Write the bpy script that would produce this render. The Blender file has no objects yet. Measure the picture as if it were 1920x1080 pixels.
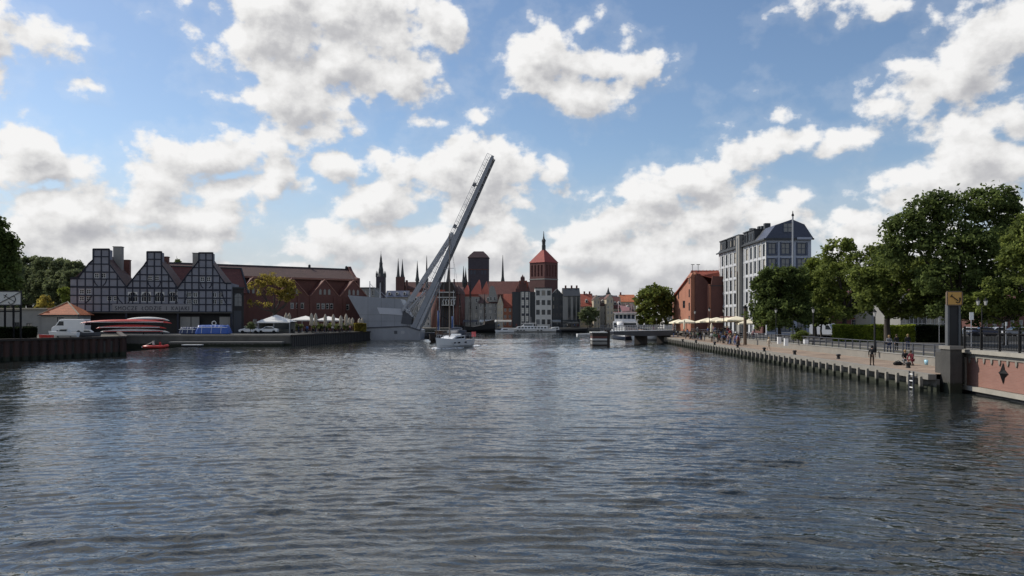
import bpy, bmesh, math, random
import numpy as np
from mathutils import Vector, Matrix
R = math.radians
random.seed(7)
SC = bpy.context.scene
COL = SC.collection
# ---------------------------------------------------------------- camera
H, F, HY = 5.4, 1500.0, 597.0          # eye height over the water, focal length and horizon row for a 1920 px wide frame
cam = bpy.data.cameras.new('camera')
cam.sensor_width = 36.0; cam.lens = 36.0 * F / 1920.0
cam.shift_y = (HY - 540.0) / 1920.0
cam.clip_start = 0.3; cam.clip_end = 6000
co = bpy.data.objects.new('camera', cam); COL.objects.link(co)
co.location = (0, 0, H); co.rotation_euler = (R(90), 0, 0)
SC.camera = co
# ---------------------------------------------------------------- light
SUN_AZ, SUN_EL = R(-63), R(41)           # left of the view direction and a little beyond
SC.view_settings.view_transform = 'Standard'; SC.view_settings.look = 'None'
SC.view_settings.exposure = 0.0; SC.view_settings.gamma = 1.0
sl = bpy.data.lights.new('sun', 'SUN'); sl.energy = 4.2; sl.angle = R(0.5); sl.color = (1.0, 0.94, 0.84)
so = bpy.data.objects.new('sun', sl); COL.objects.link(so)
sdir = Vector((math.sin(SUN_AZ) * math.cos(SUN_EL), math.cos(SUN_AZ) * math.cos(SUN_EL), math.sin(SUN_EL)))
so.rotation_euler = sdir.to_track_quat('Z', 'Y').to_euler(); so.location = (0, 0, 80)
# ---------------------------------------------------------------- node helper
class NT:
    def __init__(s, tree): s.t = tree; s.n = tree.nodes; s.l = tree.links
    def new(s, typ, **kw):
        nd = s.n.new(typ)
        for k, v in kw.items():
            if k.startswith('i_'):
                key = k[2:]; key = int(key) if key.isdigit() else key
                s.put(nd.inputs[key], v)
            else: setattr(nd, k, v)
        return nd
    def put(s, sock, v):
        if isinstance(v, bpy.types.NodeSocket): s.l.new(v, sock)
        elif v is not None: sock.default_value = v
    def m(s, op, a, b=None, c=None, clamp=False):
        nd = s.n.new('ShaderNodeMath'); nd.operation = op; nd.use_clamp = clamp
        s.put(nd.inputs[0], a)
        if b is not None: s.put(nd.inputs[1], b)
        if c is not None: s.put(nd.inputs[2], c)
        return nd.outputs[0]
    def vm(s, op, a, b=None, out=0):
        nd = s.n.new('ShaderNodeVectorMath'); nd.operation = op
        s.put(nd.inputs[0], a)
        if b is not None: s.put(nd.inputs[3 if op == 'SCALE' else 1], b)
        return nd.outputs[out]
    def ss(s, x, a, b, lo=0.0, hi=1.0):
        nd = s.n.new('ShaderNodeMapRange'); nd.interpolation_type = 'SMOOTHSTEP'
        for i, v in enumerate((x, a, b, lo, hi)): s.put(nd.inputs[i], v)
        return nd.outputs[0]
    def mix(s, f, a, b):
        nd = s.n.new('ShaderNodeMix'); nd.data_type = 'RGBA'
        s.put(nd.inputs[0], f); s.put(nd.inputs[6], a); s.put(nd.inputs[7], b)
        return nd.outputs[2]
    def noise(s, vec, scale, detail=4, rough=0.5, dist=0.0, col=False, lac=2.0, dim='3D'):
        nd = s.n.new('ShaderNodeTexNoise'); nd.noise_dimensions = dim
        s.put(nd.inputs['Vector'], vec); nd.inputs['Scale'].default_value = scale
        nd.inputs['Detail'].default_value = detail; nd.inputs['Roughness'].default_value = rough
        nd.inputs['Distortion'].default_value = dist; nd.inputs['Lacunarity'].default_value = lac
        return nd.outputs[1 if col else 0]
# ---------------------------------------------------------------- sky: physical sky with cumulus clouds standing in fixed compass directions
# azimuth / elevation ellipses of the cloud heaps, given as pixel centre and radius of a 1920 px frame
CLOUDS = [(640,35,250,80),(540,70,150,70),(830,50,75,62),(620,130,165,60),(560,205,105,55),(760,140,80,48),(500,190,75,26),
 (1010,105,66,60),(1100,110,100,60),(1195,125,62,42),(1095,180,82,46),(1085,50,22,22),
 (60,72,110,40),(5,105,60,55),(182,172,30,15),(340,8,26,16),
 (30,262,80,46),(60,300,105,44),(0,320,70,45),
 (385,300,115,60),(520,305,72,44),(290,340,85,45),(420,345,160,35),(640,320,70,36),(580,340,60,28),
 (860,270,62,44),(830,310,105,55),(930,320,80,50),(1015,330,40,42),(720,290,38,26),(900,360,120,40),
 (140,400,150,55),(300,400,150,55),(60,450,160,60),(300,450,190,60),(490,390,22,14),(420,440,90,30),
 (720,390,95,45),(860,400,90,50),(560,470,110,30),(700,470,170,50),(900,470,200,60),
 (200,520,420,60),(700,540,500,55),(1200,520,420,75),(1700,540,420,80),
 (1230,375,85,38),(1330,345,120,52),(1400,290,72,48),(1470,262,90,32),(1580,265,88,34),(1450,215,55,18),(1150,420,110,42),
 (1300,420,200,60),(1100,470,160,50),(1480,370,60,25),(1100,370,42,16),(1030,430,60,30),
 (1720,150,98,48),(1830,120,110,70),(1880,40,100,90),(1650,185,46,28),(1570,15,90,26),(1500,45,26,22),(1650,20,45,18),
 (1890,235,85,50),(1790,245,95,20),(1850,310,100,60),(1680,365,80,38),(1760,370,170,60),(1590,400,75,36),(1640,440,160,60),
 (1365,165,42,9),(1565,167,20,6),(885,212,34,16),(790,225,26,14),(1590,195,16,7)]
# (azimuth, elevation, half width, half height) in radians beyond what the photo shows, all round the horizon
for a_, e_, w_, h_ in [(-.95,.2,.22,.10),(-2.2,.15,.3,.07),(.95,.25,.2,.1),(2.1,.3,.25,.08),(2.9,.15,.25,.06),
                       (-.5,.60,.26,.12),(.02,.60,.28,.12),(.48,.62,.24,.12),(-.15,.92,.4,.14),(1.3,.8,.2,.1),(-2.7,.5,.4,.2),(2.6,.6,.4,.2),(3.0,.35,.3,.12),(-2.9,.15,.3,.08)]:  # unseen clouds overhead and behind, added to light front faces and grey the water
    CLOUDS.append((a_, e_, w_, h_, 1))
w = bpy.data.worlds.new('World'); SC.world = w; w.use_nodes = True
def build_sky():
    t = w.node_tree; t.nodes.clear(); g = NT(t)
    dirv = g.new('ShaderNodeTexCoord').outputs['Generated']
    def density_group():
        gt = bpy.data.node_groups.new('cloud_density', 'ShaderNodeTree')
        gt.interface.new_socket('P', in_out='INPUT', socket_type='NodeSocketVector')
        gt.interface.new_socket('D', in_out='OUTPUT', socket_type='NodeSocketFloat')
        gt.interface.new_socket('B', in_out='OUTPUT', socket_type='NodeSocketFloat')
        q = NT(gt); gi = q.new('NodeGroupInput'); go = q.new('NodeGroupOutput')
        P = gi.outputs[0]
        wv = q.vm('SUBTRACT', q.noise(P, 9.0, 3, 0.55, col=True, dim='2D'), (0.5, 0.5, 0.5))
        PW = q.vm('ADD', P, q.vm('MULTIPLY', wv, (0.062, 0.042, 0.0)))
        f = None
        for c in CLOUDS:
            if len(c) == 5: a, e, ra, re = c[:4]
            else:
                u, v = (c[0] - 960) / F, (HY - c[1]) / F
                a = math.atan(u); e = math.atan(v * math.cos(a))
                ra = c[2] / F * math.cos(a) ** 2; re = c[3] / F * math.cos(a)
            k = 0.20 * min(1.0, (re / 0.03)) if len(c) == 4 else .25
            ra *= 1.22; re *= 1.22
            d = q.vm('MULTIPLY', q.vm('SUBTRACT', PW, (a, e, 0)), (1 / ra, 1 / re, 0))
            L = q.vm('LENGTH', d, out=1)
            d = q.m('MULTIPLY_ADD', L, -k * 1.55, k * 1.55)
            f = d if f is None else q.m('SMOOTH_MAX', f, d, 0.05)
        SP = q.vm('MULTIPLY', P, (1.0, 1.35, 0))
        big = q.noise(SP, 15.0, 9, 0.575, 0.0, dim='2D')
        n2 = q.m('SUBTRACT', big, 0.5)
        vo = q.new('ShaderNodeTexVoronoi', voronoi_dimensions='2D', feature='SMOOTH_F1'); q.put(vo.inputs['Vector'], q.vm('ADD', SP, q.vm('SCALE', wv, 0.06)))
        vo.inputs['Scale'].default_value = 22.0; vo.inputs['Smoothness'].default_value = 0.6
        try: vo.inputs['Detail'].default_value = 2.0; vo.inputs['Roughness'].default_value = 0.55
        except Exception: pass
        puff = q.m('SUBTRACT', 0.42, vo.outputs['Distance'])
        nn = q.m('ADD', q.m('MULTIPLY', n2, 0.58), q.m('MULTIPLY', puff, 0.11))
        q.put(go.inputs[0], q.m('ADD', f, nn)); q.put(go.inputs[1], f)
        return gt
    grp = density_group()
    sx = g.new('ShaderNodeSeparateXYZ', i_0=dirv)
    az = g.m('ARCTAN2', sx.outputs[0], sx.outputs[1])
    el = g.m('ARCSINE', g.m('MAXIMUM', g.m('MINIMUM', sx.outputs[2], 1.0), -1.0))
    P = g.new('ShaderNodeCombineXYZ', i_0=az, i_1=g.m('ABSOLUTE', el), i_2=0.0).outputs[0]
    def dens(p):
        nd = g.new('ShaderNodeGroup'); nd.node_tree = grp; g.put(nd.inputs[0], p); return nd
    d0 = dens(P); d1 = dens(g.vm('ADD', P, (-0.011, 0.020, 0.0)))
    D, B = d0.outputs[0], d0.outputs[1]
    alpha = g.m('MAXIMUM', g.ss(D, -0.02, 0.10), g.ss(D, -0.13, 0.0, 0.0, 0.10))
    lit = g.m('SUBTRACT', D, d1.outputs[0])
    core = g.ss(g.m('ADD', g.m('MULTIPLY', B, 0.75), g.m('MULTIPLY', D, 0.4)), 0.10, 0.33)
    tone = g.m('ADD', g.m('MULTIPLY_ADD', lit, 2.3, 0.80), g.m('MULTIPLY', core, -0.30))
    tone = g.m('ADD', tone, g.m('MULTIPLY', g.m('SUBTRACT', g.noise(P, 46, 5, .62, dim='2D'), .5), .30), clamp=True)
    ccol = g.new('ShaderNodeValToRGB'); g.put(ccol.inputs[0], tone)
    cr = ccol.color_ramp; cr.elements[0].position = 0.0; cr.elements[0].color = (0.40, 0.405, 0.44, 1)
    cr.elements[1].position = 1.0; cr.elements[1].color = (0.92, 0.915, 0.91, 1)
    e = cr.elements.new(0.42); e.color = (0.56, 0.56, 0.575, 1); e = cr.elements.new(0.75); e.color = (0.79, 0.785, 0.78, 1)
    sky = g.new('ShaderNodeTexSky', sky_type='NISHITA'); sky.sun_disc = False
    sky.sun_elevation = SUN_EL; sky.sun_rotation = SUN_AZ; sky.altitude = 0; sky.air_density = 1.0; sky.dust_density = 0.6; sky.ozone_density = 3.0
    skys = g.vm('SCALE', sky.outputs[0], SKY)
    # low air: thin veil where the sky meets the horizon
    veil = g.ss(el, 0.0, 0.22, 0.75, 0.0)
    skys = g.mix(veil, skys, (0.50, 0.53, 0.60, 1))
    colr = g.mix(alpha, skys, ccol.outputs[0])
    colr = g.mix(g.ss(el, 0.0, 0.12, 0.42, 0.0), colr, (0.66, 0.67, 0.70, 1))
    bg = g.new('ShaderNodeBackground'); g.put(bg.inputs[0], colr); bg.inputs[1].default_value = 1.0
    out = g.new('ShaderNodeOutputWorld'); g.put(out.inputs[0], bg.outputs[0])
SKY = 0.118
build_sky()
w.cycles.sampling_method = 'MANUAL'; w.cycles.sample_map_resolution = 512
# ---------------------------------------------------------------- helpers
def X(px, d): return (px - 960.0) / F * d
def Zp(py, d): return H + (HY - py) / F * d
def at(px, py, d): return Vector((X(px, d), d, Zp(py, d)))
MATS = {}
def mat(name, col, rough=0.8, var=0.18, scale=1.5, metal=0.0, spec=None, fine=0.0, stretch=(1, 1, 1), emit=0, tide=None):
    if name in MATS: return MATS[name]
    m = bpy.data.materials.new(name); m.use_nodes = True; g = NT(m.node_tree); b = g.n['Principled BSDF']
    b.inputs['Roughness'].default_value = rough; b.inputs['Metallic'].default_value = metal
    if spec is not None: b.inputs['Specular IOR Level'].default_value = spec
    if var > 0:
        co_ = g.new('ShaderNodeTexCoord').outputs['Object']
        v = g.vm('MULTIPLY', co_, stretch)
        n = g.noise(v, scale, 5, 0.6)
        f = g.m('MULTIPLY_ADD', g.m('SUBTRACT', n, 0.5), 2.6 * var, 1.0)
        if fine:
            n2 = g.noise(v, scale * 9, 2, 0.6)
            f = g.m('MULTIPLY', f, g.m('MULTIPLY_ADD', g.m('SUBTRACT', n2, 0.5), 2.6 * fine, 1.0))
        cc = g.vm('SCALE', col[:3], f)
        if tide is not None:                                        # algae and wet line left by the river
            zz = g.new('ShaderNodeSeparateXYZ', i_0=g.new('ShaderNodeNewGeometry').outputs['Position']).outputs[2]
            zz = g.m('ADD', zz, g.m('MULTIPLY', g.m('SUBTRACT', g.noise(co_, 2.5, 4, .7), .5), .7))
            cc = g.mix(g.ss(zz, tide, tide + .22, 1.0, 0.0), cc, (0.016, 0.020, 0.010, 1))
        g.put(b.inputs['Base Color'], cc)
    else: b.inputs['Base Color'].default_value = (*col[:3], 1)
    MATS[name] = m; return m
def wall_uv(g):
    s = g.new('ShaderNodeSeparateXYZ', i_0=g.new('ShaderNodeTexCoord').outputs['Object'])
    return g.new('ShaderNodeCombineXYZ', i_0=g.m('ADD', s.outputs[0], s.outputs[1]), i_1=s.outputs[2], i_2=0.0).outputs[0]
def brick(name, c1, c2, mortar, bw=0.26, bh=0.075, ms=0.012, rough=0.9, dirt=0.25, dscale=0.35, flat=False):
    if name in MATS: return MATS[name]
    m = bpy.data.materials.new(name); m.use_nodes = True; g = NT(m.node_tree); b = g.n['Principled BSDF']
    b.inputs['Roughness'].default_value = rough
    t = g.new('ShaderNodeTexBrick'); uv = g.new('ShaderNodeTexCoord').outputs['Object'] if flat else wall_uv(g); g.put(t.inputs['Vector'], uv)
    t.inputs['Scale'].default_value = 1.0; t.inputs['Brick Width'].default_value = bw; t.inputs['Row Height'].default_value = bh
    t.inputs['Mortar Size'].default_value = ms; t.inputs['Color1'].default_value = (*c1, 1); t.inputs['Color2'].default_value = (*c2, 1)
    t.inputs['Mortar'].default_value = (*mortar, 1)
    n = g.noise(g.new('ShaderNodeTexCoord').outputs['Object'], dscale, 6, 0.62)
    f = g.m('MULTIPLY_ADD', g.m('SUBTRACT', n, 0.5), 3.0 * dirt, 1.0)
    g.put(b.inputs['Base Color'], g.vm('SCALE', t.outputs[0], f))
    MATS[name] = m; return m
def tiles(name, c1, c2, rough=0.75, row=0.35, bw=0.24):
    m = brick(name, c1, c2, tuple(v * 0.35 for v in c1), bw=bw, bh=row, ms=0.03, rough=rough, dirt=0.28, dscale=0.5)
    return m
def leafm(name, c1, c2, trans=0.45):
    if name in MATS: return MATS[name]
    m = bpy.data.materials.new(name); m.use_nodes = True; g = NT(m.node_tree); b = g.n['Principled BSDF']
    b.inputs['Roughness'].default_value = 0.75; b.inputs['Specular IOR Level'].default_value = 0.12
    p = g.new('ShaderNodeNewGeometry').outputs['Position']
    n = g.noise(p, 0.55, 3, 0.6); n2 = g.noise(p, 4.0, 2, 0.6)
    f = g.ss(g.m('ADD', g.m('MULTIPLY', n, .6), g.m('MULTIPLY', n2, .4)), 0.38, 0.62)
    c = g.mix(f, (*c1, 1), (*c2, 1)); g.put(b.inputs['Base Color'], c)
    tr = g.new('ShaderNodeBsdfTranslucent'); g.put(tr.inputs[0], c)
    mx = g.new('ShaderNodeMixShader'); mx.inputs[0].default_value = trans
    g.put(mx.inputs[1], b.outputs[0]); g.put(mx.inputs[2], tr.outputs[0]); g.put(g.n['Material Output'].inputs[0], mx.outputs[0])
    MATS[name] = m; return m
class MB:
    def __init__(s): s.v = []; s.f = []; s.mi = []; s.cur = 0; s.smooth = False
    def face(s, pts):
        k = len(s.v); s.v += [tuple(p) for p in pts]; s.f.append(tuple(range(k, k + len(pts)))); s.mi.append(s.cur)
    def mesh(s, vs, fs):
        k = len(s.v); s.v += [tuple(p) for p in vs]
        for f in fs: s.f.append(tuple(i + k for i in f)); s.mi.append(s.cur)
        return s
    def box(s, x0, x1, y0, y1, z0, z1):
        vs = [(x0,y0,z0),(x1,y0,z0),(x1,y1,z0),(x0,y1,z0),(x0,y0,z1),(x1,y0,z1),(x1,y1,z1),(x0,y1,z1)]
        return s.mesh(vs, [(0,3,2,1),(4,5,6,7),(0,1,5,4),(1,2,6,5),(2,3,7,6),(3,0,4,7)])
    def bar(s, a, b, wx, wz=None):
        a, b = Vector(a), Vector(b); wz = wz or wx; d = (b - a)
        if d.length < 1e-6: return s
        d.normalize(); up = Vector((0, 0, 1)) if abs(d.z) < 0.98 else Vector((0, 1, 0))
        u = d.cross(up).normalized(); n = u.cross(d).normalized(); vs = []
        for p in (a, b):
            for i, j in ((-1,-1),(1,-1),(1,1),(-1,1)): vs.append(p + u * i * wx / 2 + n * j * wz / 2)
        return s.mesh(vs, [(0,1,2,3),(7,6,5,4),(0,4,5,1),(1,5,6,2),(2,6,7,3),(3,7,4,0)])
    def tube(s, pts, rad, n=8, cap=True, sx=1.0):
        pts = [Vector(p) for p in pts]; rings = []
        if not hasattr(rad, '__len__'): rad = [rad] * len(pts)
        pu = None
        for i, p in enumerate(pts):
            d = (pts[min(i + 1, len(pts) - 1)] - pts[max(i - 1, 0)])
            d = d.normalized() if d.length > 1e-9 else Vector((0, 0, 1))
            u = pu if pu is not None else (Vector((1, 0, 0)) if abs(d.x) < 0.9 else Vector((0, 1, 0)))
            u = (u - d * u.dot(d)); u = u.normalized() if u.length > 1e-6 else Vector((0, 1, 0)); pu = u; w_ = d.cross(u)
            rings.append([p + u * math.cos(2*math.pi*k/n) * rad[i] * sx + w_ * math.sin(2*math.pi*k/n) * rad[i] for k in range(n)])
        vs = [q for r in rings for q in r]; fs = []
        for i in range(len(rings) - 1):
            for k in range(n): fs.append((i*n+k, i*n+(k+1) % n, (i+1)*n+(k+1) % n, (i+1)*n+k))
        if cap: fs.append(tuple(range(n))[::-1]); fs.append(tuple((len(rings)-1)*n + k for k in range(n)))
        return s.mesh(vs, fs)
    def lathe(s, prof, c=(0, 0, 0), n=16, sx=1, sy=1, rot=0.0):
        vs = []; fs = []
        for r, z in prof:
            for k in range(n):
                a = 2*math.pi*k/n + rot; vs.append((c[0] + r*math.cos(a)*sx, c[1] + r*math.sin(a)*sy, c[2] + z))
        for i in range(len(prof) - 1):
            for k in range(n): fs.append((i*n+k, i*n+(k+1) % n, (i+1)*n+(k+1) % n, (i+1)*n+k))
        fs.append(tuple(range(n))[::-1]); fs.append(tuple((len(prof)-1)*n + k for k in range(n)))
        return s.mesh(vs, fs)
    def prism(s, poly, y0, y1, plane='xz'):
        n = len(poly)
        def P(p, y): return (p[0], y, p[1]) if plane == 'xz' else ((y, p[0], p[1]) if plane == 'yz' else (p[0], p[1], y))
        vs = [P(p, y0) for p in poly] + [P(p, y1) for p in poly]
        fs = [tuple(range(n)), tuple(range(2*n - 1, n - 1, -1))] + [(i, i + n, (i+1) % n + n, (i+1) % n) for i in range(n)]
        return s.mesh(vs, fs)
    def slab(s, pts, t):                                            # planar roof sheet with thickness t below it
        pts = [Vector(p) for p in pts]; nrm = (pts[1]-pts[0]).cross(pts[2]-pts[0]).normalized()
        if nrm.z < 0: nrm = -nrm
        n = len(pts); vs = pts + [p - nrm * t for p in pts]
        return s.mesh(vs, [tuple(range(n)), tuple(range(2*n-1, n-1, -1))] + [(i, i+n, (i+1) % n+n, (i+1) % n) for i in range(n)])
    def data(s, name, mats):
        me = bpy.data.meshes.new(name); me.from_pydata(s.v, [], s.f)
        for m in (mats if isinstance(mats, (list, tuple)) else [mats]): me.materials.append(m)
        if isinstance(mats, (list, tuple)) and len(mats) > 1: me.polygons.foreach_set('material_index', s.mi)
        me.validate(); bm = bmesh.new(); bm.from_mesh(me); bmesh.ops.recalc_face_normals(bm, faces=bm.faces); bm.to_mesh(me); bm.free()
        if s.smooth: me.polygons.foreach_set('use_smooth', [True] * len(me.polygons))
        me.update(); return me
    def build(s, name, mats, parent=None, loc=(0, 0, 0), rz=0.0, **kw):
        return obj(name, s.data(name, mats), parent, loc, rz, **kw)
def obj(name, me, parent=None, loc=(0, 0, 0), rz=0.0, label=None, cat=None, group=None, kind=None):
    o = bpy.data.objects.new(name, me); COL.objects.link(o); o.location = loc; o.rotation_euler = (0, 0, rz)
    if parent: o.parent = parent
    return tag(o, label, cat, group, kind)
def tag(o, label=None, cat=None, group=None, kind=None):
    if label: o['label'] = label
    if cat: o['category'] = cat
    if group: o['group'] = group
    if kind: o['kind'] = kind
    return o
def thing(name, label, cat, loc=(0, 0, 0), rz=0.0, group=None):
    return obj(name, None, None, loc, rz, label, cat, group)
def dup(root, loc=None, rz=None, label=None, group=None, scale=None):
    def rec(o, par):
        c = o.copy(); COL.objects.link(c)
        if par: c.parent = par
        for ch in list(kids.get(o, ())): rec(ch, c)
        return c
    kids = {}
    for o in root.children_recursive: kids.setdefault(o.parent, []).append(o)
    r = rec(root, None)
    if loc is not None: r.location = loc
    if rz is not None: r.rotation_euler = (0, 0, rz)
    if label: r['label'] = label
    if group: r['group'] = group
    if scale: r.scale = (scale,) * 3 if not hasattr(scale, '__len__') else scale
    return r
# ---------------------------------------------------------------- facades with real openings
class Fac:
    """A facade line between two pixel columns at two distances: u along it, z up."""
    def __init__(s, px0, d0, px1, d1):
        s.A = Vector((X(px0, d0), d0)); s.B = Vector((X(px1, d1), d1)); s.dir = (s.B - s.A).normalized()
        s.w = (s.B - s.A).length; s.rz = math.atan2(s.dir.y, s.dir.x)
    def u(s, px):
        k = (px - 960) / F                                          # x = k*y along the sight line
        return (k * s.A.y - s.A.x) / (s.dir.x - k * s.dir.y)
    def d(s, px): return s.A.y + s.dir.y * s.u(px)
    def p(s, px, py): return (s.u(px), Zp(py, s.d(px)))
def facade(mb, O, rz, w, h, ops, depth=0.22, z0=0.0):
    cu, su = math.cos(rz), math.sin(rz)
    def T(u, v, n): return (O[0] + cu*u + su*n, O[1] + su*u - cu*n, O[2] + v)
    us = sorted({0.0, w, *[round(o[0], 4) for o in ops], *[round(o[2], 4) for o in ops]})
    vs = sorted({z0, h, *[round(o[1], 4) for o in ops], *[round(o[3], 4) for o in ops]})
    for i in range(len(us) - 1):
        run = None
        for j in range(len(vs) - 1):
            cu_, cv = (us[i] + us[i+1]) / 2, (vs[j] + vs[j+1]) / 2
            hole = any(o[0] < cu_ < o[2] and o[1] < cv < o[3] for o in ops)
            if not hole and run is None: run = vs[j]
            if run is not None and (hole or j == len(vs) - 2):
                top = vs[j] if hole else vs[j+1]
                mb.face([T(us[i], run, 0), T(us[i+1], run, 0), T(us[i+1], top, 0), T(us[i], top, 0)]); run = None
    for a, b, c, d_ in [o[:4] for o in ops]:
        mb.face([T(a, b, 0), T(a, b, -depth), T(a, d_, -depth), T(a, d_, 0)])
        mb.face([T(c, b, 0), T(c, d_, 0), T(c, d_, -depth), T(c, b, -depth)])
        mb.face([T(a, b, 0), T(c, b, 0), T(c, b, -depth), T(a, b, -depth)])
        mb.face([T(a, d_, 0), T(a, d_, -depth), T(c, d_, -depth), T(c, d_, 0)])
WIN = {}
def windows(parent, O, rz, ops, fm, gm, nx=2, ny=2, fw=0.08, depth=0.2, arch=False, name='window', sub=True, over=None):
    cu, su = math.cos(rz), math.sin(rz)
    for o in ops:
        a, b, c, d_ = o[:4]
        w_, h_ = round(c - a, 2), round(d_ - b, 2); key = (w_, h_, nx, ny, fw, arch, fm.name, gm.name)
        if key not in WIN:
            f = MB(); F2 = fw
            f.box(-w_/2, -w_/2+F2, -.04, .04, 0, h_); f.box(w_/2-F2, w_/2, -.04, .04, 0, h_)
            f.box(-w_/2+F2, w_/2-F2, -.04, .04, 0, F2); f.box(-w_/2+F2, w_/2-F2, -.04, .04, h_-F2, h_)
            for k in range(1, nx):
                x = -w_/2 + w_*k/nx; f.box(x-F2*.32, x+F2*.32, -.03, .03, F2, h_-F2)
            for k in range(1, ny):
                z = h_*k/ny; f.box(-w_/2+F2, w_/2-F2, -.026, .026, z-F2*.32, z+F2*.32)
            if arch:                                                # corner fillets give the round head
                for sgn in (-1, 1):
                    r = w_/2 - F2; pts = [(sgn*(w_/2-F2), h_-F2)] + [(sgn*r*math.cos(t), h_-F2-r+r*math.sin(t)) for t in (0, .4, .8, 1.2, 1.57)]
                    f.prism(pts, -.035, .035)
            p = MB(); p.box(-w_/2+F2*.4, w_/2-F2*.4, .045, .06, F2*.4, h_-F2*.4)
            WIN[key] = (f.data(name, fm), p.data('pane', gm))
        fm_, pm_ = WIN[key]; uc = (a + c) / 2
        n = -depth + 0.05
        wo = obj(name, fm_, parent, (O[0] + cu*uc + su*n, O[1] + su*uc - cu*n, O[2] + b), rz)
        po = obj('pane', pm_, wo)
        if gm is GLASS and WR.random() < .3: po.material_slots[0].link = 'OBJECT'; po.material_slots[0].material = WR.choice([GLASS2, CURT])
GLASS = mat('window_glass', (0.02, 0.025, 0.03), 0.08, 0)
CURT = mat('drawn_curtain', (0.30, 0.28, 0.24), 0.6, 0.3, 3.0)
WR = random.Random(3)
GLASS2 = mat('curtained_glass', (0.16, 0.17, 0.18), 0.15, 0.25, 2.0)
# ---------------------------------------------------------------- trees
BARK = mat('bark', (0.05, 0.042, 0.034), 0.95, 0.3, 5.0)
def leaves(lobes, n, size, seed, clump=0.9, per=40, squash=0.8, inner=0.15):
    rg = np.random.default_rng(seed); lobes = np.array(lobes, float)
    vol = (lobes[:, 3] * lobes[:, 4] * lobes[:, 5]) ** 0.67; nc = max(4, n // per)
    idx = rg.choice(len(lobes), nc, p=vol / vol.sum())
    dv = rg.normal(size=(nc, 3)); dv /= np.linalg.norm(dv, axis=1)[:, None]; dv[:, 2] = np.where((dv[:, 2] < -0.45) & (rg.random(nc) < .6), -dv[:, 2], dv[:, 2])
    rr = np.where(rg.random(nc) < inner, rg.uniform(0.2, 0.7, nc), rg.uniform(0.72, 1.12, nc))
    cc = lobes[idx, :3] + dv * lobes[idx, 3:6] * rr[:, None]
    cs = clump * rg.uniform(0.5, 1.35, nc)
    k = rg.integers(0, nc, n); off = rg.normal(size=(n, 3)); off /= (np.linalg.norm(off, axis=1)[:, None] + 1e-9)
    far = np.where(rg.random(n) < .08, rg.uniform(1.1, 1.5, n), 1.0)
    off *= (rg.random(n) ** 0.45 * far)[:, None] * cs[k][:, None]; off[:, 2] *= squash
    P = cc[k] + off
    a = rg.normal(size=(n, 3)); a[:, 2] *= 0.7; a /= np.linalg.norm(a, axis=1)[:, None]
    b = np.cross(a, rg.normal(size=(n, 3))); b /= np.linalg.norm(b, axis=1)[:, None]
    s1 = (size * rg.uniform(0.6, 1.3, n))[:, None]; s2 = s1 * 0.55
    V = np.stack([P - a*s1, P - b*s2 + a*s1*.1, P + a*s1, P + b*s2 + a*s1*.1], 1).reshape(-1, 3)
    me = bpy.data.meshes.new('crown'); me.vertices.add(4*n); me.vertices.foreach_set('co', V.astype(np.float32).ravel())
    me.loops.add(4*n); me.loops.foreach_set('vertex_index', np.arange(4*n, dtype=np.int32))
    me.polygons.add(n); me.polygons.foreach_set('loop_start', np.arange(0, 4*n, 4, dtype=np.int32)); me.polygons.foreach_set('loop_total', np.full(n, 4, np.int32))
    me.update(calc_edges=True); return me
def lobe_set(rg, n, R_, Hh, z0, fill=0.42):
    """n lobes packed in an egg of half width R_, height Hh, from z0."""
    out = [(0, 0, z0 + Hh*.5, R_*.62, R_*.62, Hh*.42)]
    for i in range(n):
        a = rg.uniform(0, 2*math.pi); t = rg.uniform(0.08, 0.97); prof = math.sin(math.pi * min(1, t*.8+.16)) ** .7
        r = R_ * prof * rg.uniform(.45, .78); s_ = R_ * fill * rg.uniform(.6, 1.1)
        out.append((r*math.cos(a), r*math.sin(a), z0 + Hh*t, s_, s_, s_ * rg.uniform(.6, .9)))
    return out
def tree(label, cat, loc, R_, h, clear, lm, n=6000, size=0.3, seed=1, nl=14, clump=1.0, group=None, name='tree', trunk_r=None, lean=(0, 0), lobes=None, fill=.42, limbs=7, inner=.15, bark=None):
    rg = random.Random(seed); t = thing(name, label, cat, loc, 0, group)
    lb = lobes or lobe_set(rg, nl, R_, h - clear, clear, fill)
    crown = leaves(lb, n, size, seed, clump, inner=inner); crown.materials.append(lm); obj('crown', crown, t)
    tr = trunk_r or max(.12, h * .022); m = MB(); m.smooth = True
    fork = clear + (h - clear) * .18
    m.tube([(0,0,-.3),(0.02,0,.25),(lean[0]*.4,lean[1]*.4,fork*.5),(lean[0],lean[1],fork)], [tr*1.5,tr*1.1,tr*.92,tr*.8], 9)
    for i, l in enumerate(sorted(lb[1:], key=lambda q: -q[3])[:limbs]):
        e = Vector(l[:3]); s0 = Vector((lean[0], lean[1], fork * rg.uniform(.72, 1.0)))
        mid = s0.lerp(e, .5) + Vector((rg.uniform(-.4,.4), rg.uniform(-.4,.4), -.25))
        m.tube([s0, mid, e, e + (e - mid) * .25], [tr*.55, tr*.34, tr*.17, tr*.05], 6)
    m.build('trunk', bark or BARK, t); return t
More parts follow.
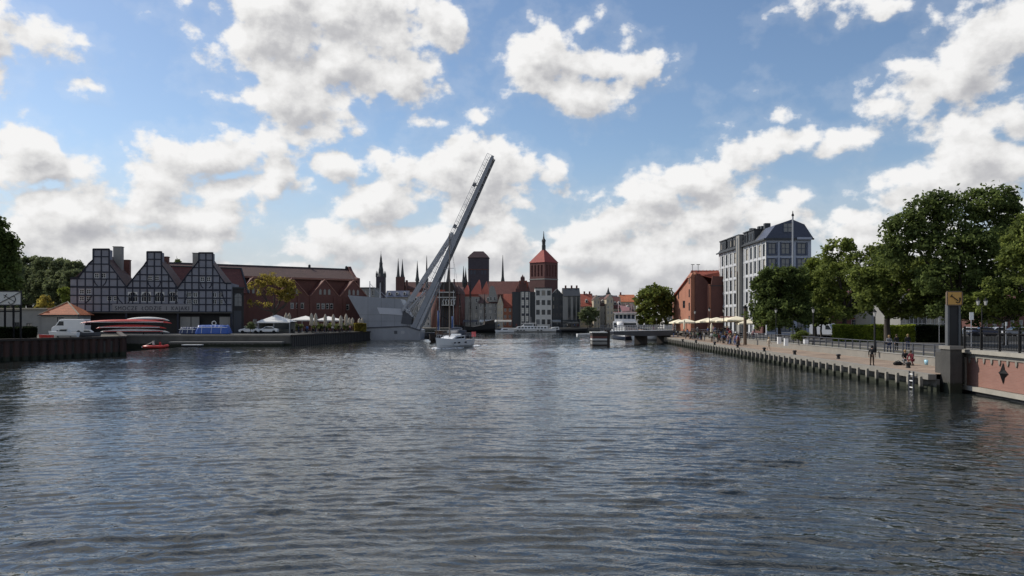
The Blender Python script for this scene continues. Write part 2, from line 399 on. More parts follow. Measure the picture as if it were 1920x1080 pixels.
# ---------------------------------------------------------------- hulls
def hull(mb, L, B, bow_h, mid_h, stern_h, draft=0.5, stern_w=0.8, n=14, rake=0.12, flare=0.75, full=2.2, deck=True):
    """Lofted hull, bow towards +x, from x=-L/2 to L/2; z=0 is the waterline."""
    st = []; m_ = 7
    for i in range(n + 1):
        t = i / n; x = -L/2 + L * t
        wd = B/2 * (stern_w + (1 - stern_w) * min(1, t / .4)) * (1 - max(0, (t - .45) / .55) ** full) if t > .0 else B/2 * stern_w
        wd = max(wd, 0.02); top = (stern_h * (1 - t) + bow_h * t) if t else stern_h
        top = stern_h + (mid_h - stern_h) * min(1, t*2) if t < .5 else mid_h + (bow_h - mid_h) * ((t - .5) * 2) ** 1.6
        ring = []
        for j in range(m_):
            s_ = j / (m_ - 1); z = -draft * (1 - max(0, t-.8)*3.5*0.6) * (1 - s_) + top * s_
            hw = wd * (flare + (1 - flare) * s_) * (min(1, (s_ * 2.2)) ** .5 if s_ > 0 else 0.05)
            xo = rake * L * max(0, t - .6) / .4 * s_ * .5
            ring.append((x + xo, hw, z))
        st.append(ring)
    vs = []; fs = []
    for sgn in (1, -1):
        k0 = len(vs)
        for r in st: vs += [(x, y * sgn, z) for x, y, z in r]
        for i in range(n):
            for j in range(m_ - 1):
                a = k0 + i*m_ + j; fs.append((a, a + m_, a + m_ + 1, a + 1))
    k1 = (n + 1) * m_
    for i in range(n):
        if deck: fs.append((i*m_ + m_-1, (i+1)*m_ + m_-1, k1 + (i+1)*m_ + m_-1, k1 + i*m_ + m_-1))
    fs.append(tuple([j for j in range(m_)] + [k1 + j for j in range(m_ - 1, -1, -1)]))
    mb.mesh(vs, fs); return mb
# ---------------------------------------------------------------- people (skinned skeletons, body + clothes)
POSES = {}
def skin_mesh(name, verts, edges, radii, root=0, sub=1):
    me = bpy.data.meshes.new(name); me.from_pydata(verts, edges, [])
    o = bpy.data.objects.new(name, me); COL.objects.link(o)
    md = o.modifiers.new('s', 'SKIN'); md.use_smooth_shade = True
    sv = me.skin_vertices[0].data if me.skin_vertices else None
    if sv is None:
        bm = bmesh.new(); bm.from_mesh(me); bm.verts.layers.skin.verify(); bm.to_mesh(me); bm.free(); sv = me.skin_vertices[0].data
    for i, r in enumerate(radii): sv[i].radius = (r, r) if not hasattr(r, '__len__') else r; sv[i].use_root = (i == root)
    s2 = o.modifiers.new('b', 'SUBSURF'); s2.levels = sub; s2.render_levels = sub
    dg = bpy.context.evaluated_depsgraph_get(); dg.update()
    out = bpy.data.meshes.new_from_object(o.evaluated_get(dg)); out.name = name
    bpy.data.objects.remove(o); bpy.data.meshes.remove(me); return out
def make_pose(key, sub=1):
    """stand / walk / sit / crouch: height 1.72, facing -y, feet at z = 0 (sit: seat at z=.45)."""
    if key in POSES: return POSES[key]
    z0 = {'sit': -.40, 'crouch': -.42}.get(key, 0.0); lean = {'crouch': -.22, 'sit': -.08, 'walk': -.03}.get(key, 0)
    pel = Vector((0, 0, .93 + z0)); ch = Vector((0, lean*.6, 1.28 + z0)); nk = Vector((0, lean*.9, 1.47 + z0)); hd = Vector((0, lean*1.1 - .02, 1.61 + z0))
    J = {}
    for s in (-1, 1):
        hip = Vector((s*.10, 0, .88 + z0)); sh = Vector((s*.185, lean*.8, 1.40 + z0))
        if key == 'stand': kn, an, el, wr = (s*.11, -.02, .49), (s*.12, .02, .08), (s*.25, .04, 1.12), (s*.26, -.05, .88)
        elif key == 'walk': kn, an, el, wr = (s*.10, -.14*s - .04, .49), (s*.10, -.27*s + .05, .09), (s*.25, .10*s, 1.13), (s*.25, .20*s - .08, .90)
        elif key == 'lean': kn, an, el, wr = (s*.12, -.04, .49), (s*.15, 0, .08), (s*.24, -.10, 1.14), (s*.16, -.36, 1.10)
        elif key == 'sit': kn, an, el, wr = (s*.13, -.42, .47), (s*.13, -.44, .08), (s*.24, -.10, .72), (s*.10, -.34, .62)
        else: kn, an, el, wr = (s*.16, -.36, .47), (s*.14, -.10, .08), (s*.22, -.36, .66), (s*.10, -.50, .42)
        J[s] = [hip, Vector(kn), Vector(an), Vector((an[0], an[1] - .17, .035)), sh, Vector(el), Vector(wr), Vector(wr) + (Vector(wr) - Vector(el)).normalized() * .09]
    def chain(parts):
        v = []; e = []; r = []
        def add(p, rad, prev):
            v.append(tuple(p)); r.append(rad)
            if prev is not None: e.append((prev, len(v) - 1))
            return len(v) - 1
        parts(add); return v, e, r
    def body(add):
        p = add(pel, .10, None); c = add(ch, .11, p); n = add(nk, .055, c); a = add(hd - Vector((0, 0, .05)), .075, n); b = add(hd + Vector((0, 0, .04)), .098, a); add(hd + Vector((0, 0, .12)), .06, b)
        for s in (-1, 1):
            h_, k_, a_, t_, s_, e_, w_, f_ = J[s]
            i = add(h_, .075, p); i = add(k_, .048, i); i = add(a_, .034, i); add(t_, .03, i)
            i = add(s_, .05, c); i = add(e_, .036, i); i = add(w_, .024, i); j = add(f_, .03, i)
            d = (f_ - w_).normalized(); sd = d.cross(Vector((0, 1, 0.2))).normalized()
            for q, ln in ((-.03, .07), (-.01, .085), (.01, .085), (.03, .065)): add(f_ + d * ln + sd * q, .009, j)
            add(w_ + d * .06 + sd * .055, .010, i)
    def top(add):
        p = add(pel + Vector((0, 0, -.03)), .135, None); m_ = add(pel.lerp(ch, .5), .135, p); c = add(ch, .155, m_); add(nk - Vector((0, 0, .03)), .07, c)
        for s in (-1, 1):
            i = add(J[s][4], .078, c); i = add(J[s][5], .056, i); add(J[s][6].lerp(J[s][5], .08), .042, i)
    def legs(add):
        p = add(pel - Vector((0, 0, .02)), .13, None)
        for s in (-1, 1):
            i = add(J[s][0], .098, p); i = add(J[s][1], .070, i); add(J[s][2], .052, i)
    B = skin_mesh('person', *chain(body), sub=sub); T = skin_mesh('jacket', *chain(top), sub=sub); L_ = skin_mesh('trousers', *chain(legs), sub=sub)
    hm = MB(); hm.smooth = True
    hm.lathe([(.03, .145), (.085, .12), (.112, .06), (.115, 0), (.10, -.06), (.08, -.08)], (hd.x, hd.y + .022, hd.z + .01), 12)
    sm = []
    for s in (-1, 1):
        a_, t_ = J[s][2], J[s][3]; q = MB(); q.box(a_.x - .05, a_.x + .05, t_.y - .06, a_.y + .07, 0, .10); sm.append(q.data('shoe', SKIN))
    POSES[key] = (B, T, L_, hm.data('hair', SKIN), sm); return POSES[key]
SKIN = mat('skin', (0.42, 0.25, 0.18), 0.6, 0.05)
def cloth(rgb, nm): return mat('cloth_' + nm, rgb, 0.9, 0.12, 6.0)
CL = {'black': cloth((.012,.012,.014), 'black'), 'navy': cloth((.02,.03,.07), 'navy'), 'white': cloth((.62,.61,.58), 'white'), 'red': cloth((.40,.03,.035), 'red'),
      'dark red': cloth((.13,.012,.022), 'dark_red'), 'grey': cloth((.15,.15,.16), 'grey'), 'beige': cloth((.38,.32,.25), 'beige'), 'blue': cloth((.06,.12,.30), 'blue'),
      'brown': cloth((.06,.038,.025), 'brown'), 'pink': cloth((.5,.27,.27), 'pink'), 'green': cloth((.05,.09,.05), 'green'), 'blond': cloth((.3,.2,.09), 'blond')}
def person(pose, loc, face, top, legs, hair, label, group=None, s=1.0):
    B, T, L_, Hm, Sm = make_pose(pose)
    o = obj('person', B, None, loc, face, label, 'person', group); o.scale = (s, s, s)
    if not B.materials: B.materials.append(SKIN); T.materials.append(SKIN); L_.materials.append(SKIN)
    for nm, me, c in (('jacket', T, top), ('trousers', L_, legs), ('hair', Hm, hair)) + ((('shoe', Sm[0], 'black'), ('shoe', Sm[1], 'black')) if loc[1] < 90 else ()):
        q = obj(nm, me, o); q.material_slots[0].link = 'OBJECT'; q.material_slots[0].material = CL[c]
    return o
# ---------------------------------------------------------------- water: a real wave surface, finer where one stands close to it
WI, WS = 1.47, 1.25
def build_water():
    m = bpy.data.materials.new('river_water'); m.use_nodes = True; g = NT(m.node_tree)
    b = g.n['Principled BSDF']
    b.inputs['Base Color'].default_value = (0.012, 0.015, 0.014, 1)
    b.inputs['Roughness'].default_value = 0.02; b.inputs['IOR'].default_value = WI
    pos = g.new('ShaderNodeNewGeometry').outputs['Position']
    def layer(scale, sx, sy, rot, det, dist, prev, rough=0.55, wob=0.8):
        mp = g.new('ShaderNodeMapping'); g.put(mp.inputs[0], pos)
        mp.inputs['Rotation'].default_value = (0, 0, R(rot)); mp.inputs['Scale'].default_value = (sx, sy, 1)
        n = g.noise(mp.outputs[0], scale, det, rough, wob, dim='2D')
        bp = g.new('ShaderNodeBump'); bp.inputs['Strength'].default_value = 1.0; bp.inputs['Distance'].default_value = dist
        g.put(bp.inputs['Height'], n)
        if prev: g.put(bp.inputs['Normal'], prev)
        return bp.outputs[0]
    nrm = layer(2.6, 0.6, 1.0, 10, 3, 0.022, None, .65, 1.0)
    g.put(b.inputs['Normal'], nrm)
    rg = np.random.default_rng(12); N = 64
    lam = 0.40 * (7.0 / 0.40) ** (np.arange(N) / (N - 1.0)); th = rg.normal(0, 0.95, N); th[lam < 2] = rg.normal(0, 1.1, (lam < 2).sum())
    steep = 0.026 * np.where(lam < .9, 1.75, np.where(lam < 1.5, 1.0, np.where(lam < 2.6, .5, .34))) * rg.uniform(.6, 1.3, N) * WS
    ph = rg.uniform(0, 6.28, N); rad = rg.random(N) < .3
    def height(x, y, lmin):
        r = np.hypot(x, y + 14); q = np.arctan2(x, y + 14)
        wx = x + .35*np.sin(y*.31 + x*.17) + .2*np.sin(x*.9 - y*.5); wy = y + .35*np.sin(x*.27 - y*.13) + .18*np.sin(x*.63 + y*.71)
        h = np.zeros_like(x); g1 = .80 + .42*np.sin(x*.085 + 1.3*np.sin(y*.05)) * np.sin(y*.06 + x*.03) + .3*np.sin(x*.21 - y*.13)*np.sin(y*.11 + x*.07)
        for i in range(N):
            if lam[i] < lmin: continue
            k = 2*np.pi/lam[i]; A = steep[i]/k
            p = (k*(r + .25*np.sin(q*9 + i)) + ph[i]) if rad[i] else k*(np.sin(th[i])*wx + np.cos(th[i])*wy) + ph[i]
            env = .55 + .6*np.sin(wx*.9/lam[i] + i*1.7)*np.sin(wy*.7/lam[i] + i*2.3)
            s_ = np.sin(p); h += A*env*(s_ - .30*np.cos(2*p))
        return h*np.clip(g1, .35, 1.3)*(1 - .35*np.clip((x - 6)/20, 0, 1))
    vs = []; fs = []; off = 0
    for x0, x1, y0, y1, dx, dy in ((-30, 33.6, 13, 46, .10, .085), (-84, -30, 9, 46, .5, .4), (-72, 33.6, 46, 112, .20, .14), (-62, 40, 112, 212, .36, .22), (-46, 52, 212, 323, .6, .4)):
        nx = int((x1 - x0)/dx) + 1; ny = int((y1 - y0)/dy) + 1; gx, gy = np.meshgrid(np.linspace(x0, x1, nx), np.linspace(y0, y1, ny)); z = height(gx, gy, 2.2*dy)
        vs.append(np.stack([gx, gy, z], -1).reshape(-1, 3)); i = (np.arange(ny - 1)[:, None]*nx + np.arange(nx - 1)[None]).ravel() + off
        fs.append(np.stack([i, i + 1, i + nx + 1, i + nx], 1)); off += nx*ny
    vs.append(np.array([(-900, -60, -.55), (900, -60, -.55), (900, 1500, -.55), (-900, 1500, -.55)], float)); fs.append(np.array([[0, 1, 2, 3]]) + off)
    V = np.concatenate(vs).astype(np.float32); Q = np.concatenate(fs).astype(np.int32); n = len(Q); me = bpy.data.meshes.new('water')
    me.vertices.add(len(V)); me.vertices.foreach_set('co', V.ravel()); me.loops.add(4*n); me.loops.foreach_set('vertex_index', Q.ravel())
    me.polygons.add(n); me.polygons.foreach_set('loop_start', np.arange(0, 4*n, 4, dtype=np.int32)); me.polygons.foreach_set('loop_total', np.full(n, 4, np.int32)); me.polygons.foreach_set('use_smooth', np.ones(n, bool))
    me.update(calc_edges=True); me.materials.append(m)
    o = bpy.data.objects.new('water', me); COL.objects.link(o); o['kind'] = 'structure'
build_water()
# ---------------------------------------------------------------- materials of the place
M = dict(
 timber=mat('blue_black_timber', (0.012, 0.015, 0.028), 0.7, 0.2, 3), plaster=mat('grey_plaster', (0.205, 0.21, 0.24), 0.9, 0.22, .8, fine=.06),
 plaster_white=mat('white_plaster', (0.50, 0.49, 0.46), 0.9, 0.16, .7, fine=.05), plaster_cream=mat('cream_plaster', (0.42, 0.37, 0.28), 0.9, 0.16, .7),
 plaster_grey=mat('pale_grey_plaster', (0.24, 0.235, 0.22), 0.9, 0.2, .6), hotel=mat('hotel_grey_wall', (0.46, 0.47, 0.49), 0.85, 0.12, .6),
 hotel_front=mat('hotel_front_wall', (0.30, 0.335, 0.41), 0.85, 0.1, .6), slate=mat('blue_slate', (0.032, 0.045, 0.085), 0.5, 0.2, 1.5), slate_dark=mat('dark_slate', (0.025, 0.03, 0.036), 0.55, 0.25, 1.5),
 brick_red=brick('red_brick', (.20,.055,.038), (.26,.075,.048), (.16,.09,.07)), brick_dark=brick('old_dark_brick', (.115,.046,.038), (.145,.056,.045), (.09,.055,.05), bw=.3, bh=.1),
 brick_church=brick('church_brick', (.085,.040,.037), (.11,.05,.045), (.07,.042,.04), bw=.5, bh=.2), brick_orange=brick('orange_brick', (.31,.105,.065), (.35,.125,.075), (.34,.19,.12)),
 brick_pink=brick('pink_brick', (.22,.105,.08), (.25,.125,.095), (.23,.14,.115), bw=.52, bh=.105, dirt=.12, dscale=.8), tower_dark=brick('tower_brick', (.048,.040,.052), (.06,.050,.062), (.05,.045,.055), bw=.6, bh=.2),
 tile_red=tiles('red_roof_tiles', (.33,.075,.045), (.40,.10,.055)), tile_dark=tiles('dark_red_tiles', (.13,.043,.034), (.16,.055,.042)), tile_orange=tiles('orange_tiles', (.50,.15,.06), (.58,.19,.08)),
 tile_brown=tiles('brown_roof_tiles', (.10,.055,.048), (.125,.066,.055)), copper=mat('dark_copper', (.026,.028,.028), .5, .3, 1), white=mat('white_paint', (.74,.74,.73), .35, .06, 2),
 offwhite=mat('weathered_white', (.52,.52,.50), .6, .12, 2), frame=mat('white_window_frame', (.62,.62,.60), .5, .04), frame_dark=mat('dark_window_frame', (.03,.034,.045), .5, .04), frame_blue=mat('blue_window_frame', (.035,.05,.09), .5, .04),
 steel=mat('pale_steel_paint', (.245,.26,.29), .45, .2, .45, fine=.06, stretch=(1,1,.45)), steel_dark=mat('dark_steel', (.055,.06,.075), .45, .2, 1), steel_light=mat('light_steel', (.34,.35,.375), .4, .1, 1), iron=mat('black_iron', (.012,.012,.013), .8, .15, 4, spec=.2),
 concrete=mat('concrete', (.21,.195,.17), .9, .25, .8, fine=.12), concrete_dark=mat('stained_concrete', (.10,.095,.085), .9, .4, .7, fine=.12, tide=.35), wood=mat('weathered_wood', (.14,.10,.07), .85, .3, 1, stretch=(1,1,6)), wood_dark=mat('dark_wood', (.03,.022,.018), .8, .3, 2),
 rust=mat('rusty_sheet_steel', (.042,.020,.016), .85, .5, .6, fine=.25, stretch=(1,1,.3), tide=.45), black=mat('black_paint', (.010,.010,.012), .6, .1), rubber=mat('rubber', (.01,.01,.01), .9, .1),
 pave=brick('quay_paving', (.25,.185,.135), (.30,.22,.16), (.12,.09,.07), bw=1.1, bh=.7, ms=.03, dirt=.4, dscale=.3, flat=True), asphalt=mat('asphalt', (.06,.058,.056), .92, .2, .5, fine=.1), soil=mat('ground', (.075,.07,.05), .95, .35, .12, fine=.15),
 canvas=mat('white_canvas', (.78,.76,.72), .85, .05, 2), canvas_cream=mat('cream_canvas', (.78,.70,.52), .85, .05, 2), canvas_shut=mat('folded_canvas', (.40,.35,.28), .9, .2, 3), red=mat('red_gelcoat', (.52,.045,.035), .35, .12, 1), blue=mat('blue_cover', (.025,.085,.34), .5, .2, 1.5), bluedk=mat('navy_cover', (.015,.03,.09), .55, .2, 1.5),
 yellow=mat('yellow_sign_paint', (.55,.30,.07), .5, .1, 2), silver=mat('silver_paint', (.36,.38,.42), .3, .05), carblue=mat('dark_blue_car_paint', (.02,.03,.07), .3, .05), gelcoat=mat('white_gelcoat', (.72,.73,.74), .25, .05, .5),
)
L = dict(
 dark=leafm('dark_foliage', (.045,.066,.022), (.16,.205,.060)), mid=leafm('mid_foliage', (.070,.092,.026), (.24,.285,.070)), light=leafm('light_foliage', (.08,.11,.022), (.26,.30,.06)),
 far=leafm('distant_foliage', (.09,.11,.06), (.21,.24,.11)), yellow=leafm('yellow_foliage', (.17,.13,.03), (.44,.36,.08)), hedge=leafm('hedge_foliage', (.12,.16,.022), (.36,.42,.06)), hedge_dark=leafm('dark_hedge_foliage', (.006,.011,.005), (.022,.032,.012)))  # far leaves are paler, with the distance haze put into their colour
# ---------------------------------------------------------------- banks, ground, quays
ZL, ZQ, ZR, ZF = 2.2, 1.3, 2.0, 1.5      # left bank, lower right quay, right street, far bank
LE = [(-82, 40), (-64, 100), (-56.6, 117), (-77, 157), (-43.4, 157), (-35.2, 207), (-42, 232), (-44, 322)]     # left shore line
RE = [(29.9, 22), (30.95, 58.9), (34.0, 176), (36.5, 240), (50, 322)]                                        # right shore line
FE = [(-44, 322), (50, 322)]
def ground():
    m = MB()
    def sheet(poly, z): m.face([(p[0], p[1], z) for p in poly])
    sheet([(-2500, -200)] + [(-82, -200)] + LE + [(-44, 3500), (-2500, 3500)], ZL - .01)
    sheet([(-44, 322), (50, 322), (50, 3500), (-44, 3500)], ZF)
    inner = [(x + 5.2, y) for x, y in RE]
    sheet([(35.2, -200)] + inner[:4] + [(50, 322.5), (50, 3500), (2500, 3500), (2500, -200)], ZR)
    m.build('ground', M['soil'], kind='structure')
    q = MB()                                                        # bank faces below street level
    for ln, z in ((LE, ZL), (FE, ZF)):
        for a, b in zip(ln, ln[1:]): q.face([(a[0], a[1], -1), (b[0], b[1], -1), (b[0], b[1], z - .02), (a[0], a[1], z - .02)])
    q.build('embankment', M['concrete_dark'], kind='structure')
    s = MB(); s.face([(-160, 158, ZL + .004), (-43.9, 158, ZL + .004), (-35.8, 206, ZL + .004), (-43, 240, ZL + .004), (-160, 240, ZL + .004)]); s.build('left_quay_paving', M['asphalt'], kind='structure')
    s = MB(); s.face([(-43, 323, ZF + .004), (49, 323, ZF + .004), (49, 338, ZF + .004), (-43, 338, ZF + .004)]); s.build('far_quay_paving', M['concrete'], kind='structure')
    s = MB()                                                        # lower promenade on the right
    for a, b in zip(RE[1:], RE[2:]):
        s.face([(a[0], a[1], ZQ), (a[0] + 5.2, a[1], ZQ), (b[0] + 5.2, b[1], ZQ), (b[0], b[1], ZQ)])
    s.build('promenade', M['pave'], kind='structure')
    s = MB(); s.face([(35.2 + 6, 30, ZR + .004), (90, 30, ZR + .004), (90, 230, ZR + .004), (46, 230, ZR + .004)]); s.build('road', M['asphalt'], kind='structure')
    s = MB(); s.box(41.1, 41.3, 60, 230, ZR, ZR + .12); s.build('kerb', M['concrete'], kind='structure')
ground()
def edge_pt(y):
    for a, b in zip(RE, RE[1:]):
        if a[1] <= y <= b[1]: return a[0] + (b[0] - a[0]) * (y - a[1]) / (b[1] - a[1])
    return 34.0
# right quay: concrete edge beam on fender piles
def right_quay():
    t = thing('quay_wall', 'long low concrete quay edge on the right bank with rows of pale timber fender piles', 'quay wall', (31, 57, 0))
    a, b = Vector((30.93, 58.4)), Vector((34.0, 176)); d = (b - a).normalized(); ln = (b - a).length; rz = math.atan2(d.y, d.x)
    nx, ny = -d.y, d.x                                            # towards the water
    m = MB(); m.box(0, ln, -.05, .55, .92, ZQ + .02); o = m.build('edge_beam', M['concrete'], t, (a.x - 31, a.y - 57, 0), rz)
    w_ = MB(); w_.box(0, ln, -.30, -.06, -1, .95); w_.build('wall', M['concrete_dark'], t, (a.x - 31, a.y - 57, 0), rz)
    fm = None; n = 62
    for i in range(n):
        u = 1.0 + (ln - 2) * (i / (n - 1)) ** 1.0
        if fm is None:
            f = MB(); f.box(-.13, .13, 0, .22, -.9, 1.12); fm = f.data('fender_pile', mat('pale_pile', (.27,.25,.21), .9, .6, 1.2, stretch=(1,1,.4), fine=.2, tide=.28))
        obj('fender_pile', fm, t, (a.x - 31 + d.x*u + nx*.5, a.y - 57 + d.y*u + ny*.5, random.uniform(-.05, .03)), rz + R(0))
    # ladder beside the pier
    lt = thing('quay_ladder', 'black and white steel ladder hanging on the quay edge near the pier', 'ladder', (edge_pt(60.5) - .78, 60.5, 0))
    for k in (-.3, .3):
        r = MB(); r.box(-.05, .05, k - .05, k + .05, -.4, 1.4); r.build('side_rail', M['steel_dark'], lt)
    for k in range(6):
        r = MB(); r.box(-.03, .03, -.26, .26, -.1 + k*.25, -.02 + k*.25); r.build('rung', M['white'] if k % 2 else M['black'], lt)
right_quay()
# low wall between the lower promenade and the street
def low_wall():
    t = thing('retaining_wall', 'low stone wall between the lower promenade and the street', 'wall', (36.1, 59, 0))
    m = MB()
    a, b = (36.1, 59), (39.2, 176)
    d = Vector((b[0]-a[0], b[1]-a[1])); ln = d.length; rz = math.atan2(d.y, d.x)
    m.box(0, ln, -.35, 0, ZQ - .2, ZR + .02); m.build('wall', M['concrete'], t, (0, 0, 0), rz)
    c = MB(); c.box(0, ln, -.39, .05, ZR + .02, ZR + .10); c.build('coping', M['plaster_grey'], t, (0, 0, 0), rz)
    r = thing('promenade_railing', 'dark grey tubular railing on top of the low promenade wall', 'railing', (36.1, 59, ZR + .10)); r.rotation_euler = (0, 0, rz)
    for z in (.25, .62, 1.0):
        q = MB(); q.tube([(0, -.17, z), (ln, -.17, z)], .03 if z < 1 else .045, 6); q.build('rail', M['steel_dark'], r)
    pm = MB(); pm.box(-.05, .05, -.22, -.12, 0, 1.05); pd = pm.data('post', M['steel_dark'])
    for i in range(60): obj('post', pd, r, (.3 + i * (ln - .6) / 59, 0, 0))
low_wall()
# ---------------------------------------------------------------- left quay walls
def sheet_pile(name, label, pts, top, mtl, cap=True, bottom=-1.0, pitch=1.2, amp=.22):
    t = thing(name, label, 'quay wall', (pts[0][0], pts[0][1], 0)); m = MB(); o0 = Vector(pts[0])
    for a, b in zip(pts, pts[1:]):
        a = Vector(a) - o0; b = Vector(b) - o0; d = (b - a); ln = d.length; d.normalize(); nx = Vector((d.y, -d.x)); k = max(1, int(ln / pitch)); p = []
        for i in range(k):
            for f_, o_ in ((0, 0), (.32, 0), (.45, 1), (.87, 1)): p.append(a + d * ((i + f_) * ln / k) + nx * amp * o_)
        p.append(b)
        for q, r in zip(p, p[1:]): m.face([(q.x, q.y, bottom), (r.x, r.y, bottom), (r.x, r.y, top - .02), (q.x, q.y, top - .02)])
    m.build('sheet_piles', mtl, t)
    if cap:
        c = MB()
        for a, b in zip(pts, pts[1:]):
            a = Vector(a) - o0; b = Vector(b) - o0; d = (b-a).normalized(); nx = Vector((d.y, -d.x))
            q = [a + nx*.32, b + nx*.32, b - nx*.45, a - nx*.45]
            c.slab([(v.x, v.y, top + .08) for v in q], .3)
        c.build('cap', M['wood_dark'], t)
    return t
sheet_pile('sheet_pile_wall', 'dark rusty sheet pile wall in the left foreground', [(-82, 40), (-64, 100), (-56.6, 117), (-76.9, 156.6)], 2.75, M['rust'])
sheet_pile('sheet_pile_wall', 'black sheet pile quay wall below the folded parasols', [(-43.4, 157), (-35.2, 207), (-36.2, 212)], 2.1, M['black'], pitch=1.0)
def dock():
    t = thing('dock_wall', 'low grey concrete dock in front of the half timbered boathouse', 'dock', (-76.8, 156.8, 0))
    m = MB(); m.box(0, 33.3, -.35, .2, -.8, 1.9); m.build('wall', M['concrete_dark'], t)
    m = MB(); m.box(0, 33.4, -.5, .6, 1.9, 2.23); m.build('coping', M['concrete'], t)
    t = thing('floating_jetty', 'long low floating jetty with pale edge along the grey dock', 'jetty', (-66, 155, 0))
    m = MB(); m.box(0, 21.5, -.9, 1.1, -.1, .72); m.build('pontoon', M['concrete_dark'], t)
    m = MB(); m.box(-.1, 21.6, -1, 1.15, .74, .9); m.build('deck', M['plaster_grey'], t)
    t = thing('swim_raft', 'small white floating raft below the blue boats', 'raft', (X(361, 150), 150, 0))
    m = MB(); m.box(-1.8, 1.8, -.7, .7, .38, .52); m.build('deck', M['white'], t)
    m = MB(); m.box(-1.7, 1.7, -.6, .6, -.1, .36); m.build('float', M['black'], t)
dock()
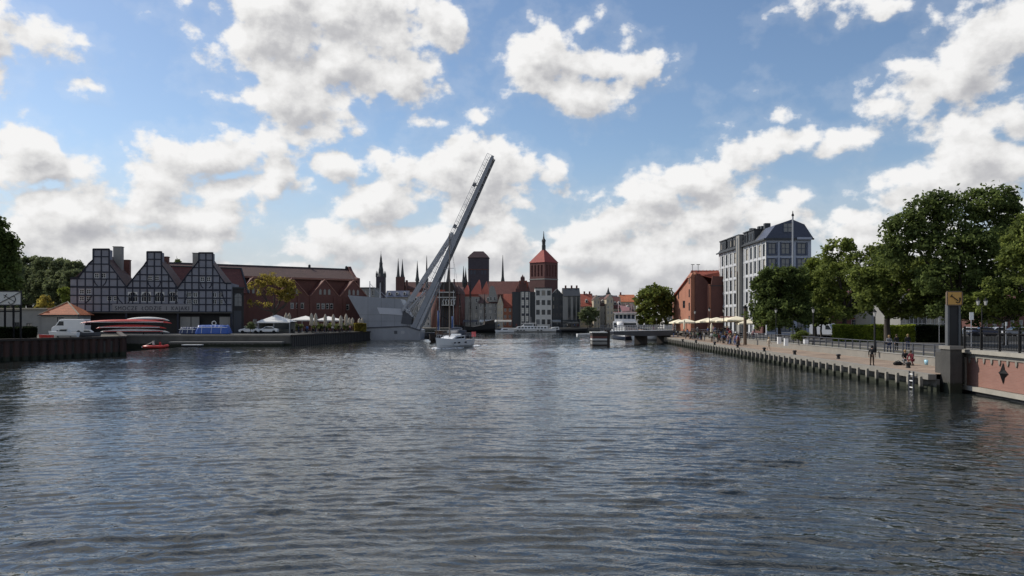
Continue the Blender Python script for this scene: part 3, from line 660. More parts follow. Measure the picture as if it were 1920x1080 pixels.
# ---------------------------------------------------------------- half timbered boathouse
def interp(prof, u):
    best = -1e9
    for (a, za), (b, zb) in zip(prof, prof[1:]):
        if a - 1e-6 <= u <= b + 1e-6:
            z = max(za, zb) if abs(b - a) < .02 else za + (zb - za) * (u - a) / (b - a); best = max(best, z)
    return best
def boathouse():
    fc = Fac(132, 170, 434, 175.7)
    t = thing('boathouse', 'grey half timbered boathouse with three stepped gables and a long name board', 'boathouse', (fc.A.x, fc.A.y, ZL), fc.rz)
    zz = lambda px, py: fc.p(px, py)[1] - ZL
    P = lambda pts: [(fc.u(a), zz(a, b)) for a, b in pts]
    gables = [[(132,521),(147,521),(158,506),(167,494),(175,487),(175,467),(205,467),(205,495),(215,508),(237.5,538)],
              [(237.5,538),(258,512),(270,498),(276,489),(276,472),(303,472),(303,496),(313,509),(333.5,540)],
              [(333.5,540),(353,513),(368,495),(373,488),(373,474),(399,474),(399,496),(408,510),(421,531),(434,531)]]
    zb = [zz(280, 585), 0]; z585 = zz(280, 585)
    prof = []
    for gb in gables: prof += P(gb)
    ops = []; rows = []
    def wn(cx, cy, w_, h_, kind): u = fc.u(cx); z = zz(cx, cy); rows.append((u - w_/2, z - h_/2, u + w_/2, z + h_/2, kind))
    for cx, cy in ((181,517),(194,517),(281,522),(294,522),(379,523.5),(391,523.5)): wn(cx, cy, .92, 1.0, 'top')
    for cx, cy in ((153,547),(166,547),(153,560),(166,560),(205,560),(217,560),(354,553),(366,553),(354,566),(366,566),(402,553),(414,553),(402,566),(414,566)): wn(cx, cy, .98, .98, 'sq')
    for cx in (248.5, 274, 299, 323.5): wn(cx, 556.5, 2.0, 2.15, 'arch')
    # wall mesh, cut in vertical strips so that the window openings stay open
    m = MB(); cuts = sorted({round(u, 3) for u, z in prof} | {round(r[0], 3) for r in rows} | {round(r[2], 3) for r in rows})
    for a, b in zip(cuts, cuts[1:]):
        if b - a < .004: continue
        e = .0015; za, zb_ = interp(prof, a + e), interp(prof, b - e); mid = (a + b) / 2; z = z585
        for r in sorted([r for r in rows if r[0] < mid < r[2]], key=lambda r: r[1]):
            m.face([(a, 0, z), (b, 0, z), (b, 0, r[1]), (a, 0, r[1])]); z = r[3]
        m.face([(a, 0, z), (b, 0, z), (b, 0, zb_), (a, 0, za)])
    for r in rows:
        a, b, c, d = r[:4]; y = .2
        m.face([(a,0,b),(a,y,b),(a,y,d),(a,0,d)]); m.face([(c,0,b),(c,y,b),(c,y,d),(c,0,d)]); m.face([(a,0,b),(c,0,b),(c,y,b),(a,y,b)]); m.face([(a,0,d),(c,0,d),(c,y,d),(a,y,d)])
    W_ = prof[-1][0]
    m.face([(0, 0, z585), (0, 10, z585), (0, 10, prof[0][1]), (0, 0, prof[0][1])]); m.face([(W_, 0, 0), (W_, 10, 0), (W_, 10, prof[-1][1]), (W_, 0, prof[-1][1])])
    m.build('wall', M['plaster'], t)
    bk = MB(); bk.prism([(0, 0), (W_, 0), (W_, z585 + 2.5), (0, z585 + 2.5)], 9.6, 9.9); bk.box(.1, W_-.1, 2.6, 2.8, 0, z585 - .1); bk.build('rear_wall', M['black'], t)
    fl = MB(); fl.box(0, W_, 0, 2.6, z585 - .25, z585 - .02); fl.box(0, .4, 0.1, 9.5, 0, z585-.3); fl.build('lintel', M['concrete_dark'], t)
    # gable side cheeks of the tower tops
    ck = MB()
    for gb in gables:
        p = P(gb); tw = [q for q in p]; hi = max(z for u, z in p); us = [u for u, z in p if abs(z - hi) < .25]
        ck.box(min(us) , max(us), .02, 2.2, hi - 2.2, hi - .15)
    ck.build('gable_tower', M['plaster'], t)
    # timbers
    tb = MB(); y0, y1 = -.07, .0
    for gi, gb in enumerate(gables):
        p = P(gb); u0, u1 = p[0][0], p[-1][0]; hi = max(z for u, z in p)
        us = [u for u, z in p if abs(z - hi) < .25]; c = (min(us) + max(us)) / 2; st = (max(us) - min(us)) / 2
        k = -8
        while c + k * st < u1 - .1:
            u = c + k * st
            if u > u0 + .1:
                top = interp(p, u - .01 if k > 0 else u + .01) if abs(k) != 1 else hi
                tb.box(u - .125, u + .125, y0, y1, z585, top)
            k += 1
        lv = {0: (467.8, 481, 495, 510, 523, 538, 554, 570), 1: (472.8, 486, 499, 515, 527, 540, 555, 570), 2: (474.8, 488, 502, 517, 530, 544, 559, 571)}[gi]
        for py in lv:
            z = zz(gb[len(gb)//2][0], py); n = 400; run = None
            for i in range(n + 1):
                u = u0 + (u1 - u0) * i / n; inside = interp(p, u) > z - .02
                if inside and run is None: run = u
                if run is not None and (not inside or i == n):
                    h_ = .2 if py in (538, 540, 544) else .12
                    tb.box(run, u, y0 - .015, y1, z - h_, z + h_); run = None
        for (a, za), (b, zb_) in zip(p, p[1:]): tb.bar((a, -.06, za - .05), (b, -.06, zb_ - .05), .13, .2)
    tb.box(0, W_, -.09, 0, z585 - .02, z585 + .16)
    for a, b, c, d in ((160,569,172,554),(230,569,219,554),(240,568,246,556),(333,568,328,556),(345,568,352,545),(424,569,416,546),(183,536,176,524),(193,536,200,524),(283,538,277,528),(296,538,301,528),(381,540,376,531),(392,540,397,531)):
        m_ = ((a+c)/2 + (1.2 if c > a else -1.2), (b+d)/2 + 1); q = P([(a,b), m_, (c,d)]); tb.bar((q[0][0],-.045,q[0][1]),(q[1][0],-.045,q[1][1]),.05,.2); tb.bar((q[1][0],-.045,q[1][1]),(q[2][0],-.045,q[2][1]),.05,.2)
    tb.build('timber_frame', M['timber'], t)
    for r in rows:
        if r[4] == 'arch': windows(t, (0, 0, 0), 0, [r[:4]], M['frame'], mat('dark_old_glass', (.012,.013,.018), .45, 0, spec=.25), nx=4, ny=2, fw=.10, arch=True)
        else: windows(t, (0, 0, 0), 0, [r[:4]], M['frame'], mat('dark_old_glass', (.012,.013,.018), .45, 0, spec=.25), nx=2, ny=2, fw=.11)
    # roofs behind the gables
    for gi, gb in enumerate(gables):
        p = P(gb); hi = max(z for u, z in p); us = [u for u, z in p if abs(z - hi) < .25]; c = (min(us) + max(us)) / 2
        ul, ur = p[0][0], p[-1][0]; zl, zr = p[0][1], p[-1][1]; rz_ = hi - 1.1
        if gi == 0: ul, zl = p[1][0] - .8, p[1][1] + .1
        if gi == 2: ur, zr = p[-2][0] + .6, p[-2][1] - .4
        f = MB(); f.slab([(ul, .12, zl), (c, .12, rz_), (c, 10, rz_), (ul, 10, zl)], .2); f.slab([(c, .12, rz_), (ur, .12, zr), (ur, 10, zr), (c, 10, rz_)], .2)
        f.build('roof', M['tile_brown'], t)
        f = MB()
        for (a, za), (b, zb_) in zip(p, p[1:]):
            if True: f.bar((a, -.1, za + .06), (b, -.1, zb_ + .06), .3, .14)
        f.build('verge_board', M['timber'], t)
    for (x0, x1, yt, yb, dep, mm) in ((212,227,463,520,6,'plaster_grey'), (228.5,241,488,520,9,'brick_dark'), (361,370.5,475,510,4,'plaster_grey'), (305,314,482,510,8,'brick_dark')):
        d = fc.d(x0) + dep; m = MB(); a = X(x0, d); b = X(x1, d); zt = Zp(yt, d) - ZL; zb2 = Zp(yb, d) - ZL - 2
        l0 = Vector((a, d)) - fc.A; lu = l0.x*fc.dir.x + l0.y*fc.dir.y; lv_ = -l0.x*fc.dir.y + l0.y*fc.dir.x
        w_ = b - a; m.box(lu, lu + w_, lv_, lv_ + 1.6, zb2, zt); m.box(lu - .1, lu + w_ + .1, lv_ - .1, lv_ + 1.7, zt, zt + .15); m.build('chimney', M[mm], t)
    # ground floor: posts, doors, sign
    for px in (133, 236, 333, 433):
        m = MB(); u = fc.u(px); m.box(u - .18, u + .18, .15, .5, 0, z585 - .25); m.build('post', M['timber'], t)
    dv = MB(); dv.box(-.02 + fc.u(360), fc.u(360) + .02, .1, .14, 0, z585); 
    for a, b in ((336, 355.5), (357, 372), (410, 430)):
        m = MB(); m.box(fc.u(a), fc.u(b), 1.0, 1.1, .0, zz(a, 594)); m.build('sliding_door', M['plaster_grey'], t)
    ring = MB(); ring.smooth = True; c = (fc.u(400), .75, zz(400, 606)); ring.tube([(c[0] + .42*math.cos(k*math.pi/8), c[1], c[2] + .42*math.sin(k*math.pi/8)) for k in range(17)], .13, 8)
    tag(ring.build('lifebuoy', M['white'], None, (fc.A.x, fc.A.y, ZL), fc.rz), 'white ring lifebuoy hanging in the dark boathouse opening', 'lifebuoy')
    m = MB(); a, b = fc.u(211), fc.u(360); z0, z1 = zz(285, 583.5), zz(285, 570.5); m.box(a, b, -.17, -.1, z0, z1); sg = m.build('sign_board', mat('sign_cloth', (.24,.235,.24), .8, .1), t)
    cu = bpy.data.curves.new('lettering', 'FONT'); cu.body = 'SMOCZE  ŁODZIE  I  KAJAKI'; cu.size = 1.25; cu.extrude = .015; cu.align_x = 'CENTER'; cu.space_character = 1.18
    tmp = bpy.data.objects.new('lettering', cu); COL.objects.link(tmp); dg = bpy.context.evaluated_depsgraph_get(); dg.update()
    me = bpy.data.meshes.new_from_object(tmp.evaluated_get(dg)); bpy.data.objects.remove(tmp); me.materials.clear(); me.materials.append(M['timber'])
    wd = max(v.co.x for v in me.vertices) - min(v.co.x for v in me.vertices); k = (b - a) * .93 / wd
    lo = obj('lettering', me, sg, ((a + b) / 2, -.19, z0 + .2)); lo.rotation_euler = (R(90), 0, 0); lo.scale = (k, 1.0, 1)
boathouse()
def stair_tower():
    fc = Fac(435, 177, 457, 178)
    t = thing('stair_tower', 'dark narrow tower with a tall arched window beside the boathouse', 'tower', (fc.A.x, fc.A.y, ZL), fc.rz)
    w_ = fc.w; h_ = fc.p(445, 541)[1] - ZL; ops = [(w_*.2, h_*.60, w_*.86, h_*.9)]
    m = MB(); facade(m, (0,0,0), 0, w_, h_, ops); m.box(0, w_, .3, 3, 0, h_); m.build('wall', M['black'], t)
    windows(t, (0,0,0), 0, ops, M['frame_dark'], GLASS2, nx=2, ny=3, arch=True)
    m = MB(); m.box(-.3, w_ + .3, -.3, 3.2, h_, h_ + .35); m.build('roof', M['slate_dark'], t)
    m = MB(); m.box(w_*.12, w_*.8, -.1, -.02, 0, h_*.5); m.build('door', M['frame_dark'], t)
stair_tower()
# ---------------------------------------------------------------- red brick concert hall
def concert_hall():
    fc = Fac(455, 196, 681, 214); w_ = fc.w
    t = thing('concert_hall', 'long red brick granary hall with a brown tiled roof and a row of gables', 'hall', (fc.A.x, fc.A.y, ZL), fc.rz)
    q = lambda px, py: (fc.u(px), fc.p(px, py)[1] - ZL)
    he = q(560, 553)[1]
    ops = [];
    def arow(pxs, py, w=.85, h=1.3):
        for px in pxs: u, z = q(px, py); ops.append((u - w/2, z - h, u + w/2, z))
    arow((548, 558, 567), 569); arow((597, 606, 614, 622), 570); arow((652,), 572)
    arow((478, 492, 506, 520, 534), 600, .9, 1.8); arow((640, 648), 595, .9, 1.6); arow((560, 585, 610), 598, .9, 1.8)
    m = MB(); facade(m, (0,0,0), 0, w_, he, ops, .2); m.box(0, w_, .25, .3, 0, he); m.box(w_ - .2, w_, .3, 17, 0, he); m.box(0, .2, .3, 17, 0, he); m.build('wall', M['brick_dark'], t)
    windows(t, (0,0,0), 0, ops, M['frame'], GLASS, nx=1, ny=2, fw=.07, arch=True)
    ld = MB()
    for o in ops: ld.box(o[0] - .05, o[2] + .05, -.05, -.005, o[3] + .02, o[3] + .22)
    ld.build('window_head', M['plaster_grey'], t)
    # gabled bays in front of the hall
    apx = [(475, 521), (548, 523), (609, 526), (663, 527)]
    for i, (px, py) in enumerate(apx):
        c, za = q(px, py); half = 3.6 if i != 1 else 3.9; zb = he - .1
        g_ = MB(); op = [];
        gw = [(c - half, zb), (c + half, zb), (c, za)]
        g_.prism(gw, .02, .5); g_.build('gable_wall', M['brick_dark'], t)
        r = MB(); r.slab([(c - half - .3, .1, zb - .25), (c, .1, za + .05), (c, 8, za + .05), (c - half - .3, 8, zb - .25)], .18); r.slab([(c, .1, za + .05), (c + half + .3, .1, zb - .25), (c + half + .3, 8, zb - .25), (c, 8, za + .05)], .18); r.build('bay_roof', M['tile_dark'], t)
        v = MB()
        for s in (-1, 1): v.bar((c + s*(half + .3), -.02, zb - .1), (c, -.02, za + .22), .35, .22)
        v.build('verge', mat('pale_brick_trim', (.22,.11,.085), .9, .2), t)
        for k, (du, z0) in enumerate(((-1.2, .8), (0, .8), (1.2, .8))):
            v = MB(); v.prism([(c + du - .3, zb + .3), (c + du + .3, zb + .3), (c + du + .3, zb + 1.4), (c + du, zb + 1.8), (c + du - .3, zb + 1.4)], -.05, .01); v.build('blind_niche', M['plaster_grey'], t)
    for px in (560, 583, 627, 645):
        v = MB(); u = fc.u(px); v.box(u - .35, u + .35, -.35, -.01, 0, he - .3); v.build('buttress', M['brick_dark'], t)
    # clerestory and the long roof
    zc0 = he; ze = q(600, 522)[1]; zr = q(600, 506)[1] + 1.0
    c = MB(); c.box(-16, w_ - .5, 4.2, 4.5, zc0 - 3, ze); c.build('upper_wall', M['brick_dark'], t)
    r = MB(); r.slab([(-17, 3.5, ze - .1), (w_ - .3, 3.5, ze - .1), (w_ - .3, 10, zr), (-17, 10, zr)], .25); r.slab([(-17, 16.5, ze - .1), (w_ - .3, 16.5, ze - .1), (w_ - .3, 10, zr), (-17, 10, zr)], .25); r.build('roof', M['tile_brown'], t)
    r = MB(); r.box(-17, w_ - .3, 9.85, 10.15, zr - .02, zr + .22)
    for px in (-16.5, 25, w_ - .6): r.lathe([(.35, .2), (.35, .8), (.1, 1.0)], (px if px != 25 else fc.u(606), 10, zr), 6)
    r.build('ridge', M['slate_dark'], t)
    r = MB(); r.box(-17, w_ - .3, 3.2, 3.5, ze - .2, ze + .25); r.build('eave_band', mat('pale_brick_trim', (.22,.11,.085)), t)
    e = MB(); pr = [(3.2, zc0 - 1), (3.2, ze + .5), (5.5, ze + .9), (8.3, zr - .3), (9.3, zr + .8), (10.7, zr + .8), (11.7, zr - .3), (14.5, ze + .9), (16.8, ze + .5), (16.8, zc0 - 1)]
    e.prism(pr, w_ - .28, w_ + .5, 'yz'); e.box(w_ - .3, w_ + .5, 3.2, 16.8, 0, zc0 - 1); e.build('end_gable', M['brick_dark'], t)
    # side wing on the left with a steep dark red roof
    zt = Zp(500, 190) - ZL; x0, x1 = -16.5, -.1
    s = MB(); s.box(x0, x1, -3.2, 9, 0, he + .3); s.build('wing_wall', M['brick_dark'], t)
    s = MB(); s.slab([(x0 - .3, -3.7, he + .1), (x1 + .4, -3.7, he + .1), (x1 + .4, 2.5, zt), (x0 - .3, 2.5, zt)], .25); s.build('wing_roof', M['tile_dark'], t)
    s = MB(); s.bar((x0, 2.5, zt + .1), (x1 + .4, 2.5, zt + .1), .4, .25); s.bar((x1 + .4, -3.7, he + .1), (x1 + .4, 2.5, zt + .1), .35, .35); s.build('wing_verge', M['slate_dark'], t)
concert_hall()
# ---------------------------------------------------------------- orange roofed hut, sign frame, low grey wall on the left
def hut():
    d = 163.2; x0, x1 = X(78, d), X(146, d); w_ = x1 - x0; h_ = Zp(590, d) - ZL
    t = thing('hut', 'small pale hut with a hipped orange tile roof', 'hut', (x0, d, ZL))
    ops = [(X(107, d) - x0, .9, X(120, d) - x0, h_ - .5)]
    m = MB(); facade(m, (0,0,0), 0, w_, h_, ops, .15); m.box(0, w_, .2, .25, 0, h_); m.box(w_ - .1, w_, .25, 5, 0, h_); m.box(0, .1, .25, 5, 0, h_); m.build('wall', M['plaster_grey'], t)
    windows(t, (0,0,0), 0, ops, M['frame_dark'], GLASS, nx=3, ny=2)
    zt = Zp(566, d + 2.5) - ZL; m = MB(); a, b = -.5, w_ + .5; c = w_ / 2 + .2
    m.slab([(a, -.5, h_), (b, -.5, h_), (c, 2.5, zt)], .15); m.slab([(b, -.5, h_), (b, 5.5, h_), (c, 2.5, zt)], .15); m.slab([(a, 5.5, h_), (a, -.5, h_), (c, 2.5, zt)], .15); m.slab([(b, 5.5, h_), (a, 5.5, h_), (c, 2.5, zt)], .15)
    m.build('roof', M['tile_orange'], t)
    m = MB()
    for p in ((a, -.5, h_), (b, -.5, h_)): m.bar(p, (c, 2.5, zt + .05), .22, .14)
    m.build('ridge_tiles', M['plaster_cream'], t)
    m = MB(); m.box(a, b, -.6, -.5, h_ - .2, h_); m.build('gutter', M['black'], t)
hut()
def annex():
    d = 164; t = thing('low_building', 'low flat roofed grey building left of the orange roofed hut', 'building', (X(-60, d), d, ZL))
    w_ = X(86, d) - X(-60, d); h_ = Zp(580, d) - ZL; ops = [(w_*.6, .2, w_*.66, 2.4), (w_*.75, 1.1, w_*.82, 2.2)]
    m = MB(); facade(m, (0,0,0), 0, w_, h_, ops, .15); m.box(0, w_, .2, 6, 0, h_ - .01); m.build('wall', M['plaster_grey'], t)
    windows(t, (0,0,0), 0, ops, M['frame_dark'], GLASS, 2, 1)
    m = MB(); m.box(-.3, w_ + .3, -.4, 6.3, h_, h_ + .28); m.build('flat_roof', M['plaster_cream'], t)
annex()
def anchor(mb, c, s, ang, y=-.06):
    ca, sa = math.cos(ang), math.sin(ang)
    def T(x, z): return (c[0] + ca*x*s - sa*z*s, y, c[1] + sa*x*s + ca*z*s)
    mb.bar(T(0, -.95), T(0, .85), .11*s, .04); mb.bar(T(-.32, .55), T(.32, .55), .09*s, .04)
    pts = [T(.62*math.sin(k), -.35 - .6*math.cos(k)) for k in np.linspace(-1.35, 1.35, 9)]
    for a, b in zip(pts, pts[1:]): mb.bar(a, b, .11*s, .04)
    mb.bar(T(.60, -.50), T(.46, -.20), .1*s, .04); mb.bar(T(-.60, -.50), T(-.46, -.20), .1*s, .04)
def left_sign():
    d = 104; t = thing('river_sign', 'white navigation board with a crossed out anchor on a dark steel frame', 'sign', (X(18, d), d, ZL))
    x0, x1, z0, z1 = X(-6, d) - X(18, d), X(40, d) - X(18, d), Zp(572, d) - ZL, Zp(546, d) - ZL
    m = MB(); m.box(x0, x1, 0, .08, z0, z1); b = m.build('board', M['offwhite'], t)
    m = MB(); cx, cz = (x0 + x1) / 2, (z0 + z1) / 2; anchor(m, (cx, cz), .95, R(58), -.05); m.bar((x0 + .15, -.09, z0 + .12), (x1 - .1, -.09, z1 - .12), .12, .04); m.build('anchor_symbol', M['black'], b)
    m = MB()
    for e in ((x0, z0, x1, z0), (x0, z1, x1, z1), (x0, z0, x0, z1), (x1, z0, x1, z1)): m.bar((e[0], 0, e[1]), (e[2], 0, e[3]), .12, .14)
    m.build('board_edge', M['black'], b)
    for px in (8, 24, 37.5):
        m = MB(); u = X(px, d) - X(18, d); m.box(u - .09, u + .09, .05, .25, 0 if px != 8 else 0, z0 + .1); m.build('post', M['iron'], t)
    m = MB(); m.box(x0, x1, .02, .14, z0 - .9, z0 - .75); m.build('crossbar', M['iron'], t)
left_sign()
# ---------------------------------------------------------------- raised footbridge and its ship shaped abutment
def abutment():
    d = 203.0; O = Vector((X(700, d), d, 0)); t = thing('bridge_abutment', 'pale grey ship shaped steel abutment at the foot of the raised footbridge', 'abutment', O)
    P = lambda pts: [(X(a, d) - O.x, Zp(b, d)) for a, b in pts]
    m = MB(); pts = P([(652,553.5),(751,561),(758,575),(765,590),(764,612),(686,613)]); m.prism(pts, 0, 9); m.build('upper_hull', M['steel'], t)
    m = MB(); lo = P([(679,614.6),(764,611),(789,619),(788,637.5),(700,636)]); lo[-1] = (lo[-1][0], -.6); lo[-2] = (lo[-2][0], -.6)
    m.prism(lo, -.9, 10); m.build('lower_hull', M['steel'], t)
    m = MB(); a = P([(679,615),(764,611.6),(789,619.6)])
    for p, q in zip(a, a[1:]): m.bar((p[0], -.95, p[1]), (q[0], -.95, q[1]), .2, .3)
    m.build('rubbing_strake', M['steel_dark'], t)
    m = MB(); pn = P([(707,576.5),(752,579),(755,590.8),(712,588.6)]); m.prism(pn, -.08, -.005); m.build('pale_panel', mat('pale_panel_paint', (.46,.475,.52), .35, .08), t)
    m = MB()
    for y in (590, 602): a = P([(672 + (y - 590) * .6, y), (765, y)]); m.bar((a[0][0], -.0, a[0][1]), (a[1][0], -.0, a[1][1]), .05, .03)
    for px in (690, 715, 740): a = P([(px, 556 if px < 751 else 566), (px, 612)]); m.bar((a[0][0], 0, a[0][1]), (a[1][0], 0, a[1][1]), .04, .03)
    m.build('plate_seam', M['steel_dark'], t)
    m = MB(); a = P([(765, 589), (765, 611)]); m.bar((a[0][0] + .1, -.05, a[0][1]), (a[1][0] + .1, -.05, a[1][1]), .12, .12); 
    for k in range(7): m.box(a[0][0] - .1, a[0][0] + .5, -.12, -.02, a[1][1] + k*.4, a[1][1] + k*.4 + .07)
    m.build('access_ladder', M['steel_light'], t)
    for px in (743, 756):
        m = MB(); a = P([(px, 623)])[0]; m.box(a[0] - .4, a[0] + .4, -.96, -.9, a[1] - .4, a[1] + .4); m.build('hatch', M['steel_dark'] if px == 743 else M['steel_light'], t)
    for px, yt in ((693.5, 527), (713, 530)):
        x = X(px, 206); l = thing('mast_light', 'slim pale mast on the grey abutment, ' + ('left one with a bare top' if px < 700 else 'right one leaning stay beside it'), 'mast', (x, 206, Zp(557, 206)))
        hh = Zp(yt, 206) - Zp(557, 206); m = MB(); m.tube([(0,0,-.3),(0,0,hh)], [.16,.10], 8); m.build('pole', M['steel_light'], l)
        if px < 700: m = MB(); m.tube([(0,0,hh*.85),(3.2,0,0)], .05, 5); m.build('stay', M['steel_light'], l)
        else: m = MB(); m.tube([(0,0,hh*.4),(1.8,0,-.2)], .05, 5); m.build('stay', M['steel_light'], l)
abutment()
def leaf():
    d = 205.0; hx, hz = X(778, d), Zp(611, d); tx, tz = X(926, d), Zp(297, d)
    L_ = math.hypot(tx - hx, tz - hz); ang = math.atan2(tz - hz, tx - hx)
    t = thing('bascule_footbridge', 'raised grey steel footbridge leaf pointing up to the right over the river', 'footbridge', (hx, d, hz)); t.rotation_euler = (0, -ang, R(-3))
    # local x along the leaf, local z = walking side (towards upper left)
    W2 = 2.3; th0, th1 = 1.25, .75
    m = MB()
    for s in (-1, 1):
        y0 = s*W2; vs = [(-.6, -.85), (L_*.45, -.85), (L_, -.3), (L_, .35), (L_*.45, .4), (-.6, .4)]; m.prism(vs, y0 - .14, y0 + .14)
    m.build('main_girder', M['steel'], t)
    m = MB(); m.prism([(0, -.05), (L_ - .05, -.02), (L_ - .05, .12), (0, .12)], -W2 + .15, W2 - .15); m.build('deck', M['steel_dark'], t)
    m = MB()
    for k in range(22):
        x = 1 + k * (L_ - 1.6) / 21; m.box(x - .09, x + .09, -W2 + .15, W2 - .15, -.55 + .3*k/21, -.06)
    m.build('cross_beam', M['steel'], t)
    for s in (-1, 1):
        r = MB(); y = s * (W2 + .05)
        for z in (.75, 1.15, 1.55): r.tube([(2, y, z), (L_, y, z)], .035 if z < 1.5 else .06, 5)
        for k in range(30): x = 2 + k * (L_ - 2) / 29; r.box(x - .035, x + .035, y - .03, y + .03, .3, 1.55)
        r.build('railing', M['steel_light'] if s < 0 else M['steel_dark'], t)
        # raking side boxes of the lower third
        r = MB(); r.prism([(-.4, -1.5), (1.6, -1.75), (L_*.27, -1.25), (L_*.27, -.98), (-.4, -1.0)], s*W2 - .1, s*W2 + .1); r.build('haunch', M['steel_light'], t)
    for f in (.58, .83):
        m = MB(); m.box(L_*f - .5, L_*f + .5, W2 - .5, W2 + .35, 1.5, 2.3); m.box(L_*f - .12, L_*f + .12, W2 - .1, W2 + .1, .4, 1.5); m.build('lamp_box', M['steel_dark'], t)
    # side frame: raking strut pair from the abutment to the leaf
    t2 = thing('counterweight_frame', 'light grey raking strut frame holding the raised footbridge leaf from the abutment', 'strut frame', (X(757, 205), 205, Zp(583, 205)))
    for y in (-2.75, 2.75):
        m = MB(); e = (X(850, 205) - X(757, 205), y, Zp(438, 205) - Zp(583, 205)); m.bar((0, y, 0), e, .4, .6); m.build('strut', M['steel_light'], t2)
        m = MB(); e2 = (X(800, 205) - X(757, 205), y, Zp(545, 205) - Zp(583, 205)); m.bar((1.0, y, -.4), e2, .3, .35); m.build('lower_strut', M['steel_light'], t2)
    m = MB()
    for f in (.12, .35, .6, .82): m.box(e[0]*f - .12, e[0]*f + .12, -2.75, 2.75, e[2]*f - .12, e[2]*f + .12)
    m.build('cross_tie', M['steel'], t2)
    m = MB(); m.prism([(-.4, -3.2), (2.2, -3.5), (2.4, -1.4), (.2, .2)], -2.2, 2.2); m.build('hinge_block', M['steel_dark'], t2)
leaf()
# ---------------------------------------------------------------- boats
def loft_label(): pass
def yacht():
    t = thing('sailing_yacht', 'white sailing yacht with bare mast motoring through the open footbridge', 'yacht', (X(848, 146), 147.0, 0), R(246))
    # local +x is the bow
    m = MB(); m.smooth = False; hull(m, 10.6, 3.5, 1.75, 1.35, 1.3, .5, .86); m.build('hull', M['gelcoat'], t)
    m = MB()
    for s in (-1, 1):
        for x in (-1.5, .9, 2.4): m.box(x - .38, x + .38, s*1.66 - .06*(x > 0)*0, s*1.66 + .02, .78, .98)
    m.build('hull_window', GLASS, t)
    m = MB(); m.prism([(-2.2, 1.25), (3.1, 1.25), (1.6, 1.72), (.2, 1.95), (-2.2, 1.98)], -1.15, 1.15); m.build('cabin', M['gelcoat'], t)
    m = MB(); m.prism([(-1.9, 1.5), (1.4, 1.5), (.6, 1.74), (-1.9, 1.82)], -1.18, 1.18); m.build('cabin_window', GLASS, t)
    m = MB(); m.smooth = True
    prof = [(-2.9, 1.9), (-1.2, 1.9), (-1.45, 2.5), (-1.9, 2.75), (-2.9, 2.8)]; m.prism(prof, -1.1, 1.1); m.build('spray_hood', mat('hood_canvas', (.05,.055,.07), .7, .1), t)
    m = MB(); m.prism([(-1.23, 1.96), (-1.18, 1.96), (-1.5, 2.5), (-1.56, 2.5)], -.95, .95); m.build('spray_hood_window', mat('clear_vinyl', (.55,.58,.6), .1, 0), t)
    mast = thing
    m = MB(); m.tube([(1.1,0,1.7),(1.1,0,18.2)], [.12,.08], 8); m.build('mast', mat('mast_alloy', (.16,.13,.11), .5, .1), t)
    m = MB()
    for z, w_ in ((7.6, 1.15), (12.6, .85)): m.box(1.05, 1.15, -w_, w_, z, z + .07)
    m.build('spreader', M['steel_light'], t)
    m = MB()
    for s in (-1, 1): m.tube([(1.0, s*1.5, 1.4), (1.08, s*1.15, 7.6), (1.1, s*.85, 12.6), (1.1, 0, 18)], .018, 4)
    m.tube([(5.2, 0, 1.75), (1.1, 0, 17.5)], .03, 4); m.tube([(-5.1, 0, 1.4), (1.1, 0, 18)], .018, 4); m.build('rigging', M['steel_dark'], t)
    m = MB(); m.tube([(1.0, 0, 2.8), (-3.4, 0, 2.95)], .09, 8); m.build('boom', M['steel_light'], t)
    m = MB(); m.smooth = True; m.tube([(.8, 0, 3.0), (-1, 0, 3.12), (-3.2, 0, 3.1)], [.12, .2, .12], 8); m.build('furled_sail', mat('sail_cover', (.08,.09,.12), .8, .1), t)
    m = MB()
    for s in (-1, 1):
        for x in (-4.6, -3.2, -1.6, 0, 1.6, 3.2, 4.4): m.box(x - .02, x + .02, s*(1.58 - max(0, x-1)*.28) - .02, s*(1.58 - max(0, x-1)*.28) + .02, 1.3, 2.0)
        m.tube([(-4.6, s*1.58, 2.0), (1, s*1.58, 2.0), (4.4, s*.62, 2.05), (5.4, 0, 2.3)], .02, 4)
    m.build('guard_rail', M['steel_light'], t)
    m = MB(); m.smooth = True; m.tube([(-4.9, -1.5, .3), (-4.9, -1.55, 1.2)], [.16, .14], 8); m.build('fender', M['rubber'], t)
    m = MB(); m.box(-5.3, -5.27, .9, 1.7, 1.7, 2.5); m.build('flag', mat('red_white_flag', (.6,.12,.12), .8, .4, 3), t)
    loc = Vector(t.location)
    for x, y, z, top in ((-3.2, .5, .95, 'dark red'), (-3.9, -.6, .95, 'navy')):
        ca, sa = 1.08*math.cos(R(246)), 1.08*math.sin(R(246))
        person('sit', (loc.x + ca*x - sa*y, loc.y + sa*x + ca*y, z*1.12 + .25), R(151), top, 'black', 'brown', 'person in %s jacket sitting in the cockpit of the white yacht' % top)
    t.scale = (1.08, 1.12, 1.15)
    return t
yacht()
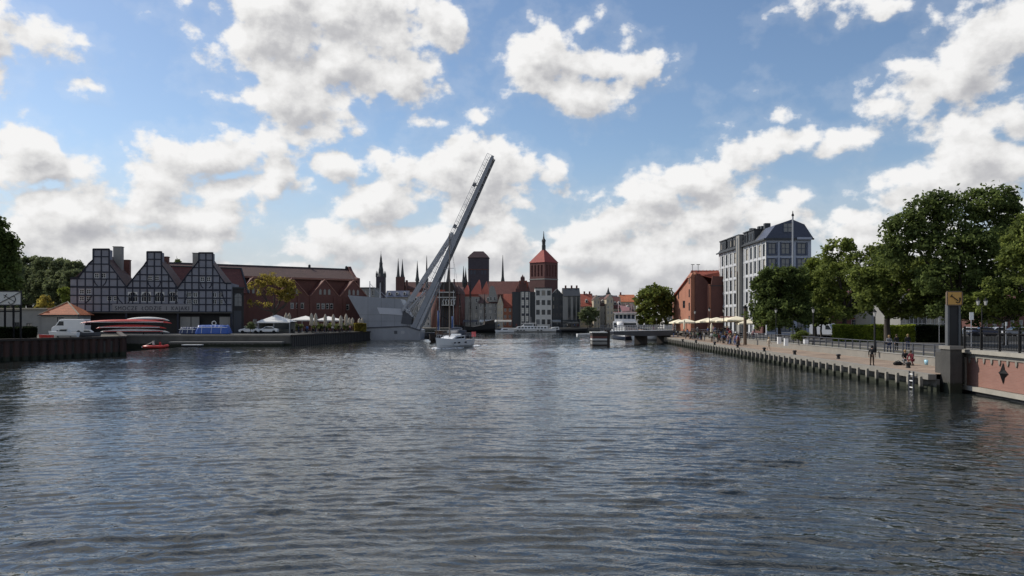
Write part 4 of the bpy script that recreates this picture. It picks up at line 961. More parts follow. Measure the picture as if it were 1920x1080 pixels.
def wooden_ketch():
    t = thing('motor_sailer', 'dark brown wooden motor sailer behind the white yacht', 'boat', (X(817, 178), 184, 0), R(255)); t.scale = (.75, .75, .75)
    m = MB(); hull(m, 13, 4, 2.6, 2.0, 2.3, .6, .7); m.build('hull', M['wood_dark'], t)
    m = MB(); m.box(-4.5, -.5, -1.3, 1.3, 1.9, 3.4); m.build('deckhouse', mat('varnished_wood', (.09,.045,.025), .5, .3, 2), t)
    for s in (-1, 1):
        m = MB(); m.box(-4.2, -.8, s*1.33 - .02, s*1.33 + .02, 2.6, 3.15); m.build('window', GLASS, t)
    m = MB(); m.box(-4.7, -.3, -1.45, 1.45, 3.4, 3.5); m.build('deckhouse_roof', M['plaster_grey'], t)
    m = MB(); m.tube([(1.5,0,2),(1.5,0,13)], [.14,.08], 8); m.build('mast', M['wood'], t)
    m = MB(); m.tube([(1.5,0,12.8),(6.4,0,2.6)], .03, 4); m.tube([(1.5,0,12.8),(-6.2,0,2.3)], .03, 4)
    for s in (-1, 1): m.tube([(1.5,0,11.5),(1.2,s*1.9,2)], .03, 4)
    m.build('rigging', M['iron'], t)
    m = MB()
    for x in (-6, -3, 0, 3, 5.4):
        for s in (-1, 1): m.smooth = True; m.tube([(x, s*(1.95 - max(0, x - 1)*.3), .5), (x, s*(1.98 - max(0, x - 1)*.3), 1.3)], .2, 6)
    m.build('tyre_fender', M['rubber'], t)
    t = thing('blue_mast_boat', 'low sailing boat with two blue sail covers moored beyond the wooden motor sailer', 'boat', (X(835, 215), 215, 0), R(185))
    m = MB(); hull(m, 14, 3.8, 1.9, 1.5, 1.5, .5, .8); m.build('hull', M['steel_dark'], t)
    m = MB(); m.prism([(-3.5,1.4),(3,1.4),(2,2.1),(-3.5,2.2)], -1.1, 1.1); m.build('cabin', M['offwhite'], t)
    for x in (1.6, -2.2):
        m = MB(); m.tube([(x,0,1.5),(x,0,16 if x > 0 else 13)], [.12,.07], 8); m.build('mast', M['steel_light'], t)
        m = MB(); m.smooth = True; m.tube([(x + .25,0,2.0),(x + .3,0,7.5 if x > 0 else 6)], [.28,.16], 8); m.build('sail_cover', mat('blue_sail_cover', (.04,.09,.26), .7, .1), t)
wooden_ketch()
def galleon():
    t = thing('historic_ship', 'black historic style ship with a high stern moored at the far quay', 'ship', (X(885, 300), 306, 0), R(190))
    m = MB(); hull(m, 17, 5, 3.6, 2.2, 3.9, .6, .8); m.build('hull', M['black'], t)
    m = MB(); m.prism([(-8.0,3.4),(-4.2,2.6),(-4.4,4.2),(-8.2,4.9)], -2.1, 2.1); m.build('stern_castle', M['wood_dark'], t)
    m = MB(); m.box(-7.6, -4.9, -2.15, -2.1, 3.7, 4.1); m.build('stern_window', M['plaster_cream'], t)
    for x, h_ in ((-4.5, 15), (1, 21), (5, 16)):
        m = MB(); m.tube([(x,0,2),(x,0,h_)], [.22,.1], 8); m.build('mast', M['wood_dark'], t)
        m = MB(); m.tube([(x,-2.6,h_*.62),(x,2.6,h_*.62)], .1, 6); m.build('yard', M['wood_dark'], t)
    m = MB()
    for x, h_ in ((-4.5, 14), (1, 20), (5, 15)):
        for s in (-1, 1): m.tube([(x,0,h_),(x-.8,s*2.3,2.6)], .05, 4); m.tube([(x,0,h_),(x+.8,s*2.3,2.6)], .05, 4)
    m.tube([(9.5,0,5),(5,0,15)], .05, 4); m.tube([(8,0,4),(12,0,6.5)], .12, 6); m.build('rigging', M['iron'], t)
galleon()
def white_cruiser():
    d = 312; t = thing('excursion_boat', 'long low white excursion boat moored at the far quay', 'boat', (X(993, d), d, 0), R(180))
    m = MB(); hull(m, 20.5, 4.6, 1.9, 1.3, 1.6, .4, .85); m.build('hull', M['white'], t)
    m = MB(); m.prism([(-7,1.2),(6,1.2),(4.6,2.3),(-7,2.35)], -1.9, 1.9); m.build('saloon', M['white'], t)
    m = MB()
    for k in range(9): x = -6.4 + k*1.25; m.box(x, x + .8, 1.88, 1.93, 1.55, 2.05); m.box(x, x + .8, -1.93, -1.88, 1.55, 2.05)
    m.build('saloon_window', GLASS, t)
    m = MB()
    for x in (-4.5, -3.2, 2.2, 3.4, 4.6):
        m.box(x - .3, x + .3, 2.0, 2.32, .55, .95); m.box(x - .3, x + .3, -2.32, -2.0, .55, .95)
    m.build('porthole', GLASS, t)
    m = MB(); m.prism([(-1.5,2.3),(3.2,2.3),(2.2,3.3),(-1.5,3.4)], -1.4, 1.4); m.build('wheelhouse', M['white'], t)
    m = MB(); m.box(-1.2, 2.2, 1.38, 1.43, 2.6, 3.1); m.box(-1.2, 2.2, -1.43, -1.38, 2.6, 3.1); m.build('wheelhouse_window', GLASS, t)
    m = MB(); m.box(-2.6, 3.2, -1.7, 1.7, 3.45, 3.6); m.build('canopy', M['canvas'], t)
    m = MB(); m.tube([(-.5,0,3.5),(-.5,0,6)], .06, 6); m.build('mast', M['steel_light'], t)
white_cruiser()
def ship():
    t = thing('passenger_ship', 'white two deck passenger ship with small flags on its roof behind the swing bridge', 'ship', (X(1160, 215), 218, 0), R(262))
    t.location.x = X(1172, 218)
    m = MB(); hull(m, 30, 7.6, 3.4, 2.4, 2.2, .6, .9); m.build('hull', M['white'], t)
    m = MB(); hull(m, 30.1, 7.66, .8, .8, .8, .6, .9, deck=False); m.build('boot_stripe', M['carblue'], t)
    m = MB(); m.box(-11, 7.5, -3.2, 3.2, 2.2, 4.6); m.build('lower_saloon', M['white'], t)
    m = MB(); m.box(7.52, 7.56, -2.9, 2.9, 3.0, 4.2); m.box(-10, 7, -3.24, -3.2, 3.0, 4.1); m.build('saloon_window', GLASS, t)
    m = MB(); m.prism([(-9,4.6),(6.2,4.6),(5.4,6.8),(-9,6.8)], -2.8, 2.8); m.build('upper_saloon', M['white'], t)
    for k in range(5):
        m = MB(); y = -2.55 + k*1.05; m.prism([(6.02,5.3),(6.10,5.3),(5.66,6.4),(5.58,6.4)], y, y + .85); m.build('bridge_window', GLASS, t)
    m = MB(); m.box(-9.4, 6.6, -3.1, 3.1, 6.8, 7.0); m.build('roof_edge', M['white'], t)
    m = MB(); m.box(-9.4, 6.62, -3.12, 3.12, 7.0, 7.1); m.build('orange_roof_line', M['red'], t)
    m = MB(); m.tube([(2,-1.8,7),(2,-1.8,10)], .07, 6); m.tube([(4,1.6,7),(4,1.6,9.4)], .06, 6); m.build('mast', M['white'], t)
    m = MB(); m.slab([(3.2,-1.6,9.0),(3.2,1.2,8.4),(3.2,1.2,7.4),(3.2,-.8,7.3)], .05); m.prism([(1.2,7.2),(3.2,7.2),(3.2,9.6)], .1, .2); m.build('awning', mat('pink_white_awning', (.62,.54,.52), .8, .3, 2), t)
    m = MB(); m.smooth = True
    m.prism([(7.6,2.3),(10.5,2.6),(10.2,4.2),(7.6,4.6)], -2.1, -.4); m.build('side_cabin', M['white'], t)
    for k in (-1.6, 0, 1.6):
        m = MB(); m.smooth = True; m.tube([(7.7, k + .55*math.cos(a), 3.2 + .55*math.sin(a)) for a in np.linspace(0, 2*math.pi, 13)], .12, 6); m.build('tyre', M['rubber'], t)
ship()
def swing_bridge():
    a = Vector((X(1138, 163), 163)); b = Vector((35.2, 179)); d_ = b - a; ln = d_.length; rz = math.atan2(d_.y, d_.x); zt = Zp(621.5, 163)
    t = thing('swing_bridge', 'low dark steel swing footbridge reaching out from the right quay', 'footbridge', (a.x, a.y, 0), rz)
    m = MB(); m.prism([(0, zt - .55), (ln*.5, zt - 1.1), (ln, zt - 1.1), (ln, zt), (0, zt)], -1.7, 1.7); m.build('girder', M['steel_dark'], t)
    m = MB(); m.box(0, ln, -1.8, 1.8, zt, zt + .08); m.build('deck', M['steel_light'], t)
    for s in (-1, 1):
        m = MB(); y = s*1.75
        for k in range(26): x = .2 + k*(ln - .4)/25; m.box(x - .03, x + .03, y - .03, y + .03, zt + .08, zt + 1.2)
        for z in (.45, .85, 1.2): m.tube([(0,y,zt+z),(ln,y,zt+z)], .035, 5)
        m.build('railing', M['steel_light'] if s < 0 else M['steel_dark'], t)
    for x, w_ in ((ln - 2.2, .5), (ln*.52, .3)):
        m = MB(); m.box(x - w_, x + w_, -1.5, 1.5, -1, zt - 1.05); m.build('pier', M['wood_dark'], t)
    # timber guard at the free end
    d = 158; t = thing('timber_dolphin', 'timber fender structure with pale horizontal rails standing in the water at the swing bridge end', 'dolphin', (X(1126, d), d, 0))
    for px, dy in ((1140.5, 0), (1140.5, 4), (1112, 0), (1112, 4), (1126, 4)):
        m = MB(); u = X(px, d) - X(1126, d); w_ = .3 if px > 1130 else .16; m.box(u - w_, u + w_, dy - .25, dy + .25, -1, Zp(619 if px > 1130 else 624, d)); m.build('pile', M['wood_dark'], t)
    for z0, z1, mm in ((Zp(630,d), Zp(624.5,d), 'wood_dark'), (Zp(634.2,d), Zp(630.4,d), 'brick_dark'), (Zp(638.2,d), Zp(634.8,d), 'offwhite'), (Zp(640.0,d), Zp(638.5,d), 'wood_dark'), (Zp(645.6,d), Zp(640.4,d), 'plaster_grey'), (-.2, Zp(646,d), 'wood_dark')):
        m = MB(); u0 = X(1110.5, d) - X(1126, d); u1 = X(1138, d) - X(1126, d); m.box(u0, u1, -.3, 4.2, z0, z1); m.build('rail', M[mm], t)
    m = MB(); m.box(u0 - .15, u1 + .1, -.45, 4.4, Zp(624.2, d), Zp(622.6, d)); m.build('cap', M['offwhite'], t)
swing_bridge()
def small_boat(px, d, ln, rz, label, hullm='gelcoat', cabin=True, group=None, name='motorboat'):
    t = thing(name, label, 'boat', (X(px, d), d, 0), rz, group); m = MB(); hull(m, ln, ln*.33, ln*.16, ln*.12, ln*.11, .3, .85); m.build('hull', M[hullm], t)
    if cabin:
        k = ln; m = MB(); m.prism([(-.2*k,.1*k),(.22*k,.12*k),(.1*k,.22*k),(-.18*k,.23*k)], -.11*k, .11*k); m.build('cabin', M['white'], t)
        m = MB(); m.prism([(-.15*k,.15*k),(.16*k,.15*k),(.09*k,.2*k),(-.15*k,.205*k)], -.113*k, .113*k); m.build('cabin_window', GLASS, t)
    return t
small_boat(946, 305, 7, R(200), 'small white motorboat moored at the far quay left of the excursion boat')
small_boat(1101, 245, 6.5, R(10), 'low white motorboat beyond the timber fender structure', cabin=False)
small_boat(1040, 312, 9, R(180), 'low dark workboat moored right behind the excursion boat', 'steel_dark')
small_boat(1076, 312, 10, R(0), 'flat dark barge moored below the round green tree', 'black', False)
small_boat(914, 312, 9, R(0), 'dark flat launch moored beside the black historic ship', 'steel_dark', False)
small_boat(1222, 196, 10, R(195), 'long white boat lying under the swing bridge next to the quay', 'gelcoat', False)
# ---------------------------------------------------------------- broken white water round the moving yacht
def foam():
    rg = random.Random(8); y = bpy.data.objects['sailing_yacht'].location; m = MB(); m.smooth = True; ca, sa = math.cos(R(246)), math.sin(R(246))
    spots = [(6.7 + rg.uniform(-.5, .4), s*rg.uniform(0, .5)) for s in (-1, 1) for k in range(7)] + [(5.5 - k*.55 + rg.uniform(-.3,.3), s*(.9 + k*.22 + rg.uniform(-.15,.15))) for s in (-1, 1) for k in range(9)] + [(-6.8 - rg.uniform(0, 6), rg.uniform(-1.4, 1.4)) for k in range(34)]
    for x, q in spots:
        r = rg.uniform(.10, .38); cx, cy = y.x + ca*x - sa*q, y.y + sa*x + ca*q
        m.lathe([(r, -.06), (r*.8, .07), (r*.3, .13)], (cx, cy, .04), 7, sx=rg.uniform(.8, 1.8), sy=rg.uniform(.4, .9))
    m.build('foam', mat('river_foam', (.62,.64,.66), .7, .2, 3), kind='stuff')
foam()
# ---------------------------------------------------------------- generic town house standing at a facade line
def house(label, px0, px1, d, py_e, py_r, wall, roof, style='eave', cols=3, rows=3, dep=11, base=ZF, fm='frame', gm=None, arch=False, ww=None, wh=None, z_lo=.9, name='house', cat='house',
          group=None, d1=None, chim=(), dorm=0, steps=0, gwin=1, over=.35, nx=2, ny=2, side=False, band=False):
    fc = Fac(px0, d, px1, d1 or d); w_ = fc.w; he = Zp(py_e, d) - base; hr = Zp(py_r, d + (dep/2 if style == 'eave' else 0)) - base
    t = thing(name, label, cat, (fc.A.x, fc.A.y, base), fc.rz, group); gm = gm or GLASS
    cw = w_ / max(1, cols); rh = (he - .3) / max(1, rows); ww = ww or cw * .42; wh = wh or rh * .5
    ops = [(cw*(i+.5) - ww/2, .2 + rh*j + z_lo*rh/3, cw*(i+.5) + ww/2, .2 + rh*j + z_lo*rh/3 + wh) for i in range(cols) for j in range(rows)] if rows else []
    m = MB(); facade(m, (0,0,0), 0, w_, he, ops, .2)
    m.face([(0,0,0),(0,0,he),(0,dep,he),(0,dep,0)]); m.face([(w_,0,0),(w_,dep,0),(w_,dep,he),(w_,0,he)]); m.face([(0,dep,0),(0,dep,he),(w_,dep,he),(w_,dep,0)])
    m.face([(.02,.3,0),(w_-.02,.3,0),(w_-.02,.3,he),(.02,.3,he)])
    if style == 'gable':
        if steps:
            pts = [(0, he)]
            for k in range(steps):
                x = w_/2 * k / steps; z = he + (hr - he + .8) * (k + 1) / steps; pts += [(x, z), (w_/2*(k+1)/steps, z)]
            pts += [(w_ - x_, z_) for x_, z_ in pts[::-1]]; m.prism(pts, 0, .35)
        else: m.prism([(0, he), (w_, he), (w_/2, hr)], 0, .3)
        m.prism([(0, he), (w_, he), (w_/2, hr)], dep - .3, dep)
    elif style == 'eave':
        for x in (0, w_ - .25): m.prism([(0, he), (dep, he), (dep/2, hr)], x, x + .25, 'yz')
    m.build('wall', M[wall], t)
    if ops: windows(t, (0,0,0), 0, ops, M[fm], gm, nx, ny, .09, arch=arch)
    if style == 'gable' and gwin:
        for k in range(gwin):
            u = w_/2 + (k - (gwin-1)/2) * cw * .7; z = he + (hr - he) * .22; windows(t, (0,0,0), 0, [(u - ww*.4, z, u + ww*.4, z + wh*.7)], M[fm], gm, 2, 1, .09, depth=-.0)
    r = MB()
    if style == 'gable':
        r.slab([(-.25, .32, he - .1), (w_/2, .32, hr), (w_/2, dep, hr), (-.25, dep, he - .1)], .15); r.slab([(w_/2, .32, hr), (w_ + .25, .32, he - .1), (w_ + .25, dep, he - .1), (w_/2, dep, hr)], .15)
    elif style == 'eave':
        k = (hr - he) / (dep / 2); r.slab([(-.05, -over, he - over*k), (w_ + .05, -over, he - over*k), (w_ + .05, dep/2, hr), (-.05, dep/2, hr)], .16); r.slab([(-.05, dep + over, he - over*k), (w_ + .05, dep + over, he - over*k), (w_ + .05, dep/2, hr), (-.05, dep/2, hr)], .16)
    else: r.box(-.1, w_ + .1, -.1, dep + .1, he, he + .4)
    r.build('roof', M[roof], t)
    if band:
        b = MB(); b.box(-.02, w_ + .02, -.12, -.01, he - .25, he); b.build('cornice', M['plaster_white'], t)
    for f in chim:
        c = MB(); zc = (hr if style != 'flat' else he); c.box(w_*f - .35, w_*f + .35, dep*.5 - .4, dep*.5 + .4, zc - 1.2, zc + 1.1); c.build('chimney', M['brick_dark'], t)
    for k in range(dorm):
        u = w_ * (k + .5) / dorm; zz_ = he + (hr - he)*.25; yy = dep/2*.25; c = MB(); c.prism([(u-.6, zz_), (u+.6, zz_), (u+.6, zz_+1.1), (u, zz_+1.6), (u-.6, zz_+1.1)], yy - .3, yy + 2); c.build('dormer', M['plaster_white'], t)
        windows(t, (0, yy - .3, 0), 0, [(u-.35, zz_+.15, u+.35, zz_+1.0)], M['frame_dark'], GLASS, 2, 1, .08, depth=.0)
    return t, fc, w_, he, hr
# ---------------------------------------------------------------- skyline: churches and towers
def spire(mb, x, y, z, r, h_, n=4, rot=math.pi/4, ball=True):
    mb.lathe([(r, 0), (r*.72, h_*.14), (r*.42, h_*.4), (r*.12, h_*.85), (.05, h_)], (x, y, z), n, rot=rot)
def town_hall():
    d = 780; s = d / F; cx = X(714.3, d); t = thing('town_hall_tower', 'slender dark town hall tower with a stepped needle spire left of the raised bridge', 'tower', (cx, d, ZF))
    z = lambda py: Zp(py, d) - ZF
    m = MB(); w_ = 8.0*s; m.box(-w_, w_, -w_, w_, 0, z(519)); m.build('shaft', M['tower_dark'], t)
    m = MB()
    for sx in (-1, 1):
        for sy in (-1, 1): m.lathe([(.7, 0), (.7, 3.0), (.05, 6.5)], (sx*w_*.92, sy*w_*.92, z(520)), 6)
    m.build('corner_turret', M['copper'], t)
    m = MB(); hs = [(7.0, 519), (4.8, 513), (4.4, 507), (4.6, 506), (3.4, 501), (3.0, 496), (3.4, 495), (2.2, 489), (1.9, 486), (2.1, 485), (1.0, 480), (.35, 476), (.2, 470)]
    m.lathe([(a*s, z(b)) for a, b in hs], (0,0,0), 8); m.build('spire', M['copper'], t)
    for k in (-1, 0, 1):
        m = MB(); m.box(k*2.4 - .5, k*2.4 + .5, -w_ - .05, -w_ + .02, z(545), z(528)); m.build('window', M['black'], t)
town_hall()
def st_mary():
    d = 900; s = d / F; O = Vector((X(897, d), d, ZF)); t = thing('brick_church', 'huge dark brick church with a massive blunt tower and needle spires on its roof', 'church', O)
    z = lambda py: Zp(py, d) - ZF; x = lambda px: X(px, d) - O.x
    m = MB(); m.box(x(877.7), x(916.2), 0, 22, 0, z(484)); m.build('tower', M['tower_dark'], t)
    m = MB(); a, b = x(876.6), x(917.4); zt = z(470.5); e = z(483); p = [(a,-.8,e),(b,-.8,e),(b,22.8,e),(a,22.8,e)]; q = [(x(888),5,zt),(x(906),5,zt),(x(906),17,zt),(x(888),17,zt)]
    mdl = [(x(880.5),1.5,z(478)),(x(913.5),1.5,z(478)),(x(913.5),20.5,z(478)),(x(880.5),20.5,z(478))]
    m.mesh(p + mdl + q, [(0,1,5,4),(1,2,6,5),(2,3,7,6),(3,0,4,7),(4,5,9,8),(5,6,10,9),(6,7,11,10),(7,4,8,11),(8,9,10,11),(3,2,1,0)]); m.build('tower_roof', mat('tower_roof_tile', (.075,.045,.045), .8, .25, .2), t)
    m = MB()
    for px in (884, 890, 904, 909.5): m.box(x(px) - 1.1, x(px) + 1.1, -.12, .02, z(514.5), z(507))
    m.build('belfry_louvre', mat('blue_louvre', (.05,.055,.075), .8, .2), t)
    m = MB(); m.box(x(877.4), x(916.5), -.3, 0, z(506), z(504.6)); m.build('string_course', M['brick_dark'], t)
    def roofbox(p0, p1, ye, yr, dy, nm, mm):
        m = MB(); m.box(x(p0), x(p1), dy, dy + 24, 0, z(ye)); m.build('nave_wall', M['brick_church'], t)
        m = MB(); m.slab([(x(p0), dy - .6, z(ye)), (x(p1), dy - .6, z(ye)), (x(p1), dy + 11, z(yr)), (x(p0), dy + 11, z(yr))], .4); m.build(nm, M[mm], t)
    roofbox(742, 878, 541, 527.5, 4, 'nave_roof', 'brick_church'); roofbox(916, 1000, 543, 527, 4, 'nave_roof', 'brick_church')
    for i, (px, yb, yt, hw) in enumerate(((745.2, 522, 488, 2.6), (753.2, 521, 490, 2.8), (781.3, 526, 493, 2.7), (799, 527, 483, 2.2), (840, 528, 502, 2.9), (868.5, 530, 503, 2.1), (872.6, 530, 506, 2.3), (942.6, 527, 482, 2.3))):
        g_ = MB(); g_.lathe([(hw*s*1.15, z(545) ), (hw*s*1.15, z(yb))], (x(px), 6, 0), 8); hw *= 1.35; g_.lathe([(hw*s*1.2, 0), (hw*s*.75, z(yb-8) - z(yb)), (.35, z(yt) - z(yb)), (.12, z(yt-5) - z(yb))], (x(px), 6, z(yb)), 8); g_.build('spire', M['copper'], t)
    for p0, p1, yt in ((741.5, 757.5, 519), (760, 763, 525), (850, 852, 523)):
        m = MB(); m.box(x(p0), x(p1), 2, 9, 0, z(yt)); m.build('gable_pier', M['brick_church'], t)
    m = MB(); m.box(x(940.4), x(944.8), 3.8, 8.2, z(530), z(519)); m.build('ridge_lantern', M['copper'], t)
st_mary()
def st_john():
    d = 450; s = d / F; cx = X(1019.5, d); t = thing('church_tower', 'red brick church tower with a steep red tent roof and a green lantern spire', 'church tower', (cx, d, ZF)); z = lambda py: Zp(py, d) - ZF
    hw = 5.6; rot = R(46); t.rotation_euler = (0, 0, rot)
    m = MB(); m.box(-hw, hw, -hw, hw, 0, z(524)); m.build('shaft', M['brick_church'], t)
    ops = [(1.2 + k*2.4, z(519) - z(524), 2.6 + k*2.4, z(498) - z(524)) for k in range(4)]
    m = MB(); hh = z(493) - z(524); zb = z(524)
    for O, rz in (((-hw,-hw,zb),0),((hw,-hw,zb),R(90)),((-hw,hw,zb),R(-90)),((hw,hw,zb),R(180))): facade(m, O, rz, 2*hw, hh, ops, .5)
    m.box(-hw+.5, hw-.5, -hw+.5, hw-.5, zb, zb + hh - .02); m.build('belfry', mat('belfry_brick', (.115,.05,.045), .9, .25, .4), t)
    m = MB(); m.box(-hw - .12, hw + .12, -hw - .12, hw + .12, z(524) - .35, z(524) + .25); m.build('pale_band', M['plaster_grey'], t)
    r = MB(); r.lathe([((hw+.35)*1.414, 0), ((hw*.86)*1.414, (z(483)-z(493))*.55), (hw*.12*1.414, z(468) - z(493))], (0,0,z(493)), 4, rot=math.pi/4); r.build('tent_roof', mat('bright_tent_tiles', (.26,.05,.04), .8, .3, .5), t)
    l = MB(); l.lathe([(1.1, z(470)), (1.1, z(460)), (.9, z(459.5)), (1.0, z(453)), (1.25, z(452)), (1.0, z(449.5)), (.5, z(447)), (.32, z(443)), (.1, z(433))], (0,0,0), 8); l.build('lantern_spire', M['copper'], t)
    # nave with red roof to the left
    n = thing('church_nave', 'dark red church roof between the blunt tower and the red tent roofed tower', 'church', (X(915, 470), 470, ZF)); zn = lambda py: Zp(py, 470) - ZF; w_ = X(996, 470) - X(915, 470)
    m = MB(); m.box(0, w_, 0, 20, 0, zn(551)); m.build('wall', M['brick_church'], n)
    m = MB(); m.slab([(0,-.5,zn(552)),(w_*.72,-.5,zn(552)),(w_*.72,9,zn(526)),(0,9,zn(526))], .3); m.build('roof', M['tile_dark'], n)
    m = MB(); m.prism([(w_*.72,zn(552)),(w_,zn(552)),(w_*.9,zn(526)),(w_*.72,zn(526))], -.3, 8.9); m.build('transept_roof', M['tile_red'], n)
    g_ = thing('stepped_gable', 'dark red stepped brick gable with small pinnacles left of the red tent roofed tower', 'gable', (X(980, 440), 440, ZF)); zg = lambda py: Zp(py, 440) - ZF; sx = 440 / F
    m = MB(); m.prism([(-13*sx,0),(13*sx,0),(13*sx,zg(541)),(8*sx,zg(541)),(8*sx,zg(533)),(3.6*sx,zg(533)),(3.6*sx,zg(524)),(-3.6*sx,zg(524)),(-3.6*sx,zg(533)),(-8*sx,zg(533)),(-8*sx,zg(541)),(-13*sx,zg(541))], 0, 1.2); m.build('wall', M['brick_church'], g_)
    for dx, py in ((-10.5, 537), (-5.8, 528), (-2.6, 519), (0, 516), (2.6, 519), (5.8, 528), (10.5, 537)):
        m = MB(); m.lathe([(.45, zg(py+9)), (.45, zg(py+2)), (.05, zg(py-1.5))], (dx*sx, .6, 0), 6); m.build('pinnacle', M['brick_church'], g_)
st_john()
# ---------------------------------------------------------------- houses along the far quay
D0 = 340
house('narrow pale grey house seen through the raised footbridge struts', 764, 784, D0 + 6, 566, 556, 'plaster_grey', 'slate_dark', 'eave', 3, 4, dorm=2)
house('pale grey house between the raised footbridge and the wooden crane gate', 784, 807, D0 + 4, 572, 552, 'plaster_white', 'tile_dark', 'gable', 3, 4)
house('dark grey house with a blue slate roof behind the footbridge struts', 722, 765, D0 + 30, 556, 545, 'plaster_grey', 'slate', 'eave', 5, 3, dorm=3)
house('grey modern block peeping over the concert hall end gable', 676, 702, 260, 541, 541, 'plaster_grey', 'slate_dark', 'flat', 4, 4, base=ZL, nx=1)
def crane_gate():
    d = 336; cx = X(839, d); t = thing('crane_gate', 'old dark wooden harbour crane between two round brick towers with a striped gallery', 'crane', (cx, d, ZF)); z = lambda py: Zp(py, d) - ZF; s = d / F
    for sx in (-1, 1):
        m = MB(); m.smooth = True; m.lathe([(2.9, 0), (2.9, z(552))], (sx*22*s*.86, 3, 0), 18); m.build('brick_tower', M['brick_dark'], t)
        m = MB(); m.lathe([(3.1, z(552)), (2.6, z(546)), (.1, z(534))], (sx*22*s*.86, 3, 0), 12); m.build('tower_roof', M['tile_brown'], t)
    m = MB(); m.box(-16*s, 16*s, .5, 8, 0, z(574)); m.build('shaft', M['wood_dark'], t)
    m = MB(); m.box(-15.5*s, 15.5*s, -2.2, 8, z(574), z(557)); m.build('jib_house', M['wood_dark'], t)
    m = MB(); m.prism([(-17*s, z(557.5)), (17*s, z(557.5)), (14*s, z(540)), (9*s, z(529)), (-9*s, z(529)), (-14*s, z(540))], -1.8, 8); m.build('roof', M['wood_dark'], t)
    m = MB(); m.box(-18*s, 17*s, -2.5, -2.2, z(558.4), z(557)); m.box(-16*s, 14*s, -2.05, -1.85, z(549), z(547.3)); m.box(-10*s, 13*s, -2.4, -2.2, z(573), z(571.6)); m.build('pale_beam', M['plaster_white'], t)
    m = MB(); m.box(-15*s, -4*s, -2.0, -1.85, z(547), z(543.5)); m.build('pink_panel', M['tile_red'], t)
    for k in range(5):
        m = MB(); x0 = (-9 + k*5.2)*s; m.slab([(x0, -2.3, z(566)), (x0 + 2.6*s, -2.3, z(560)), (x0 + 3.8*s, -2.3, z(560)), (x0 + 1.6*s, -2.3, z(566))], .12)
        m.box(x0 + .2, x0 + .6, -2.4, -2.25, z(571.5), z(566)); m.build('gallery_brace', M['plaster_white'], t)
    for k in range(-3, 4):
        m = MB(); m.box(k*4*s - .12, k*4*s + .12, .35, .5, 0, z(574)); m.build('timber_post', M['timber'], t)
crane_gate()
# the old white granary houses with red roofs
house('long pale grey granary wall under small bright red saddle roofs', 864, 899, D0, 556, 552, 'plaster_grey', 'tile_red', 'flat', 3, 4, dep=14, ww=.9, nx=1)
def lit_roofs():
    for i, (a, b, c) in enumerate(((866, 876, 534), (881, 898.5, 524), (900, 912.5, 527))):
        d = D0 + 12 + i; t = thing('saddle_roof_house', ('first', 'second', 'third')[i] + ' bright red pointed roof from the left above the pale grey granary', 'house', (X(a, d), d, ZF)); w_ = X(b, d) - X(a, d); z = lambda py: Zp(py, d) - ZF
        m = MB(); m.box(0, w_ + .8, 0, 9, 0, z(551)); m.build('wall', M['brick_dark'], t)
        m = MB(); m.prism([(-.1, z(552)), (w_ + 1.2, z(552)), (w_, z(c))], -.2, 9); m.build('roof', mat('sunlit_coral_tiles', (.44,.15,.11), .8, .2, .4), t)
lit_roofs()
def baroque():
    t, fc, w_, he, hr = house('pale grey house with a brown mansard roof and a curved gable on its right', 897, 933, D0 - 1, 567, 552, 'plaster_grey', 'tile_brown', 'eave', 4, 4, dep=9, ww=.8, nx=1, dorm=1)
    d = D0 - 1; z = lambda py: Zp(py, d) - ZF
    m = MB(); c = X(923.5, d) - X(897, d); s = d / F; m.prism([(c-8*s,z(566)),(c+10*s,z(566)),(c+7.5*s,z(552)),(c+5*s,z(543)),(c+2.5*s,z(537)),(c-2*s,z(535.5)),(c-5.5*s,z(539)),(c-6.5*s,z(548))], -.35, .35)
    m.build('curved_gable', M['plaster_grey'], t); windows(t, (0,0,0), 0, [(c-1.2, z(563), c-.2, z(557)), (c+.4, z(563), c+1.4, z(557))], M['frame'], GLASS, 1, 2, .08, depth=-.5 + .1)
baroque()
t_, fc_, w_, he_, hr_ = house('narrow cream house with a scrolled gable beside the orange red house', 932.5, 943.5, D0 - 3, 570, 553, 'plaster_cream', 'tile_brown', 'gable', 2, 4, dep=9, gwin=1)
house('bright orange red house between the cream gable and the dark framed house', 943, 960.5, D0 - 1, 575, 551, 'brick_orange', 'tile_red', 'eave', 2, 3, dep=12)
def framed():
    t, fc, w_, he, hr = house('black slate clad house with a bright glazed bay in its middle', 960.5, 1003.5, D0 - 4, 549, 541, 'slate_dark', 'slate_dark', 'flat', 0, 0, dep=12)
    d = D0 - 4; x = lambda px: X(px, d) - X(960.5, d); z = lambda py: Zp(py, d) - ZF
    ops = [(x(977.5 + k*8), z(603 - j*15), x(983 + k*8), z(592 - j*15)) for k in range(2) for j in range(4)]
    m = MB(); facade(m, (x(976), -.9, 0), 0, x(994) - x(976), z(546), [(a - x(976), b, c - x(976), e) for a, b, c, e in ops], .25); m.box(x(976), x(994), -.6, 0, 0, z(546)); m.build('glazed_bay', M['frame_dark'], t)
    windows(t, (0, -.9, 0), 0, ops, M['frame_dark'], mat('bright_blind', (.55,.54,.50), .4, .15, .5), 1, 3, .1, depth=.15)
    m = MB()
    for px in (977, 985.3, 993): m.box(x(px) - .12, x(px) + .12, -1.05, -.95, 0, z(548))
    m.build('pale_mullion', M['plaster_white'], t)
framed()
t_, fc_, w_, he_, hr_ = house('tall white house with four rows of dark windows and a pale vertical pipe', 1003.5, 1034.5, D0 - 5, 541, 539, 'plaster_white', 'slate_dark', 'flat', 3, 4, fm='frame_dark', nx=3, ww=1.5, wh=2.1, dep=12)
